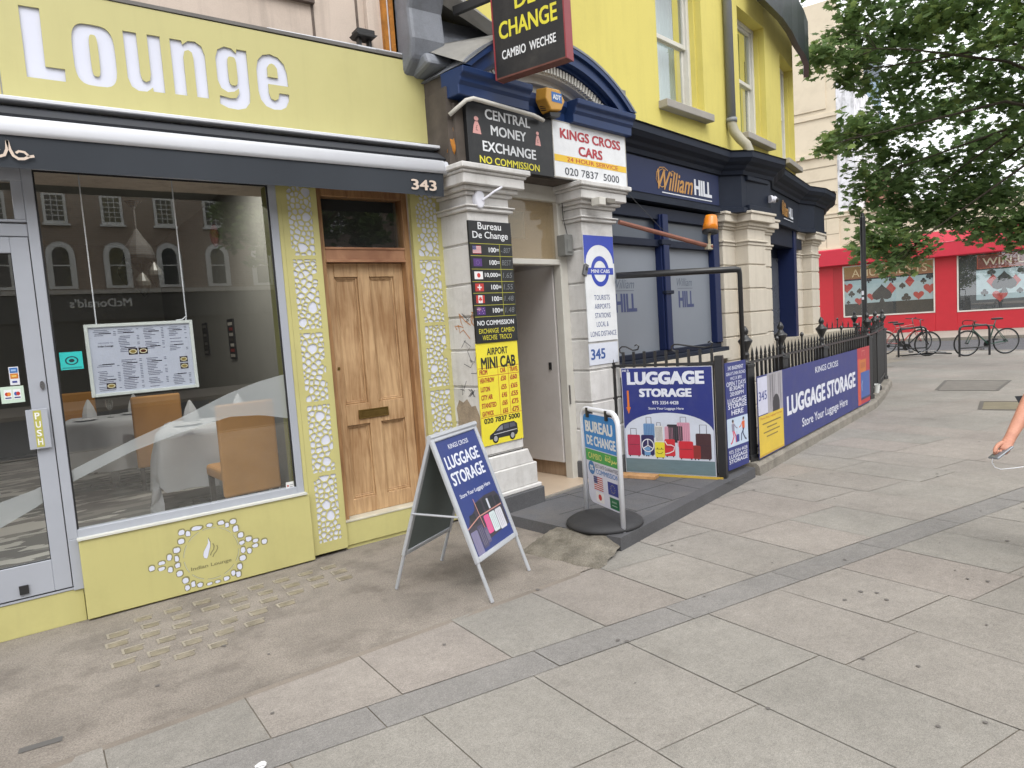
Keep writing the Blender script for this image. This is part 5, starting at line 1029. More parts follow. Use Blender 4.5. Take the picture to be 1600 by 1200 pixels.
for s, a, b, z in (('TOURISTS', 1.475, 1.71, 1.778), ('AIRPORTS', 1.475, 1.71, 1.695), ('STATIONS', 1.475, 1.71, 1.61), ('LOCAL &', 1.49, 1.67, 1.528), ('LONG DISTANCE', 1.395, 1.785, 1.44)): g.text(s, a, b, z, z + .048, y, GB, bold=.01)
g.obj('lettering', th)
th, mk = on(FE, 'house_number_sign', 'white plate with blue number 345 on the porch pillar under the blue roundel sign', 'number plate', 1.5, -.01, 1.17)
g = mk(); g.box(1.36, 1.80, -.009, -.003, 1.175, 1.375, P('#dfe3ee')); g.obj('plate', th); g = mk(); g.text('345', 1.385, 1.60, 1.225, 1.325, -.0098, P('#31579a'), bold=.035); g.obj('lettering', th)
# --- projecting blade sign
bl = thing('projecting_sign', 'black projecting BUREAU DE CHANGE CAMBIO WECHSE sign with a red edge above the porch', 'hanging sign', FE.at(.205, -.215, 3.46), R(-71))
g = MB(); g.box(0, .60, .0, .09, 0, 1.15, BK); g.obj('panel', bl)
g = MB(); RF = mat('red_frame', '#93343a', rough=.5, var=.15, scale=4); g.box(.60, .611, -.005, .095, -.011, 1.16, RF); g.box(0, .60, -.002, .092, -.012, 0, mat('rusty_frame', '#6a3d33', rough=.7, var=.3, scale=6)); g.box(-.011, 0, -.005, .095, -.011, 1.16, RF); g.obj('frame', bl)
g = MB(); y = -.0015; g.text('BUREAU', .05, .545, .60, .72, y, YE, bold=.03); g.text('DE', .20, .38, .445, .56, y, YE, bold=.03); g.text('CHANGE', .045, .55, .265, .39, y, YE, bold=.03); g.text('CAMBIO  WECHSE', .06, .53, .12, .185, y, WH_, bold=.025); g.obj('lettering', bl)
for z_ in (.6, 1.0): g = MB(); g.box(-.4, 0, .03, .07, z_, z_ + .06, MATS['black_plastic']); g.obj('bracket', bl)
# --- alarm box
al, mk = on(FE, 'alarm_box', 'orange hexagonal burglar alarm box with a blue badge in the middle of the blue porch', 'alarm box', .95, -.05, 3.33)
OR_ = mat('alarm_orange', '#cf9a3d', rough=.45, var=.06); g = mk(); hexp = [(.83, 3.555), (1.02, 3.565), (1.09, 3.47), (1.03, 3.375), (.88, 3.355), (.81, 3.45)]
g.add([(a, -.04, b) for a, b in hexp] + [(.95 + (a - .95) * .86, -.14, 3.46 + (b - 3.46) * .88) for a, b in hexp], [tuple(range(6, 12))] + [(i, (i + 1) % 6, 6 + (i + 1) % 6, 6 + i) for i in range(6)], OR_); g.obj('housing', al, bevel=.01, seg=2)
g = mk(); g.rect(.90, 1.03, 3.44, 3.52, -.1415, P('#2f6ab0')); g.text('ADT', .915, 1.015, 3.462, 3.502, -.1425, WH_, bold=.05); g.obj('badge', al)
g = mk(); g.prism([(.89, 3.355), (1.03, 3.375), (1.015, 3.335), (.90, 3.325)], 'y', -.12, -.03, MATS['black_plastic']); 
for k in range(6): g.add([(.822 + .006 * k, -.055, 3.46 - .016 * k), (.84 + .006 * k, -.10, 3.455 - .016 * k), (.84 + .006 * k, -.10, 3.448 - .016 * k), (.822 + .006 * k, -.055, 3.453 - .016 * k)], [(0, 1, 2, 3)], MATS['black_plastic'])
g.obj('sounder', al)
# --- white disc bracket with rod
wb, mk = on(FE, 'wall_bracket', 'white round wall fitting with a slanting rod on the left porch capital', 'wall fitting', .10, -.02, 2.56)
g = mk(); g.M = Matrix.Identity(4); g.prism(sup(0, .03, .05, .075, 1, 18), 'y', -.03, .02, mat('white_plastic', '#e3e3ec', rough=.4)); g.obj('disc', wb, bevel=.012, seg=2)
g = MB(); g.tube([(.02, -.03, .02), (.10, -.09, .085), (.17, -.10, .12)], .009, MATS['white_plastic']); g.obj('rod', wb)
# small grey boxes by the door
bx, mk = on(FE, 'junction_box', 'grey weathered junction box beside the porch fanlight', 'junction box', 1.30, .0, 2.2); g = MB(); g.box(-.06, .05, .10, .20, .0, .19, mat('box_grey', '#7c7d7a', rough=.6, var=.2, scale=9)); g.box(-.035, .03, .092, .10, .03, .15, MATS['box_grey']); g.obj('box', bx, bevel=.006); g = MB(); g.tube([(.0, .12, .19), (-.01, .15, .35), (.01, .17, .55), (-.03, .15, .60)], .004, MATS['black_plastic'], 6); g.obj('cable', bx)
bx, mk = on(FE, 'door_buzzer', 'small tilted metal door buzzer on the right porch pillar', 'door buzzer', 1.375, -.0, 2.06); g = MB(Matrix.Rotation(R(22), 4, 'Y')); g.box(-.03, .02, -.025, .0, -.06, .05, mat('buzzer_grey', '#6c6d70', rough=.45, metal=.3)); g.lathe(0, 0, [(0, 0)], OFFW) if False else g.box(-.02, .01, -.028, -.025, -.01, .025, MATS['black_plastic']); g.obj('case', bx, bevel=.004)
pf, mk = on(FE, 'wall_floodlight', 'small floodlight and cable end on the right porch capital', 'floodlight', 1.46, -.14, 2.64); g = MB(); g.box(-.05, .04, -.05, .05, -.02, .05, OFFW); g.box(.05, .17, -.06, .02, .0, .045, mat('dusty_metal', '#7d786f', rough=.6, var=.2)); g.obj('lamp', pf, bevel=.004)
# --- orange beacon on its rusty arm
B0 = Vector(FE.at(1.80, -.10, 2.50)); ar = thing('beacon_lamp', 'orange mini cab beacon lamp on the end of a long rusty arm', 'beacon', B0, 0)
tip = Vector((5.68, 4.30, 2.25)) - B0
g = MB(); RU = mat('rusty_arm', '#8a5a4a', rough=.75, var=.25, scale=9, dirt='#5a3a30', dirtamt=.5); d = tip.normalized(); g.tube([(0, 0, 0), tuple(tip + d * .03)], .022, RU, 8); g.obj('arm', ar)
g = MB(); g.tube([tuple(tip), tuple(tip + Vector((.0, .0, .10))), tuple(tip + Vector((.02, 0, .14)))], .014, mat('tin', '#b7ad93', rough=.5, metal=.4)); g.box(tip.x - .05, tip.x + .03, tip.y - .02, tip.y + .02, tip.z - .03, tip.z + .02, MATS['tin']); g.obj('stem', ar)
g = MB(Matrix.Translation(tip + Vector((.02, 0, .13))) @ Matrix.Rotation(R(10), 4, 'Y')); g.lathe(0, 0, [(.075, .0), (.08, .02), (.078, .03)], MATS['black_plastic'], 16); g.obj('base', ar)
AMB = mat('amber_lens', '#e8891f', rough=.25, var=.15, scale=14, spec=.7); g = MB(Matrix.Translation(tip + Vector((.02, 0, .155))) @ Matrix.Rotation(R(10), 4, 'Y')); g.lathe(0, 0, [(.078, .005), (.072, .06), (.064, .12), (.056, .15), (.0, .155)], AMB, 16); g.obj('lens', ar, smooth=.5)
g = MB(); g.tube([tuple(Vector(FE.at(1.93, -.12, 2.78)) - B0), tuple(tip * .45 + Vector((0, 0, .05))), tuple(tip * .6)], .003, MATS['black_plastic'], 5); g.obj('wire', ar)
# --- security camera on the shop pier
cc = thing('security_camera', 'small white round security camera on the dark fascia over the stone pier', 'camera', FP1.at(.60, -.06, 3.05), R(-20)); g = MB(); g.prism(sup(0, 0, .05, .05, 1, 18), 'x', 0, .03, MATS['white_plastic']); g.obj('mount', cc); g = MB(); g.blob((.06, -.02, -.01), (.045, .045, .045), MATS['white_plastic'], amp=0); g.blob((.08, -.045, -.02), (.03, .03, .03), MATS['black_plastic'], amp=0); g.obj('dome', cc, smooth=True)
# ================================================================== RAILINGS, GATE AND BANNERS
IRON = mat('black_iron', (.014, .014, .015), rough=.38, var=.25, scale=8, spec=.6, bump=.15, bscale=60)
K = [(5.60, 3.80), (6.73, 4.067), (8.31, 4.44), (10.19, 4.885), (11.33, 5.28), (13.05, 5.95), (13.75, 6.75), (13.9, 8.2)]
def offs(path, d):
    out = []
    for i, p in enumerate(path):
        a = Vector(path[max(i - 1, 0)]); b = Vector(path[min(i + 1, len(path) - 1)]); q = (b - a).normalized(); out.append((p[0] - q.y * d, p[1] + q.x * d))
    return out
PL = offs(K, .10)
kb = thing('railing_kerb', 'worn granite kerb carrying the black street railings', 'kerb', (K[0][0], K[0][1], 0)); KM = Matrix.Translation((-K[0][0], -K[0][1], 0))
g = MB(KM.copy()); g.sweep(K, [(-.26, -.02), (.035, -.02), (.028, .085), (.0, .115), (-.26, .118)], mat('worn_granite', '#8b857b', rough=.85, var=.22, scale=5, fine=.25, dirt='#47433c', dirtamt=.65, dscale=4, bump=.5, bscale=45)); g.obj('kerb_stone', kb)
g = MB(KM.copy()); g.sweep(PL[:4], [(-.05, .119), (.03, .119), (.03, .135), (-.05, .135)], mat('pale_ledge', '#bdb8ac', rough=.8, var=.15, scale=4)); g.obj('ledge', kb)
fen = thing('street_railings', 'black iron spear-topped railings with urn posts around the basement area', 'railings', (K[0][0], K[0][1], .1)); FM_ = Matrix.Translation((-K[0][0], -K[0][1], -.1))
def along(path, step, start=0.0):
    out = []; acc = start
    for a, b in zip(path, path[1:]):
        a, b = Vector(a), Vector(b); L = (b - a).length; d = acc
        while d < L: p = a.lerp(b, d / L); out.append((p.x, p.y)); d += step
        acc = d - L
    return out
g = MB(FM_.copy()); 
for j, (x, y) in enumerate(along(PL, .118, .14)):
    if 10.50 < x < 10.75: continue
    top = 1.20 if j % 7 else 1.24
    g.box(x - .0105, x + .0105, y - .0105, y + .0105, .13, top - .07, IRON)
    if j % 7: g.lathe(x, y, [(.0105, top - .07), (.016, top - .05), (.010, top - .015), (.0, top + .03)], IRON, 6)
    else: g.lathe(x, y, [(.010, top - .07), (.010, top), (.020, top + .012), (.022, top + .03), (.012, top + .05), (0, top + .055)], IRON, 8)
g.obj('spear_bars', fen)
g = MB(FM_.copy())
for z in (.22, 1.07): g.sweep(PL, [(-.008, z), (.022, z), (.022, z + .022), (-.008, z + .022)], IRON, closed=True)
g.obj('rails', fen)
def urn_post(x, y, h=1.46, w_=.052):
    g = MB(FM_.copy()); g.box(x - w_, x + w_, y - w_, y + w_, .115, 1.06, IRON); g.box(x - w_ - .012, x + w_ + .012, y - w_ - .012, y + w_ + .012, .115, .18, IRON); g.box(x - w_ - .010, x + w_ + .010, y - w_ - .010, y + w_ + .010, 1.04, 1.07, IRON); p = g.obj('urn_post', fen, bevel=.004)
    g = MB(FM_.copy()); z = 1.07; s = (h - 1.07) / .39
    g.lathe(x, y, [(r_, z + a * s) for r_, a in ((.045, 0), (.040, .015), (.030, .03), (.022, .06), (.034, .085), (.036, .10), (.022, .115), (.028, .14), (.048, .19), (.066, .225), (.069, .24), (.054, .255), (.036, .27), (.030, .285), (.020, .295), (.030, .315), (.034, .335), (.024, .36), (.010, .385), (0, .39))], IRON, 16); g.obj('urn_finial', p, smooth=.7)
for x, y, h in ((PL[0][0] + .10, PL[0][1] + .03, 1.44), (6.66, 4.165, 1.44), (8.10, 4.505, 1.44), (10.35, 5.04, 1.43), (11.40, 5.42, 1.43), (13.02, 6.06, 1.43), (13.66, 6.9, 1.42)): urn_post(x, y, h)
# overhead hoop from the porch to the corner post
hp = thing('iron_hoop', 'tall black iron hoop reaching from the porch pillar over the gate to the corner post', 'hoop', (5.62, 3.92, .1)); g = MB(); A_ = Vector((4.67 - 5.62, 4.62 - 3.92, 1.90)); g.tube([tuple(A_), (-.04, .03, 1.885), (-.005, .004, 1.875), (.0, .0, 1.84), (0, 0, 0.0)], [.032, .032, .030, .022, .022], IRON, 10); g.obj('bar', hp, smooth=.7)
# ---- gate with the luggage board
gt, mk = on(FG, 'area_gate', 'black iron gate with scrolls on top at the side of the basement area', 'gate', 0, 0, .09)
for a_, b_ in ((-.075, .0), (.955, 1.025)): g = mk(); g.box(a_, b_, -.035, .035, .088, 1.205, IRON); g.obj('gate_post', gt, bevel=.004)
g = mk()
for k in range(9):
    x = .09 + .105 * k; g.box(x - .011, x + .011, -.011, .011, .13, 1.27, IRON)
g.box(.0, .955, -.014, .014, 1.125, 1.15, IRON); g.box(.0, .955, -.014, .014, .115, .14, IRON); g.obj('gate_bars', gt)
g = mk()
def scroll(x0, x1, z): return [(x0 + .03, -.0, z - .05), (x0 - .01, 0, z - .03), (x0 - .015, 0, z + .0), (x0 + .01, 0, z + .022), (x0 + .05, 0, z + .02), ((x0 + x1) / 2 + .02, 0, z - .005), (x1 - .04, 0, z - .018), (x1 + .01, 0, z - .01), (x1 + .02, 0, z + .02), (x1 - .0, 0, z + .035), (x1 - .02, 0, z + .025)]
for a_, b_ in ((.07, .23), (.58, .92)): g = mk(); g.tube(scroll(a_, b_, 1.30), .008, IRON, 6); g.obj('scroll', gt)
BL = P('#24307e'); BL2 = P('#2b357c'); PW = P('#e4e7f2')
th, mk = on(FG, 'luggage_gate_board', 'square blue LUGGAGE STORAGE board with suitcases under a white arch, fixed to the gate', 'advertising board', .5, -.02, .1)
g = mk(); g.box(.068, .935, -.026, -.014, .105, 1.118, P('#c9ccd6')); g.rect(.074, .929, .112, 1.112, -.0266, BL); g.obj('board', th)
g = mk(); y = -.0272; g.rect(.074, .929, .112, .245, y, mat('grey_teal_ink', '#6c8188', rough=.45, var=.12, scale=9, stretch=(1, 1, 14)))
arch = [(.078, .245), (.078, .54)] + [(.5035 + .426 * math.cos(R(180 - i * 9)), .50 + .19 * math.sin(R(180 - i * 9))) for i in range(1, 20)] + [(.926, .54), (.926, .245)]
g.shape(arch, y - .0002, P('#d3d9e6')); g.obj('white_arch', th)
g = mk(); y = -.0280; g.text('LUGGAGE', .125, .86, .955, 1.078, y, PW, bold=.07); g.text('STORAGE', .24, .74, .838, .918, y, PW, bold=.07); g.text('975 3354 4428', .365, .615, .768, .80, y, PW, bold=.03); g.text('Store Your Luggage Here', .325, .66, .712, .742, y, PW, bold=.02); g.text('345 B', .08, .148, 1.082, 1.102, y, PW, bold=.03); g.obj('lettering', th)
g = mk(); OA = P('#e07a2c'); g.shape([(.118, .90), (.136, .90), (.138, .74), (.150, .74), (.127, .675), (.104, .74), (.116, .74)], y, OA); g.obj('orange_arrow', th)
g = mk()
def case(x0, x1, z0, z1, col, yy, hand=.06, rib=None, hc='#5b5d66'):
    g.shape(rrect(x0, x1, z0 + .008, z1, .012, 3), yy, P(col)); 
    if hand: w_ = (x1 - x0) * .22; c = (x0 + x1) / 2; g.stroke([(c - w_, z1), (c - w_, z1 + hand), (c + w_, z1 + hand), (c + w_, z1)], .006, yy, P(hc))
    if rib:
        n = 7
        for i in range(1, n): x = x0 + (x1 - x0) * i / n; g.rect(x - .002, x + .002, z0 + .02, z1 - .01, yy - .0004, P(rib))
    else: g.stroke([(x0 + .01, (z0 + z1) / 2 + .01), (x1 - .01, (z0 + z1) / 2 + .01)], .004, yy - .0004, P('#3c2a38'))
    for x in (x0 + .02, x1 - .02): g.disc(x, z0 + .004, .007, .007, yy, P('#222226'), 8)
y = -.0279
case(.495, .655, .40, .58, '#2f2c33', y, .0, '#4a464f'); case(.59, .71, .36, .60, '#d59aae', y - .0003, .05, '#b87a90'); case(.265, .375, .44, .585, '#6f97c4', y - .0003, .06, '#4d74a4'); case(.47, .56, .42, .56, '#d9a3b5', y - .0004, .0, '#bb8295'); case(.505, .64, .42, .565, '#332f36', y - .0006, .0, '#57535c'); case(.375, .455, .40, .565, '#e4e1dc', y - .0007, .03, '#57575c')
case(.10, .228, .265, .475, '#b3324f', y - .0009, .06); case(.238, .365, .275, .475, '#2c2a5c', y - .0010, .0); case(.76, .90, .255, .50, '#4a2f33', y - .0010, .08); case(.73, .80, .255, .39, '#a03a35', y - .0012, .0, '#7d2a28'); case(.465, .565, .272, .44, '#cf2f3b', y - .0012, .0); case(.60, .735, .255, .425, '#d02c3a', y - .0014, .0); case(.265, .325, .27, .36, '#6d9bc9', y - .0014, .0); case(.37, .465, .255, .41, '#e5d93c', y - .0015, .0)
g.ring(.303, .375, .055, .064, y - .0018, P('#e8e8ee'), sx=.95); 
for a in (90, 210, 330): g.stroke([(.303, .375), (.303 + .056 * math.cos(R(a)), .375 + .058 * math.sin(R(a)))], .008, y - .0018, P('#e8e8ee'))
g.stroke([(.47, .42), (.49, .385), (.53, .385), (.56, .37), (.55, .33), (.51, .31), (.47, .30)], .008, y - .0018, P('#e8e8ee')); g.disc(.395, .35, .005, .007, y - .002, P('#4a4a22'), 8); g.disc(.435, .35, .005, .007, y - .002, P('#4a4a22'), 8); g.stroke([(.385, .315), (.40, .30), (.43, .30), (.445, .315)], .005, y - .002, P('#4a4a22')); g.obj('suitcases_picture', th)
# ---- narrow opening hours board
th, mk = on(FN, 'opening_hours_board', 'narrow upright blue board with opening hours and two running figures, between gate and corner post', 'advertising board', .3, -.02, .13)
g = mk(); g.box(.085, .50, -.02, -.008, .135, 1.125, BL2); g.obj('board', th)
g = mk(); y = -.0208
for s, a, b, z, h, bo in (('345 BASEMENT', .14, .445, 1.055, .035, .015), ("GRAY'S INN ROAD", .105, .485, 1.005, .032, .012), ('WC1X 8PX', .18, .41, .96, .03, .012), ('OPEN 7 DAYS', .105, .485, .905, .042, .012), ('8:30AM', .16, .44, .862, .04, .015), ('20:00PM', .165, .435, .812, .038, .015), ('LUGGAGE', .115, .485, .745, .046, .025), ('STORAGE', .12, .485, .695, .046, .025), ('HERE', .18, .42, .635, .046, .025), ('975 3354 4428', .105, .47, .28, .034, .01), ('LUGGAGE', .105, .47, .235, .036, .025), ('STORAGE', .105, .47, .19, .036, .025)): g.text(s, a, b, z, z + h, y, PW, bold=bo)
g.obj('lettering', th)
g = mk(); g.rect(.086, .499, .345, .61, -.0207, P('#c6d7ea'))
def runner(cx, top, leg, flip):
    f = -1 if flip else 1
    g.disc(cx, .575, .016, .018, -.0214, P('#c99274'), 10); g.disc(cx - .004 * f, .582, .018, .014, -.0216, P('#3a2a2a'), 10)
    g.shape([(cx - .028, .555), (cx + .028, .555), (cx + .024, .485), (cx - .024, .485)], -.0212, P(top)); g.stroke([(cx + .022 * f, .548), (cx + .055 * f, .515), (cx + .085 * f, .505)], .012, -.0211, P(top)); g.stroke([(cx - .01, .488), (cx + .01 * f, .435), (cx - .03 * f, .385), (cx - .055 * f, .375)], .017, -.0213, P(leg)); g.stroke([(cx + .01, .488), (cx + .045 * f, .435), (cx + .05 * f, .375)], .017, -.0213, P(leg))
runner(.20, '#8f8a9e', '#d4475f', False); runner(.405, '#d9622e', '#27305a', True); g.shape(rrect(.255, .315, .375, .445, .01), -.0215, P('#3b3f8e')); g.stroke([(.27, .445), (.268, .475)], .004, -.0215, P('#3b3f8e')); g.obj('runners_picture', th)
# ---- long banner on the railings
FB = FR(PL[0][0], PL[0][1], math.degrees(math.atan2(PL[2][1] - PL[0][1], PL[2][0] - PL[0][0])))
th, mk = on(FB, 'luggage_banner', 'long blue KINGS CROSS LUGGAGE STORAGE banner with a red suitcase panel on the railings', 'banner', 1.9, -.095, .15)
g = mk(); g.box(.10, 4.52, -.097, -.089, .135, .945, BL2); g.obj('sheet', th)
g = mk(); y = -.0978; g.text('KINGS CROSS', 1.93, 2.88, .80, .872, y, PW, bold=.012); g.text('LUGGAGE STORAGE', .92, 3.70, .44, .65, y, PW, bold=.055); g.text('Store Your Luggage Here', 1.40, 3.28, .215, .345, y, PW, bold=.015); g.obj('lettering', th)
g = mk(); g.rect(3.830, 4.513, .15, .95, y, P('#b8303a')); g.rect(3.830, 4.002, .15, .80, y - .0004, P('#d0503c')); g.rect(3.953, 4.297, .60, .78, y - .0006, P('#c9722f')); g.rect(4.002, 4.248, .66, .74, y - .0009, P('#b9602a')); g.stroke([(4.076, .83), (4.076, .90), (4.224, .90), (4.224, .83)], .012, y - .0006, P('#d98a80')); g.rect(3.990, 4.494, .24, .60, y - .0009, P('#3d5fa8')); g.stroke([(4.051, .34), (4.039, .42), (4.088, .48)], .02, y - .0012, P('#a9bbdc')); g.rect(3.990, 4.494, .21, .24, y - .0009, P('#2a3560')); g.obj('suitcase_panel', th)
g = mk(); g.rect(.105, .80, .15, .55, y, P('#e3c33f')); g.rect(.10, .80, .145, .165, y - .0003, P('#cda93a'))
g.text('Please Ring Luggage Storage', .15, .76, .505, .53, y - .0004, P('#c98a34'), bold=.03)
for k, (a, b) in enumerate(((.2, .72), (.32, .6), (.22, .68), (.3, .62))): g.rect(a, b, .455 - .045 * k, .468 - .045 * k, y - .0004, P('#8a7636'))
g.obj('yellow_notice', th)
g = mk(); g.rect(.36, .80, .55, .945, y, P('#a9a6ad')); 
rr = random.Random(9)
for k in range(16): x = rr.uniform(.38, .77); g.rect(x, x + rr.uniform(.008, .02), .56 + rr.uniform(0, .2), .93, y - .0003, P(rr.choice(['#7d7a80', '#c9c7cc', '#57545a', '#8f8d94'])))
g.disc(.60, .62, .10, .10, y - .0006, P('#33313a'), 16, 0, math.pi); g.rect(.50, .70, .55, .62, y - .0006, P('#33313a')); g.obj('street_picture', th)
g = mk(); g.rect(.105, .36, .56, .93, y, P('#d5d6ea')); g.text('345', .125, .34, .70, .79, y - .0004, P('#3a4690'), bold=.02); g.obj('number_panel', th)
# ---- loose boards
o = MB().box(-.05, .85, -.06, .06, 0, .03, wood_mat('plywood', '#d0a070', '#a97f52', .5)).obj('wooden_plank', bevel=.002); o.location = FG.at(-.05, -.15, .089); o.rotation_euler = (0, 0, FG.a); o.scale = (.55, 1, 1); tag(o, 'short bare wooden plank lying at the foot of the gate', 'plank')
o = MB().box(0, 1.0, -.012, .0, 0, .02, mat('yellow_strip', '#c9a845', rough=.6)).obj('yellow_strip'); o.location = FG.at(.0, -.05, .089); o.rotation_euler = (0, 0, FG.a); tag(o, 'thin yellow strip along the bottom of the gate', 'strip')
o = MB().box(0, 1.05, 0, .65, 0, .018, MATS['plywood']).obj('plywood_sheet'); o.location = (5.0, 4.50, .99); o.rotation_euler = (0, R(3), R(10)); tag(o, 'pale plywood sheet covering part of the basement area behind the gate', 'plywood sheet')
cup = MB(); cup.lathe(0, 0, [(.028, 0), (.030, .002), (.042, .105), (.044, .105), (.044, .112), (.040, .112), (.03, .01)], mat('cup_white', '#e8e9e6', rough=.6), 16); o = cup.obj('paper_cup'); o.location = (11.05, 5.25, .118); o.rotation_euler = (R(3), R(-4), 0); o.scale = (1.25, 1.25, 1.25); tag(o, 'white paper cup left on the kerb of the railings', 'cup')
ps = thing('signpost', 'thin black post standing beyond the corner of the railings', 'post', (13.47, 6.60, 0)); g = MB(); g.lathe(0, 0, [(.05, 0), (.05, 3.22), (.035, 3.24), (.03, 3.30), (0, 3.31)], IRON, 12); g.obj('pole', ps); g = MB(); g.box(-.055, -.049, -.02, .02, 1.72, 1.80, MATS['white_plastic']); g.box(-.055, -.049, -.02, .02, 1.63, 1.68, MATS['white_plastic']); g.obj('tags', ps)
# ================================================================== FREE-STANDING SIGNS
SNAP = mat('snap_frame_alu', '#c2c5ca', rough=.3, metal=.25, var=.06, scale=6); GRYB = mat('grey_back', '#66706e', rough=.6, var=.1, scale=3, dirt='#4c5553', dirtamt=.4)
F1, F2, F3, F4 = Vector((1.738, 3.787, 0)), Vector((2.05, 3.171, 0)), Vector((2.539, 3.429, 0)), Vector((2.232, 4.036, 0))
c_ = (F1 + F2 + F3 + F4) / 4; af = thing('a_board', 'silver framed A-board reading KINGS CROSS LUGGAGE STORAGE on the pavement', 'a-board', c_)
top_l = (F1 + F2) / 2 + Vector((0, 0, .965)); top_r = (F3 + F4) / 2 + Vector((0, 0, .965))
def leaf(fl, fr, front):
    xa = (fr - fl).normalized(); base = fl - c_; tp = top_l - c_ if front else top_r - c_
    za = (tp - base); H = za.length; za.normalize(); ya = za.cross(xa) * -1; ya = xa.cross(za) * -1
    M = Matrix(((xa.x, ya.x, za.x, base.x), (xa.y, ya.y, za.y, base.y), (xa.z, ya.z, za.z, base.z), (0, 0, 0, 1))); return M, (fr - fl).length, H
Mf, Wd, H = leaf(F2, F3, True)
yv = Mf.to_3x3() @ Vector((0, 1, 0)); out = (F2 - F1); sgn = 1 if yv.dot(out) < 0 else -1      # local y pointing inwards
def MY(M): return M @ Matrix.Scale(1, 4)
g = MB(Mf); q = -.012 * sgn; bt = .24; g.frame(.0, Wd, bt, H, .032, *sorted((q, .012 * sgn)), SNAP); pf_ = g.obj('front_frame', af, bevel=.006, seg=2)
g = MB(Mf); g.rect(.03, Wd - .03, bt + .03, H - .03, -.002 * sgn, P('#27397c')); yb = -.0028 * sgn; g.obj('poster', pf_)
Hp = H - .03; Z = lambda u: (bt + .03) + (Hp - bt - .03) * u
g = MB(Mf); g.text('KINGS CROSS', .16, .40, Z(.905), Z(.945), yb, PW, bold=.01); g.text('LUGGAGE', .07, .47, Z(.745), Z(.855), yb, PW, bold=.035); g.text('STORAGE', .07, .47, Z(.60), Z(.71), yb, PW, bold=.035); g.text('Store Your Luggage Here', .085, .465, Z(.475), Z(.52), yb, PW, bold=.015); g.obj('lettering', pf_)
g = MB(Mf); 
g.shape([(.035, Z(.20)), (.10, Z(.31)), (.18, Z(.35)), (.20, Z(.40)), (.34, Z(.425)), (.48, Z(.42)), (Wd - .04, Z(.36)), (Wd - .04, Z(.10)), (.2, Z(.07)), (.035, Z(.12))], yb, P('#3a3440'))
for a, b, c, d in ((.10, .17, .24, .33), (.21, .28, .28, .40), (.30, .35, .29, .41), (.37, .43, .29, .40), (.445, .50, .29, .38)): g.shape(rrect(a, b, Z(c), Z(d), .01), yb - .0004 * sgn, P('#22232a'))
g.rect(.345, .365, Z(.30), Z(.39), yb - .0007 * sgn, P('#c9cbd6')); g.stroke([(.04, Z(.235)), (.2, Z(.285)), (.5, Z(.29))], .007, yb - .0008 * sgn, P('#c98f83')); g.stroke([(.205, Z(.44)), (.225, Z(.10))], .006, yb - .0008 * sgn, P('#c98f83'))
for a, b, c, d, col in ((.245, .31, .11, .27, '#e0558f'), (.315, .39, .10, .27, '#cfdcdd'), (.395, .48, .09, .27, '#d3d2da'), (.05, .13, -.0, .20, '#7f7a9c'), (.135, .205, .03, .22, '#4a4664'), (.20, .245, .05, .18, '#5d5877')):
    g.shape(rrect(a, b, Z(c), Z(d), .012), yb - .0011 * sgn, P(col)); 
    for k in (1, 2, 3): x = a + (b - a) * k / 4; g.rect(x - .0015, x + .0015, Z(c) + .015, Z(d) - .015, yb - .0013 * sgn, P('#8f8a96'))
g.obj('luggage_picture', pf_)
g = MB(Mf); g.rect(.03, Wd - .03, bt + .03, H - .03, .006 * sgn, GRYB); g.obj('front_back_sheet', pf_)
Mb, Wb, Hb = leaf(F1, F4, True)
g = MB(Mb); g.frame(.0, Wb, bt, Hb, .032, -.012, .012, SNAP); pb_ = g.obj('rear_frame', af, bevel=.006, seg=2)
g = MB(Mb); g.rect(.03, Wb - .03, bt + .03, Hb - .03, 0.004, GRYB); g.rect(.03, Wb - .03, bt + .03, Hb - .03, -0.004, GRYB); g.obj('rear_sheet', pb_)
for M_, W_ in ((Mf, Wd), (Mb, Wb)):
    for x in (.016, W_ - .016): g = MB(M_); g.tube([(x, 0, bt + .01), (x, 0, 0.005)], .0115, SNAP, 8); g.obj('leg', af)
g = MB(); g.tube([tuple(top_l - c_ + Vector((0, 0, .003))), tuple(top_r - c_ + Vector((0, 0, .003)))], .017, SNAP, 10); g.obj('hinge_bar', af)
for a, b, t_ in ((F1, F2, top_l), (F4, F3, top_r)):
    p = (t_ + (a - t_) * .48) - c_; q_ = (t_ + (b - t_) * .48) - c_; g = MB(); g.tube([tuple(p), tuple(q_)], .007, SNAP, 6); g.obj('stay', af)
# swinging bureau de change sign on its rubber base
p1, p2 = Vector((3.425, 3.835, .09)), Vector((3.30, 3.325, .09)); cS = (p1 + p2) / 2; dS = (p2 - p1); Ls = dS.length; aS = math.atan2(dS.y, dS.x)
sw = thing('swing_sign', 'white tubular swing sign BUREAU DE CHANGE CAMBIO with flags on a black rubber base', 'pavement sign', cS, aS)
hw = Ls / 2; h_ = .845; r_ = .085
g = MB(); g.tube([(-hw, 0, .03), (-hw, 0, h_ - r_)] + [(-hw + r_ - r_ * math.cos(R(a)), 0, h_ - r_ + r_ * math.sin(R(a))) for a in (20, 40, 60, 80, 90)] + [(hw - r_ + r_ * math.cos(R(a)), 0, h_ - r_ + r_ * math.sin(R(a))) for a in (90, 80, 60, 40, 20, 0)] + [(hw, 0, .0)], .0185, WHT, 10); g.obj('tube_frame', sw, smooth=.8)
pz = rrect(-hw + .028, hw - .024, .12, h_ - .035, .06, 5)
g = MB(Matrix.Translation((0, 0, h_ - .03)) @ Matrix.Rotation(R(2.0), 4, 'X') @ Matrix.Translation((0, 0, -h_ + .03))); SM = g.M.copy(); g.prism(pz, 'y', -.008, .008, P('#dcdcec')); pn = g.obj('panel', sw)
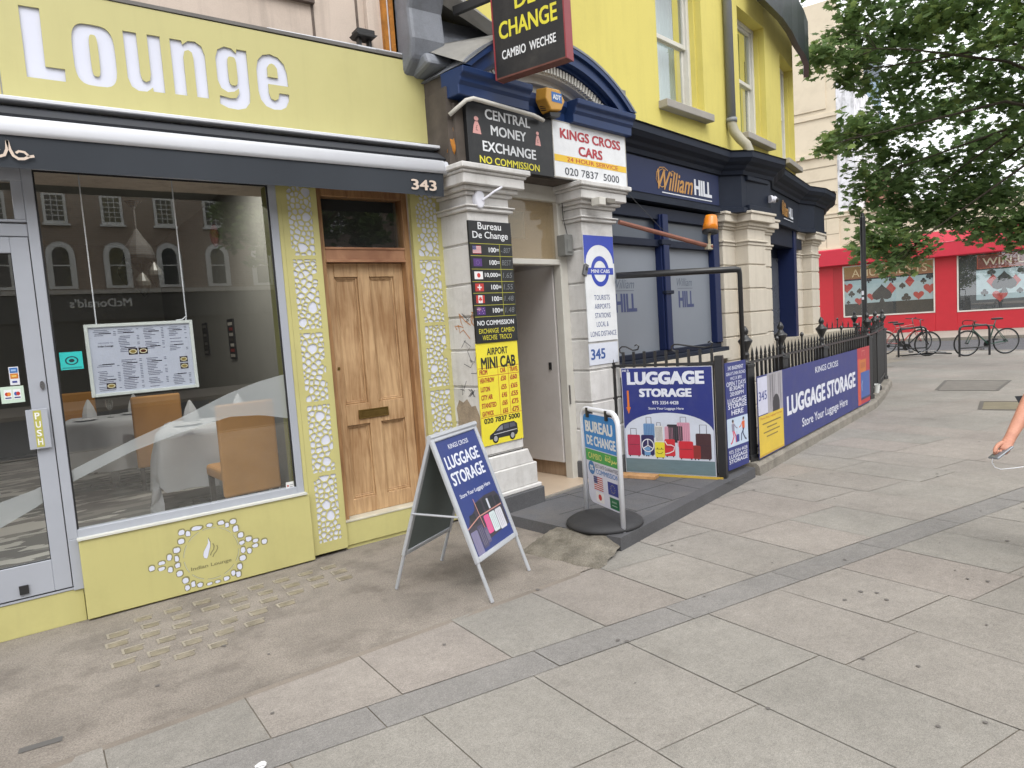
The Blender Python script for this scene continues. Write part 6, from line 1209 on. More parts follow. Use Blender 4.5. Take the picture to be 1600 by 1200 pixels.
def clipz(a, b): return clip(clip(pz, 0, -1, -a), 0, 1, b)
g = MB(SM); z0_, z1_ = .12, h_ - .035; ZZ = lambda u: z0_ + (z1_ - z0_) * u
g.shape([(p[0], p[1]) for p in clipz(ZZ(.615), ZZ(1))], -.0086, P('#2f8ad6')); g.shape([(p[0], p[1]) for p in clipz(ZZ(.475), ZZ(.605))], -.0086, P('#3fa24a')); g.obj('colour_bands', pn)
g = MB(SM); y = -.0094; xl, xr = -hw + .05, hw - .04; X = lambda u: xl + (xr - xl) * u
g.text('BUREAU', X(.02), X(.93), ZZ(.80), ZZ(.925), y, WH_, bold=.055); g.text('DE CHANGE', X(.03), X(.99), ZZ(.655), ZZ(.765), y, WH_, bold=.05); g.text('CAMBIO', X(.04), X(.50), ZZ(.505), ZZ(.57), y, P('#dfe07a'), bold=.01)
for pts in ([(.98, .545), (.955, .525), (.93, .525), (.92, .545)], [(.92, .545), (.90, .525), (.86, .525), (.85, .54)], [(.84, .55), (.835, .52), (.81, .50)], [(.78, .585), (.778, .525)], [(.74, .55), (.71, .56), (.70, .53), (.75, .525), (.78, .527)], [(.66, .555), (.63, .56), (.62, .53), (.65, .525), (.66, .555)]): g.stroke([(X(a), ZZ(b)) for a, b in pts], .011, y, P('#dfe07a'))
for a in (.72, .635, .665): g.disc(X(a), ZZ(.58), .005, .005, y, P('#dfe07a'), 8)
g.disc(X(.12), ZZ(.40), .048, .052, y, P('#2f74b4'), 22); g.text('0%', X(.06), X(.19), ZZ(.37), ZZ(.43), y - .0006, WH_, bold=.03); g.text('BEST RATE GUARANTEED', X(.25), X(1.0), ZZ(.415), ZZ(.455), y, P('#4a4a55')); g.text('COMMISSION', X(.26), X(1.0), ZZ(.345), ZZ(.40), y, P('#4a7fc0'), bold=.015); g.obj('lettering', pn)
for k_, a_, b_, c_0, d_0 in (('us', .16, .47, .165, .315), ('eu', .63, .95, .165, .305), ('jp', .20, .47, .03, .145), ('sa', .66, .95, .02, .14)): g = MB(SM); flag(g, k_, X(a_), X(b_), ZZ(c_0), ZZ(d_0), y); g.obj('flag', pn)
for x in (-hw * .55, hw * .5): g = MB(); g.box(x - .012, x + .012, -.024, .024, h_ - .06, h_ + .012, MATS['black_plastic']); g.obj('hanging_clip', sw)
g = MB(); g.lathe(0, 0, [(.27, 0), (.285, .012), (.28, .03), (.25, .05), (.19, .062), (.06, .066), (0, .066)], mat('black_rubber', (.028, .028, .03), rough=.7, var=.25, scale=6, bump=.2), 40); g.obj('rubber_base', sw, smooth=.8)
# ================================================================== ACROSS THE SIDE STREET
FS = FR(33, 16.5, -71.9)
ARED = mat('arcade_red', '#c02936', rough=.45, var=.05, dirt='#9a2530', dirtamt=.2); ARED2 = mat('arcade_canopy', '#c5283f', rough=.5, var=.05); CRM = mat('cream_stucco', '#dccfb9', rough=.9, var=.05, scale=.5, dirt='#a99b86', dirtamt=.3)
arc = thing('arcade_building', 'cream building with a bright red amusement arcade shopfront across the side street', 'building', (33, 16.5, 0)); SO = Matrix.Translation((0, 0, 0))
def SB(): return MB()
arc.rotation_euler = (0, 0, FS.a)
g = SB(); g.box(-2.6, 14, .30, 9, .9, 4.2, MATS['dark_void']); g.box(-2.6, 14, .02, 9, 4.0, 5.75, CRM); g.box(-2.6, 14, -.06, .3, 5.75, 5.98, CRM); g.box(-2.6, 14, -.10, .2, 5.92, 5.99, CRM); g.box(-5, -.75, .12, 9, 5.98, 16, CRM)
for z in (6.35, 6.95, 7.6, 8.25): g.box(-5, -.80, .10, .2, z, z + .05, mat('wall_groove', '#a59a88', rough=.9))
g.box(-5, -.70, .0, .3, 8.75, 8.95, CRM); g.box(-5, -.72, .05, .3, 10.6, 10.8, CRM); g.box(-5, -1.2, .06, .2, 11.0, 13.4, CRM); g.box(-1.65, -.70, -.05, .1, 4.25, 5.7, CRM); g.box(-1.30, -1.28, -.06, -.05, 4.25, 5.7, MATS['wall_groove']); g.box(-1.28, -.72, -.06, -.04, 4.95, 4.98, MATS['wall_groove']); g.box(-2.2, -.6, -.12, .1, 4.16, 4.30, CRM); g.obj('wall', arc, bevel=.01)
PEEL = mat('peeling_white', '#e4e4ea', rough=.9, var=.1, scale=5, dirt='#5d5c5e', dirtamt=1.0, dscale=2.6, stretch=(1, 1, .45)); g = SB(); g.box(-.75, .03, .10, 9, 5.98, 12.3, PEEL); g.obj('peeling_side_wall', arc)
g = SB(); g.box(.03, 1.0, 3.0, 9, 5.98, 8.0, mat('far_brick', '#a5776a', rough=.9, var=.15, scale=6)); g.obj('brick_wall', arc)
g = SB(); g.box(-2.4, -.62, 0, .3, 0, 4.1, ARED); g.box(3.20, 4.04, 0, .3, 0, 4.1, ARED); g.box(-.62, 3.2, 0, .3, 0, .86, ARED); g.box(4.04, 9.2, 0, .3, 0, .82, ARED); g.box(9.2, 14, 0, .3, 0, 4.1, ARED); g.box(-.62, 9.2, 0, .3, 3.32, 4.1, ARED); g.box(-1.05, -.68, -.01, .02, .5, 3.3, mat('arcade_red_dark', '#a8272f', rough=.5)); g.obj('red_shopfront', arc, bevel=.01)
g = SB(); g.prism([(0, 4.5), (0, 3.32), (-.35, 3.36), (-.35, 3.42), (-.33, 3.98), (-.05, 4.5)], 'x', 2.3, 14, ARED2); g.prism([(0, 4.2), (0, 3.40), (-.35, 3.42), (-.35, 4.15), (-.3, 4.2)], 'x', -2.4, 2.3, ARED2); g.box(2.3, 14, -.355, -.345, 3.97, 3.99, mat('canopy_line', '#dd8a96', rough=.5)); g.obj('canopy', arc, bevel=.01)
g = SB(); WFR = mat('window_frame_white', '#d6d2cb', rough=.5); g.frame(-.62, 3.20, .86, 3.34, .06, -.02, .08, WFR); g.frame(4.04, 9.2, .82, 3.40, .06, -.02, .08, WFR); g.obj('window_frame', arc)
def heart(g, cx, cz, r, y, m): g.shape([(cx + r * 1.0 * (16 * math.sin(t) ** 3) / 16, cz + r * (13 * math.cos(t) - 5 * math.cos(2 * t) - 2 * math.cos(3 * t) - math.cos(4 * t)) / 16) for t in [i * 2 * math.pi / 20 for i in range(20)]], y, m)
def spade(g, cx, cz, r, y, m): heart_pts = [(cx + r * (16 * math.sin(t) ** 3) / 16, cz - r * (13 * math.cos(t) - 5 * math.cos(2 * t) - 2 * math.cos(3 * t) - math.cos(4 * t)) / 16 + r * .1) for t in [i * 2 * math.pi / 20 for i in range(20)]]; g.shape(heart_pts, y, m); g.shape([(cx - r * .3, cz - r * 1.0), (cx + r * .3, cz - r * 1.0), (cx + .02, cz - r * .2), (cx - .02, cz - r * .2)], y - .002, m)
def club(g, cx, cz, r, y, m):
    for a, b in ((-.45, -.1), (.45, -.1), (0, .5)): g.disc(cx + a * r, cz + b * r, r * .45, r * .45, y, m, 10)
    g.shape([(cx - r * .25, cz - r), (cx + r * .25, cz - r), (cx + .01, cz), (cx - .01, cz)], y - .002, m)
def diamond(g, cx, cz, r, y, m): g.shape([(cx - r * .75, cz), (cx, cz - r), (cx + r * .75, cz), (cx, cz + r)], y, m)
CR, CK = P('#c8342f'), P('#22232a'); PALE = P('#bfd6de')
g = SB(); g.rect(-.56, 3.14, .92, 3.28, .05, P('#1c1d22')); g.rect(-.56, 3.14, 1.50, 2.62, .045, PALE)
for k, a, b, r in ((heart, -.45, 2.3, .26), (club, -.25, 1.98, .16), (heart, .08, 1.62, .2), (heart, .62, 1.8, .2), (spade, 1.05, 1.88, .42), (diamond, 1.42, 2.1, .30), (club, 2.05, 1.63, .22), (heart, 2.55, 1.72, .22), (diamond, 2.2, 2.38, .26), (heart, 3.0, 2.0, .26), (club, 2.75, 2.35, .14), (spade, 1.9, 2.2, .14), (club, 1.5, 2.55, .18), (spade, 3.0, 2.55, .16), (club, .5, 2.6, .15), (spade, .1, 2.1, .13), (club, -.4, 1.58, .1)): k(g, a, b, r, .040 - .002 * (r > .3) - .0005 * a, CR if k in (heart, diamond) else CK)
g.obj('card_suits_picture', arc)
g = SB(); g.rect(4.10, 9.14, .88, 3.34, .05, P('#1c1d22')); g.rect(4.75, 9.14, 1.30, 2.60, .045, PALE)
for k, a, b, r in ((diamond, 5.35, 2.1, .30), (spade, 5.75, 2.0, .45), (diamond, 6.15, 2.05, .26), (heart, 5.6, 1.45, .28), (club, 5.05, 1.62, .16), (heart, 6.9, 1.85, .24), (club, 6.8, 2.35, .17), (spade, 6.3, 1.62, .12), (club, 5.3, 2.5, .18), (spade, 6.4, 2.5, .2), (club, 7.0, 1.6, .28), (diamond, 7.7, 2.0, .3), (heart, 8.4, 1.8, .3)): k(g, a, b, r, .040 - .002 * (r > .3) - .0005 * a, CR if k in (heart, diamond) else CK)
g.obj('card_suits_picture', arc)
g = SB(); g.rect(-.56, 3.14, .92, 3.28, .012, glass_mat('arcade_glass', refl=2.0, haze=.10)); g.rect(4.10, 9.14, .88, 3.34, .012, MATS['arcade_glass']); g.obj('window_glass', arc)
g = SB(); SR = P('#8a3a30'); g.rect(-.54, 3.12, 2.68, 3.26, .035, SR); g.frame(-.54, 3.12, 2.68, 3.26, .03, .028, .034, P('#b0584a')); g.rect(4.78, 9.12, 2.66, 3.26, .035, P('#8f3428')); g.frame(4.78, 9.12, 2.66, 3.26, .04, .028, .034, P('#c2502f')); NEON = P('#e6c9b0'); g.text('AMUSEMENTS', -.22, 2.90, 2.78, 3.15, .025, NEON); g.text('WIN UP TO £5', 4.98, 8.35, 2.80, 3.12, .025, P('#f1e3c8'), bold=.01); g.obj('window_lettering', arc)
sp, mk = on(FS, 'street_name_plate', 'white street name plate ending in HEAD on the cream wall above the arcade', 'street sign', -1.5, .09, 6.55); g = MB(); g.box(-1.2, .36, -.02, 0, 0, .62, P('#e6e4e0')); g.obj('plate', sp); g = MB(); g.text('HEAD', -.35, .3, .33, .52, -.022, P('#33343c'), bold=.03); g.text('W.C.1', -.2, .1, .09, .24, -.022, P('#a84a48'), bold=.02); g.obj('lettering', sp)
tw = thing('distant_tower', 'distant blue-grey glass tower seen between the leaves', 'building', (62, 31, 0), R(-65)); g = MB(); g.box(-2.2, 2.2, 0, 6, 0, 21, mat('tower_glass', '#8fa3b8', rough=.15, var=.1)); 
g.box(-2.3, 2.3, -.1, 6.1, 21, 23, mat('tower_cap', '#6d7680', rough=.5)); 
for z in range(3, 21, 3): g.box(-2.25, 2.25, -.05, 0, z, z + .3, MATS['tower_cap'])
g.obj('tower', tw)
# ================================================================== BICYCLES AND STANDS
TYR = mat('tyre', (.018, .018, .018), rough=.85, var=0); RIMM = mat('rim_alloy', '#8d9094', rough=.35, metal=.7, var=0); BLKP = MATS['black_plastic']
def torus(g, c, r, rt, m, n=36, k=6):
    vs = []; fs = []
    for i in range(n):
        a = 2 * math.pi * i / n
        for j in range(k): b = 2 * math.pi * j / k; q = r + rt * math.cos(b); vs.append((c[0] + q * math.cos(a), c[1] + rt * math.sin(b), c[2] + q * math.sin(a)))
    for i in range(n):
        for j in range(k): fs.append((i * k + j, ((i + 1) % n) * k + j, ((i + 1) % n) * k + (j + 1) % k, i * k + (j + 1) % k))
    g.add(vs, fs, m)
def bicycle(name, lab, loc, rz, lean, col, bars='drop', guards=None, wheels=(1, 1), tilt=0.0):
    t = thing(name, lab, 'bicycle', loc, rz, 'parked bicycles'); t.rotation_euler = (lean, tilt, rz); fm = mat('bike_paint_' + col.strip('#'), col, rough=.35, spec=.6, var=.05)
    A, B, BBk, ST, HT, HB = (-.50, 0, .335), (.50, 0, .335), (-.05, 0, .28), (-.19, 0, .80), (.32, 0, .82), (.355, 0, .68)
    for k, c in enumerate((A, B)):
        if not wheels[k]: continue
        g = MB(); torus(g, c, .322, .017, TYR); w_ = g.obj('wheel', t, smooth=True)
        g = MB(); torus(g, c, .302, .009, RIMM)
        for i in range(20): a = 2 * math.pi * i / 20; g.tube([(c[0] + .02 * math.cos(a + .6), (.02 if i % 2 else -.02), c[2] + .02 * math.sin(a + .6)), (c[0] + .3 * math.cos(a), 0, c[2] + .3 * math.sin(a))], .0016, RIMM, 3)
        g.tube([(c[0], -.05, c[2]), (c[0], .05, c[2])], .02, BLKP, 8); g.obj('rim', w_)
    g = MB(); g.tube([BBk, ST], .017, fm); g.tube([BBk, HB], .019, fm); g.tube([(-.175, 0, .75), HT], .016, fm); g.tube([HB, HT], .021, fm)
    for s in (-.05, .05): g.tube([(BBk[0], s * .4, BBk[2]), (A[0], s, A[2])], .010, fm); g.tube([(-.175, s * .3, .74), (A[0], s, A[2])], .009, fm)
    g.obj('frame', t)
    g = MB()
    for s in (-.05, .05): g.tube([(HB[0], s * .6, HB[2]), (.40, s, .55), (B[0], s, B[2])], .011, fm)
    g.obj('fork', t)
    g = MB(); g.tube([ST, (-.215, 0, .90)], .013, RIMM); g.obj('seat_post', t)
    g = MB(); g.prism([(-.36, .07), (-.36, -.07), (-.28, -.065), (-.14, -.02), (-.10, -.012), (-.10, .012), (-.14, .02), (-.28, .065)], 'z', .90, .945, mat('saddle_black', (.016, .016, .017), rough=.5)); g.obj('saddle', t, bevel=.012, seg=2)
    g = MB(); 
    if bars == 'drop':
        g.tube([HT, (.31, 0, .90), (.38, 0, .91)], .013, BLKP)
        for s in (-1, 1): g.tube([(.38, 0, .91), (.38, .17 * s, .91), (.42, .20 * s, .91), (.48, .205 * s, .89), (.50, .205 * s, .84), (.47, .205 * s, .79), (.41, .205 * s, .77)], .012, mat('bar_tape', (.10, .022, .02), rough=.7))
    else:
        g.tube([HT, (.30, 0, .98), (.33, 0, 1.0)], .014, RIMM); g.tube([(.25, -.28, 1.02), (.33, -.14, 1.0), (.33, .14, 1.0), (.25, .28, 1.02)], .012, BLKP)
    g.obj('handlebar', t, smooth=.8)
    g = MB(); g.prism(sup(BBk[0], BBk[2], .09, .09, 1, 20), 'y', -.045, -.04, BLKP); g.tube([(BBk[0], -.05, BBk[2]), (BBk[0] + .10, -.055, BBk[2] - .13)], .010, RIMM); g.tube([(BBk[0], .05, BBk[2]), (BBk[0] - .10, .055, BBk[2] + .13)], .010, RIMM); g.box(BBk[0] + .05, BBk[0] + .15, -.13, -.06, BBk[2] - .145, BBk[2] - .12, BLKP); g.box(BBk[0] - .15, BBk[0] - .05, .06, .13, BBk[2] + .12, BBk[2] + .145, BLKP); g.tube([(BBk[0], -.043, BBk[2] + .09), (A[0], -.043, A[2] + .04)], .004, BLKP, 4); g.tube([(BBk[0], -.043, BBk[2] - .09), (A[0], -.043, A[2] - .06)], .004, BLKP, 4); g.prism(sup(A[0], A[2], .045, .045, 1, 14), 'y', -.05, -.03, BLKP); g.obj('crank_set', t)
    if guards:
        gm = mat('guard_' + guards.strip('#'), guards, rough=.4); g = MB()
        for c, a0, a1 in ((A, 20, 175), (B, 30, 150)): g.tube([(c[0] + .355 * math.cos(R(a)), 0, c[2] + .355 * math.sin(R(a))) for a in range(a0, a1, 12)], .016, gm, 5)
        g.obj('mudguard', t)
    return t
d1 = math.atan2(7.2 - 6.44, 19.66 - 20.64)
bicycle('bicycle', 'dark green bicycle with drop handlebars and a black saddle, alone on its hoop stand', (20.15, 6.80, 0), d1, R(-4), '#35584c')
bicycle('bicycle', 'dark bicycle without its front wheel, leaning on the hoop stand nearest the railings', (19.55, 8.45, 0), d1 + R(172), R(5), '#23262a', bars='flat', wheels=(0, 1))
bicycle('bicycle', 'red and white bicycle with pale mudguards standing beyond the bicycle without a front wheel', (20.9, 9.15, 0), d1 + R(178), R(-3), '#b5564f', bars='flat', guards='#d5d2cc')
def stand(lab, x, y, rz):
    t = thing('bike_stand', lab, 'bike stand', (x, y, 0), rz, 'cycle stands'); g = MB(); g.tube([(-.38, 0, 0), (-.38, 0, .66), (-.36, 0, .74), (-.30, 0, .78), (.30, 0, .78), (.36, 0, .74), (.38, 0, .66), (.38, 0, 0)], .027, IRON, 8); g.tube([(-.38, 0, .22), (.38, 0, .22)], .02, IRON, 8); g.obj('hoop', t)
stand('black hoop cycle stand holding the green bicycle', 19.85, 6.95, d1); stand('black hoop cycle stand with the bicycle missing its wheel', 19.75, 8.4, d1)
wl = thing('loose_wheel', 'loose bicycle frame parts and bent wheel lying under the cycle stand nearest the railings', 'scrap', (19.9, 8.1, .03), d1); g = MB(); g.tube([(-.6, .1, .0), (.0, 0, .05), (.6, -.15, 0)], .018, TYR); g.tube([(-.2, -.1, .02), (.7, -.25, .0)], .015, TYR); g.tube([(-.4, .2, .05), (.1, .0, .12), (.3, .1, .04)], .012, RIMM); g.obj('bent_tubes', wl)
# ================================================================== PLANE TREE
def leaf_mat(key, c, tr):
    m = bpy.data.materials.new(key); m.use_nodes = True; t = m.node_tree; b = t.nodes['Principled BSDF']; b.inputs['Roughness'].default_value = .5; b.inputs['Specular IOR Level'].default_value = .35
    at = NN(t, 'ShaderNodeAttribute'); at.attribute_name = 'leaf'; mr = NN(t, 'ShaderNodeMapRange'); mr.inputs[3].default_value = .6; mr.inputs[4].default_value = 1.45; t.links.new(at.outputs['Fac'], mr.inputs[0])
    vm = NN(t, 'ShaderNodeVectorMath', operation='SCALE'); vm.inputs[0].default_value = c; t.links.new(mr.outputs[0], vm.inputs['Scale']); t.links.new(vm.outputs[0], b.inputs['Base Color'])
    td = NN(t, 'ShaderNodeBsdfTranslucent'); t.links.new(vm.outputs[0], td.inputs[0]); mx = NN(t, 'ShaderNodeMixShader'); mx.inputs[0].default_value = tr; out = t.nodes['Material Output']
    t.links.new(b.outputs[0], mx.inputs[1]); t.links.new(td.outputs[0], mx.inputs[2]); t.links.new(mx.outputs[0], out.inputs[0]); return m
LEAFA = leaf_mat('plane_leaf', (.145, .225, .085), .48); LEAFB = leaf_mat('plane_leaf_young', (.22, .30, .10), .48)
BARK = mat('plane_bark', '#6c6553', rough=.9, var=.35, scale=5, bump=.5, bscale=20, dirt='#a19a80', dirtamt=.7, dscale=4)
TWIG = mat('twig_bark', '#3b352b', rough=.9, var=.3, scale=8)
LSH = [(0, -.5), (.10, -.30), (.38, -.34), (.30, -.12), (.50, .06), (.26, .10), (.22, .26), (.07, .22), (0, .52), (-.07, .22), (-.22, .26), (-.26, .10), (-.50, .06), (-.30, -.12), (-.38, -.34), (-.10, -.30)]
def foliage(name, parent, blobs, seed, root, size=(.12, .24)):
    r2 = random.Random(seed); vs = []; fs = []; mi = []; tone = []
    for (c, rad, n, yng) in blobs:
        # every blob is a loose spray of twigs; leaves hang round the twigs
        tw = []
        for _ in range(max(5, n // 8)):
            d = Vector((r2.gauss(0, 1), r2.gauss(0, 1), r2.gauss(0, 1))).normalized() * (r2.random() ** .45)
            tw.append((Vector((c[0] + d.x * rad[0], c[1] + d.y * rad[1], c[2] + d.z * rad[2])), r2.random()))
        for _ in range(int(n * 2.5)):
            p0, tv = r2.choice(tw); p = p0 + Vector((r2.gauss(0, .13), r2.gauss(0, .13), r2.gauss(-.03, .11)))
            s = r2.uniform(*size); nrm_ = Vector((r2.gauss(0, .55), r2.gauss(0, .55), 1)).normalized(); q = nrm_.to_track_quat('Z', 'Y') @ Matrix.Rotation(r2.uniform(0, 6.28), 3, 'Z').to_quaternion()
            fold = r2.uniform(.05, .35); o = len(vs)
            for a, b in LSH: vs.append(p - root + q @ Vector((a * s, b * s, -abs(a) * s * fold - .15 * s * b * b)))
            fs.append(list(range(o, o + 16))); mi.append(1 if r2.random() < yng else 0); tone.append(min(1, max(0, .35 * tv + .65 * r2.random())))
    me = bpy.data.meshes.new(name); me.from_pydata([tuple(v) for v in vs], [], fs); me.materials.append(LEAFA); me.materials.append(LEAFB); me.polygons.foreach_set('material_index', mi)
    at = me.attributes.new('leaf', 'FLOAT', 'FACE'); at.data.foreach_set('value', tone)
    o = bpy.data.objects.new(name, me); COL.objects.link(o); o.parent = parent; return o
TR = Vector((17.2, 3.1, 0)); tree = thing('plane_tree', 'large plane tree with drooping green branches overhanging the bicycles and red arcade', 'tree', TR)
BLOBS = [((15.21, 7.60, 7.66), (0.62, 0.75, 0.55), 150, 0.10), ((14.50, 7.66, 6.96), (0.38, 0.57, 0.47), 90, 0.15), ((13.98, 7.77, 6.78), (0.19, 0.35, 0.29), 36, 0.20), ((16.44, 7.36, 7.96), (0.86, 1.03, 0.64), 200, 0.10), ((16.15, 7.45, 6.91), (0.79, 0.94, 0.57), 200, 0.05), ((15.09, 7.56, 6.57), (0.41, 0.50, 0.30), 70, 0.10), ((15.98, 6.39, 7.41), (0.67, 0.80, 0.53), 170, 0.15), ((15.54, 5.42, 7.00), (0.74, 0.89, 0.62), 200, 0.25), ((14.92, 4.56, 6.31), (0.57, 0.82, 0.69), 170, 0.30), ((17.03, 5.49, 6.19), (0.80, 0.96, 0.67), 220, 0.10), ((17.22, 6.64, 6.60), (0.71, 0.86, 0.64), 190, 0.05), ((16.70, 7.08, 7.22), (0.43, 0.51, 0.36), 60, 0.10), ((14.85, 7.61, 5.34), (0.48, 0.58, 0.30), 110, 0.30), ((14.12, 7.72, 4.92), (0.27, 0.32, 0.19), 36, 0.30), ((15.68, 7.61, 5.23), (0.50, 0.60, 0.43), 120, 0.15), ((16.75, 7.54, 5.97), (0.66, 0.80, 0.66), 170, 0.05), ((16.74, 7.41, 4.78), (0.81, 0.97, 0.74), 230, 0.05), ((16.57, 6.81, 3.79), (0.71, 0.86, 0.64), 210, 0.08), ((15.98, 7.23, 3.70), (0.64, 0.77, 0.57), 170, 0.12), ((15.15, 7.13, 2.89), (0.41, 0.50, 0.39), 100, 0.30), ((15.57, 6.79, 2.68), (0.52, 0.63, 0.36), 120, 0.15), ((14.94, 6.84, 2.35), (0.19, 0.23, 0.16), 26, 0.10), ((16.51, 6.79, 3.22), (0.60, 0.72, 0.34), 110, 0.10), ((17.10, 6.38, 3.34), (0.51, 0.62, 0.31), 90, 0.10), ((14.59, 7.13, 2.61), (0.14, 0.23, 0.19), 26, 0.50), ((15.58, 7.58, 4.30), (0.36, 0.51, 0.43), 80, 0.10), ((17.95, 7.28, 5.90), (0.61, 0.73, 0.53), 160, 0.05), ((18.80, 6.69, 6.16), (0.69, 0.82, 0.53), 170, 0.05), ((18.13, 7.02, 4.74), (0.64, 0.77, 0.49), 170, 0.05), ((18.10, 6.35, 4.08), (0.66, 0.80, 0.59), 150, 0.05), ((18.18, 5.75, 4.80), (0.71, 0.86, 0.71), 210, 0.05), ((17.37, 5.61, 3.81), (0.69, 0.83, 0.62), 190, 0.10), ((17.29, 5.23, 5.50), (0.47, 0.72, 0.60), 130, 0.15), ((16.52, 5.51, 2.89), (0.47, 0.56, 0.29), 90, 0.15), ((16.41, 4.97, 2.90), (0.45, 0.54, 0.33), 100, 0.15), ((18.91, 6.49, 5.06), (0.49, 0.59, 0.46), 110, 0.05), ((15.40, 4.18, 6.04), (0.80, 0.96, 0.80), 160, 0.20), ((16.69, 4.33, 4.67), (0.87, 1.19, 0.99), 180, 0.10), ((16.42, 4.36, 3.08), (0.74, 0.89, 0.74), 150, 0.10), ((15.82, 5.97, 8.14), (1.80, 2.16, 0.64), 260, 0.15), ((15.53, 7.46, 8.61), (1.10, 1.33, 0.55), 140, 0.10), ((15.19, 4.50, 7.54), (1.14, 1.37, 0.69), 180, 0.20), ((17.60, 3.78, 5.58), (1.24, 1.78, 1.49), 180, 0.10),]

foliage('crown', tree, BLOBS, 21, TR)
g = MB(); g.tube([(0, 0, -.05), (.03, .02, .6), (.0, .05, 2.4), (-.1, .1, 4.2), (-.3, .2, 5.6), (-.6, .3, 7.4)], [.34, .27, .24, .22, .17, .08], BARK, 14); g.obj('trunk', tree, smooth=True)
g = MB(); r3 = random.Random(4); J = Vector((-.12, .1, 4.3))
for i, (c, rad, n, yv_) in enumerate(BLOBS):
    e = Vector(c) - TR; 
    if i % 4 != 1 and i < 40: continue
    s0 = J + Vector((-.15, .1, .9)) * r3.random(); m1 = s0.lerp(e, .4) + Vector((0, 0, .5 + .3 * r3.random())); m2 = s0.lerp(e, .75) + Vector((r3.uniform(-.2, .2), r3.uniform(-.2, .2), .25))
    g.tube([tuple(s0), tuple(m1), tuple(m2), tuple(e)], [.05, .03, .016, .006], TWIG, 6)
    for k in range(4):
        q = e + Vector((r3.uniform(-1, 1) * rad[0], r3.uniform(-1, 1) * rad[1], r3.uniform(-.9, .6) * rad[2])); g.tube([tuple(m2.lerp(e, .4)), tuple(m2.lerp(q, .6) + Vector((0, 0, .06))), tuple(q)], [.010, .007, .003], TWIG, 4)
g.obj('branches', tree)
T2 = Vector((7.5, -11.2, 0)); tree2 = thing('plane_tree', 'plane tree on the pavement across the main road, seen only mirrored in the shop glass', 'tree', T2)
r4 = random.Random(8); BL2_ = [((T2.x + r4.uniform(-2.6, 2.6), T2.y + r4.uniform(-1.5, 1.5), r4.uniform(4.2, 8.5)), (.9, .9, .7), 110, .1) for _ in range(26)]
foliage('crown', tree2, BL2_, 5, T2, (.2, .32)); g = MB(); g.tube([(0, 0, -.1), (0, .05, 3), (.1, .1, 5), (.2, 0, 7.5)], [.26, .2, .15, .06], BARK, 10)
for k in range(7): a = k * .9; g.tube([(.08, .08, 4.2), (1.0 * math.cos(a), .8 * math.sin(a), 5.4), (2.0 * math.cos(a), 1.3 * math.sin(a), 6.3)], [.08, .05, .02], BARK, 6)
g.obj('trunk', tree2)
# ================================================================== BUILDING OPPOSITE (behind the camera, mirrored in the glass)
FO_ = FR(10, -18, 180); op = thing('opposite_building', 'brown brick building with white arched windows, seen mirrored in the restaurant window', 'building', (10, -18, 0), R(180))
BRK = bpy.data.materials.new('stock_brick'); BRK.use_nodes = True; t_ = BRK.node_tree; bt_ = NN(t_, 'ShaderNodeTexBrick'); bt_.inputs['Color1'].default_value = (.24, .175, .13, 1); bt_.inputs['Color2'].default_value = (.30, .22, .165, 1); bt_.inputs['Mortar'].default_value = (.30, .28, .25, 1); bt_.inputs['Scale'].default_value = 1; bt_.inputs['Brick Width'].default_value = .23; bt_.inputs['Row Height'].default_value = .075; bt_.inputs['Mortar Size'].default_value = .008
tc_ = NN(t_, 'ShaderNodeTexCoord'); mp_ = NN(t_, 'ShaderNodeMapping'); mp_.inputs['Rotation'].default_value = (R(90), 0, 0); t_.links.new(tc_.outputs['Object'], mp_.inputs[0]); t_.links.new(mp_.outputs[0], bt_.inputs['Vector']); t_.links.new(bt_.outputs['Color'], t_.nodes['Principled BSDF'].inputs['Base Color']); t_.nodes['Principled BSDF'].inputs['Roughness'].default_value = .9
g = MB(); g.box(-16, 28, 0, 6, 3.8, 11.5, BRK); g.box(-16, 28, -.15, .0, 11.2, 11.5, CRM); g.obj('wall', op)
g = MB(); g.box(-16, 28, .05, .3, 0, 3.8, mat('dark_front', (.035, .035, .037), rough=.4)); g.box(-16, 28, -.05, .05, 2.75, 3.62, mat('dark_fascia', (.045, .046, .048), rough=.5)); g.box(-16, 28, -.12, .05, 3.66, 3.80, mat('pale_ledge_far', '#b9b5ad', rough=.7)); g.obj('shopfront', op)
g = MB(); g.text("McDonald's", 6.54, 8.42, 3.20, 3.50, -.055, P('#d9d9d6'), bold=.03); g.obj('fascia_lettering', op)
WF = mat('white_window', '#dfdfdc', rough=.5); DG = mat('far_glass', (.05, .055, .06), rough=.1, spec=.8)
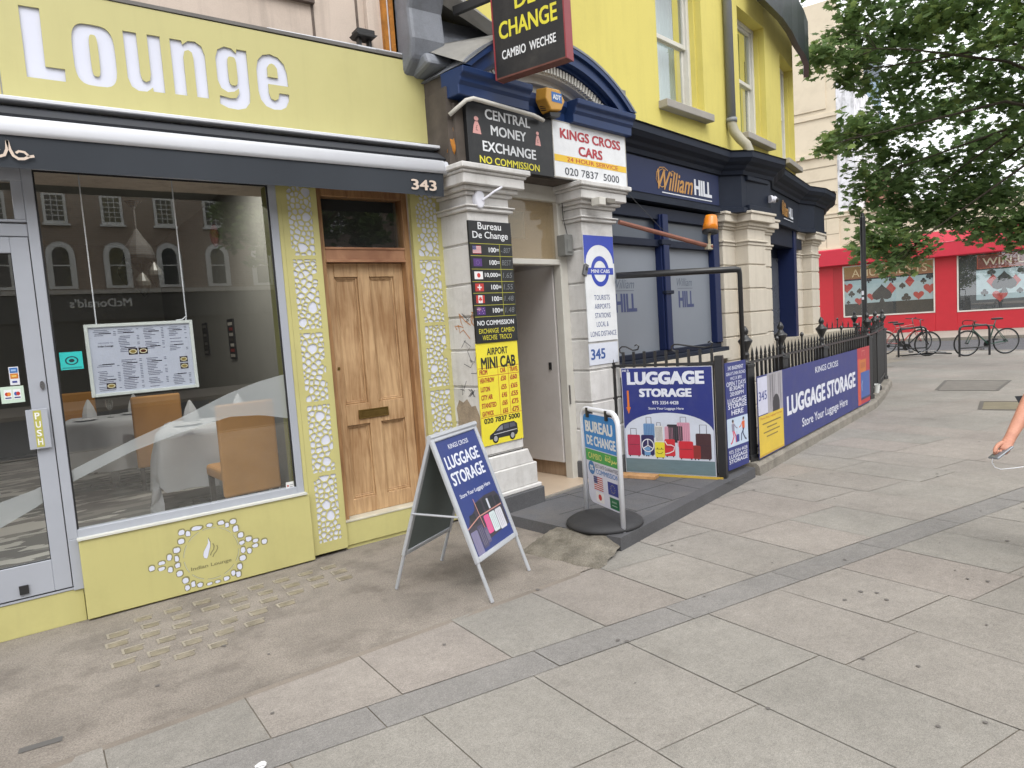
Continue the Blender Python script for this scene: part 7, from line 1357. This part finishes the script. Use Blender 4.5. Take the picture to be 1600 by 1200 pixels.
for k in range(-6, 9):
    x = 8.52 - 1.67 * k if False else 8.51 - 1.67 * k + (0)
    for z0, z1 in ((6.05, 7.05), (8.6, 9.6)):
        g = MB(); g.box(x - .34, x + .34, -.03, .02, z0, z1, WF); g.rect(x - .25, x + .25, z0 + .1, z1 - .06, -.035, DG)
        for q in (-.085, .085): g.box(x + q - .012, x + q + .012, -.045, -.035, z0 + .1, z1 - .06, WF)
        for q in range(1, 5): z = z0 + .1 + (z1 - z0 - .16) * q / 5; g.box(x - .25, x + .25, -.042, -.035, z - .012, z + .012, WF)
        g.box(x - .4, x + .4, -.12, .02, z0 - .07, z0, WF); g.obj('sash_window', op)
    g = MB(); g.shape([(x - .42, 3.85), (x + .42, 3.85), (x + .42, 5.0)] + [(x + .42 * math.cos(R(a)), 5.0 + .45 * math.sin(R(a))) for a in range(15, 180, 15)] + [(x - .42, 5.0)], -.03, WF); g.shape([(x - .24, 3.95), (x + .24, 3.95), (x + .24, 5.0)] + [(x + .24 * math.cos(R(a)), 5.0 + .27 * math.sin(R(a))) for a in range(15, 180, 15)] + [(x - .24, 5.0)], -.04, DG); g.box(x - .24, x + .24, -.05, -.04, 4.62, 4.66, WF); g.obj('arched_window', op)
# ================================================================== PASSER-BY AT THE RIGHT EDGE
fw = Vector((-.809, .588, 0)); lf = Vector((-fw.y, fw.x, 0))       # walking to the left; left side faces us
SHL = Vector((4.690, 1.060, 1.372)); ELB = Vector((4.281, 1.204, 1.106)); WRI = Vector((4.011, 1.249, 0.858))
ROOT = SHL - lf * .19; PR = Vector((ROOT.x, ROOT.y, 0)); sz = SHL.z / 1.38
SKIN = mat('skin', '#c9917a', rough=.55, var=.12, scale=22, fine=.06, spec=.35, k=.9, bump=.15, bscale=120, dirt='#b06e5c', dirtamt=.4, dscale=18)
man = thing('person', 'person in a dark top walking past with a bare forearm and a phone in hand', 'person', PR)
def skinmesh(name, joints, edges, radii, m, parent, sub=2, root=0):
    me = bpy.data.meshes.new(name); me.from_pydata([tuple(j) for j in joints], edges, []); o = bpy.data.objects.new(name, me); COL.objects.link(o); o.parent = parent; me.materials.append(m)
    sk = o.modifiers.new('skin', 'SKIN'); sk.use_smooth_shade = True
    for i, r_ in enumerate(radii):
        d_ = me.skin_vertices[0].data[i]; d_.radius = r_ if isinstance(r_, tuple) else (r_, r_); d_.use_root = (i == root)
    ss = o.modifiers.new('sub', 'SUBSURF'); ss.levels = sub; ss.render_levels = sub
    return o
def LP(f, l, z): return Vector((0, 0, 0)) + fw * f + lf * l + Vector((0, 0, z * sz))
sh, el, wr = SHL - PR, ELB - PR, WRI - PR
hd = (WRI - ELB).normalized(); palm = wr + hd * .055; kn = wr + hd * .088
J = [LP(0, 0, .95), LP(.0, 0, 1.12), LP(.01, 0, 1.30), LP(0, 0, 1.42), LP(.01, 0, 1.50), LP(.03, 0, 1.60), LP(.02, 0, 1.68),
     sh, sh.lerp(el, .5), el, el.lerp(wr, .28), el.lerp(wr, .75), wr,
     LP(0, -.19, 1.38), LP(-.10, -.24, 1.12), LP(-.12, -.22, .86), LP(-.12, -.22, .78),
     LP(0, .09, .90), LP(.03, .10, .50), LP(-.05, .10, .09), LP(.06, .10, .04),
     LP(0, -.09, .90), LP(-.02, -.10, .49), LP(-.26, -.10, .13), LP(-.18, -.10, .04)]
E_ = [(0, 1), (1, 2), (2, 3), (3, 4), (4, 5), (5, 6), (3, 7), (7, 8), (8, 9), (9, 10), (10, 11), (11, 12), (3, 13), (13, 14), (14, 15), (15, 16), (0, 17), (17, 18), (18, 19), (19, 20), (0, 21), (21, 22), (22, 23), (23, 24)]
Rr = [.14, .125, .14, .09, .055, .085, .065, .062, .05, .041, .044, .033, .027, .062, .046, .034, .03, .09, .06, .042, .035, .09, .06, .042, .035]
# hand joined to the same skin: palm, knuckles, fingers and thumb
side = lf.cross(hd).normalized()
b0 = len(J); J += [palm, kn]; E_ += [(12, b0), (b0, b0 + 1)]; Rr += [(.030, .017), (.030, .015)]
body = skinmesh('body', J, E_, Rr, SKIN, man)
cross_ = hd.cross(lf).normalized()                        # across the palm, pointing forward-up
curl = (fw * -.2 + Vector((0, 0, -.35)) - lf * .2)
for k, (off, L) in enumerate(((-.026, .030), (-.009, .034), (.009, .032), (.024, .026))):
    p0 = kn - hd * .012 + (fw * off * 1.1); d1_ = (hd * .75 - lf * .45 - fw * (.2)).normalized(); d2_ = (hd * .1 - lf * .85 - fw * .5).normalized(); d3_ = (-hd * .6 - lf * .5 - fw * .4).normalized()
    a = p0 + d1_ * L; b = a + d2_ * L * .75; c = b + d3_ * L * .55
    skinmesh('finger', [p0, a, b, c], [(0, 1), (1, 2), (2, 3)], [.0095, .0092, .0085, .0075], SKIN, man, 1)
tb = wr + hd * .028 + fw * .022; ta = tb + (hd * .6 + fw * .8).normalized() * .034; tc2 = ta + (hd * .9 + fw * .12).normalized() * .030; skinmesh('thumb', [tb, ta, tc2, tc2 + (hd * .95 - fw * .3).normalized() * .022], [(0, 1), (1, 2), (2, 3)], [.014, .0115, .010, .008], SKIN, man, 1)
TOP = mat('dark_top', '#2a2b2e', rough=.9, var=.1); TRO = mat('dark_trousers', '#3a3d44', rough=.9, var=.1); SHO = mat('dark_shoes', '#1d1d1f', rough=.6); HAIR = mat('dark_hair', '#2a211b', rough=.7)
skinmesh('t_shirt', [LP(0, 0, .92), LP(0, 0, 1.12), LP(.01, 0, 1.30), LP(0, 0, 1.41), sh, sh.lerp(el, .42), LP(0, -.19, 1.38), LP(-.07, -.22, 1.20)], [(0, 1), (1, 2), (2, 3), (3, 4), (4, 5), (3, 6), (6, 7)], [.155, .142, .156, .10, .076, .064, .076, .062], TOP, man)
skinmesh('trousers', [LP(0, 0, .96), LP(0, .09, .88), LP(.03, .10, .50), LP(-.05, .10, .12), LP(0, -.09, .88), LP(-.02, -.10, .49), LP(-.26, -.10, .17)], [(0, 1), (1, 2), (2, 3), (0, 4), (4, 5), (5, 6)], [.15, .105, .076, .058, .105, .076, .058], TRO, man)
for a, b in ((LP(-.07, .10, .06), LP(.10, .10, .04)), (LP(-.28, -.10, .10), LP(-.14, -.10, .035))): skinmesh('shoe', [a, a.lerp(b, .5), b], [(0, 1), (1, 2)], [.045, .042, .036], SHO, man, 1)
g = MB(); g.blob(tuple(LP(.0, 0, 1.655)), (.088, .085, .09), HAIR, amp=.2, seed=2); g.obj('hair', man, smooth=True)
g = MB()
hc = LP(.105, 0, 1.61)
for s_ in (-1, 1): g.blob(tuple(hc + lf * .03 * s_ - fw * .004), (.012, .012, .008), P('#e9e4dc'), amp=0); g.blob(tuple(hc + lf * .03 * s_ + fw * .005), (.006, .006, .006), HAIR, amp=0); g.blob(tuple(LP(.02, .085 * s_, 1.60)), (.02, .014, .03), SKIN, amp=.1)
g.blob(tuple(LP(.118, 0, 1.585)), (.018, .014, .022), SKIN, amp=0); g.blob(tuple(LP(.10, 0, 1.55)), (.012, .026, .007), mat('lips', '#a8604f', rough=.5), amp=0); g.obj('face', man, smooth=True)
ph = thing('phone', 'grey phone with a white cord held in the hand of the passer-by', 'phone', PR + kn); g = MB(); xa = (fw * -.82 + hd * -.35 + Vector((0, 0, .42))).normalized(); ya = (-lf * .8 + hd * .3); ya = (ya - xa * ya.dot(xa)).normalized(); za = xa.cross(ya); o3 = hd * .028 - lf * .012 + fw * .008
g.M = Matrix(((xa.x, ya.x, za.x, o3.x), (xa.y, ya.y, za.y, o3.y), (xa.z, ya.z, za.z, o3.z), (0, 0, 0, 1))); g.box(-.03, .075, -.034, .034, -.005, .005, mat('phone_grey', '#8f949b', rough=.25, metal=.4)); g.obj('body', ph, bevel=.004, seg=2)
g = MB(Matrix.Identity(4)); st_ = o3 - xa * .03; g.tube([tuple(st_), tuple(st_ + Vector((0, 0, -.02)) + fw * .004), tuple(st_ + Vector((0, 0, -.045)) - fw * .01), tuple(st_ + Vector((0, 0, -.058)) - fw * .04), tuple(st_ + Vector((0, 0, -.056)) - fw * .11), tuple(st_ + Vector((0, 0, -.05)) - fw * .2)], .0022, WHT, 5); g.obj('white_cord', ph)
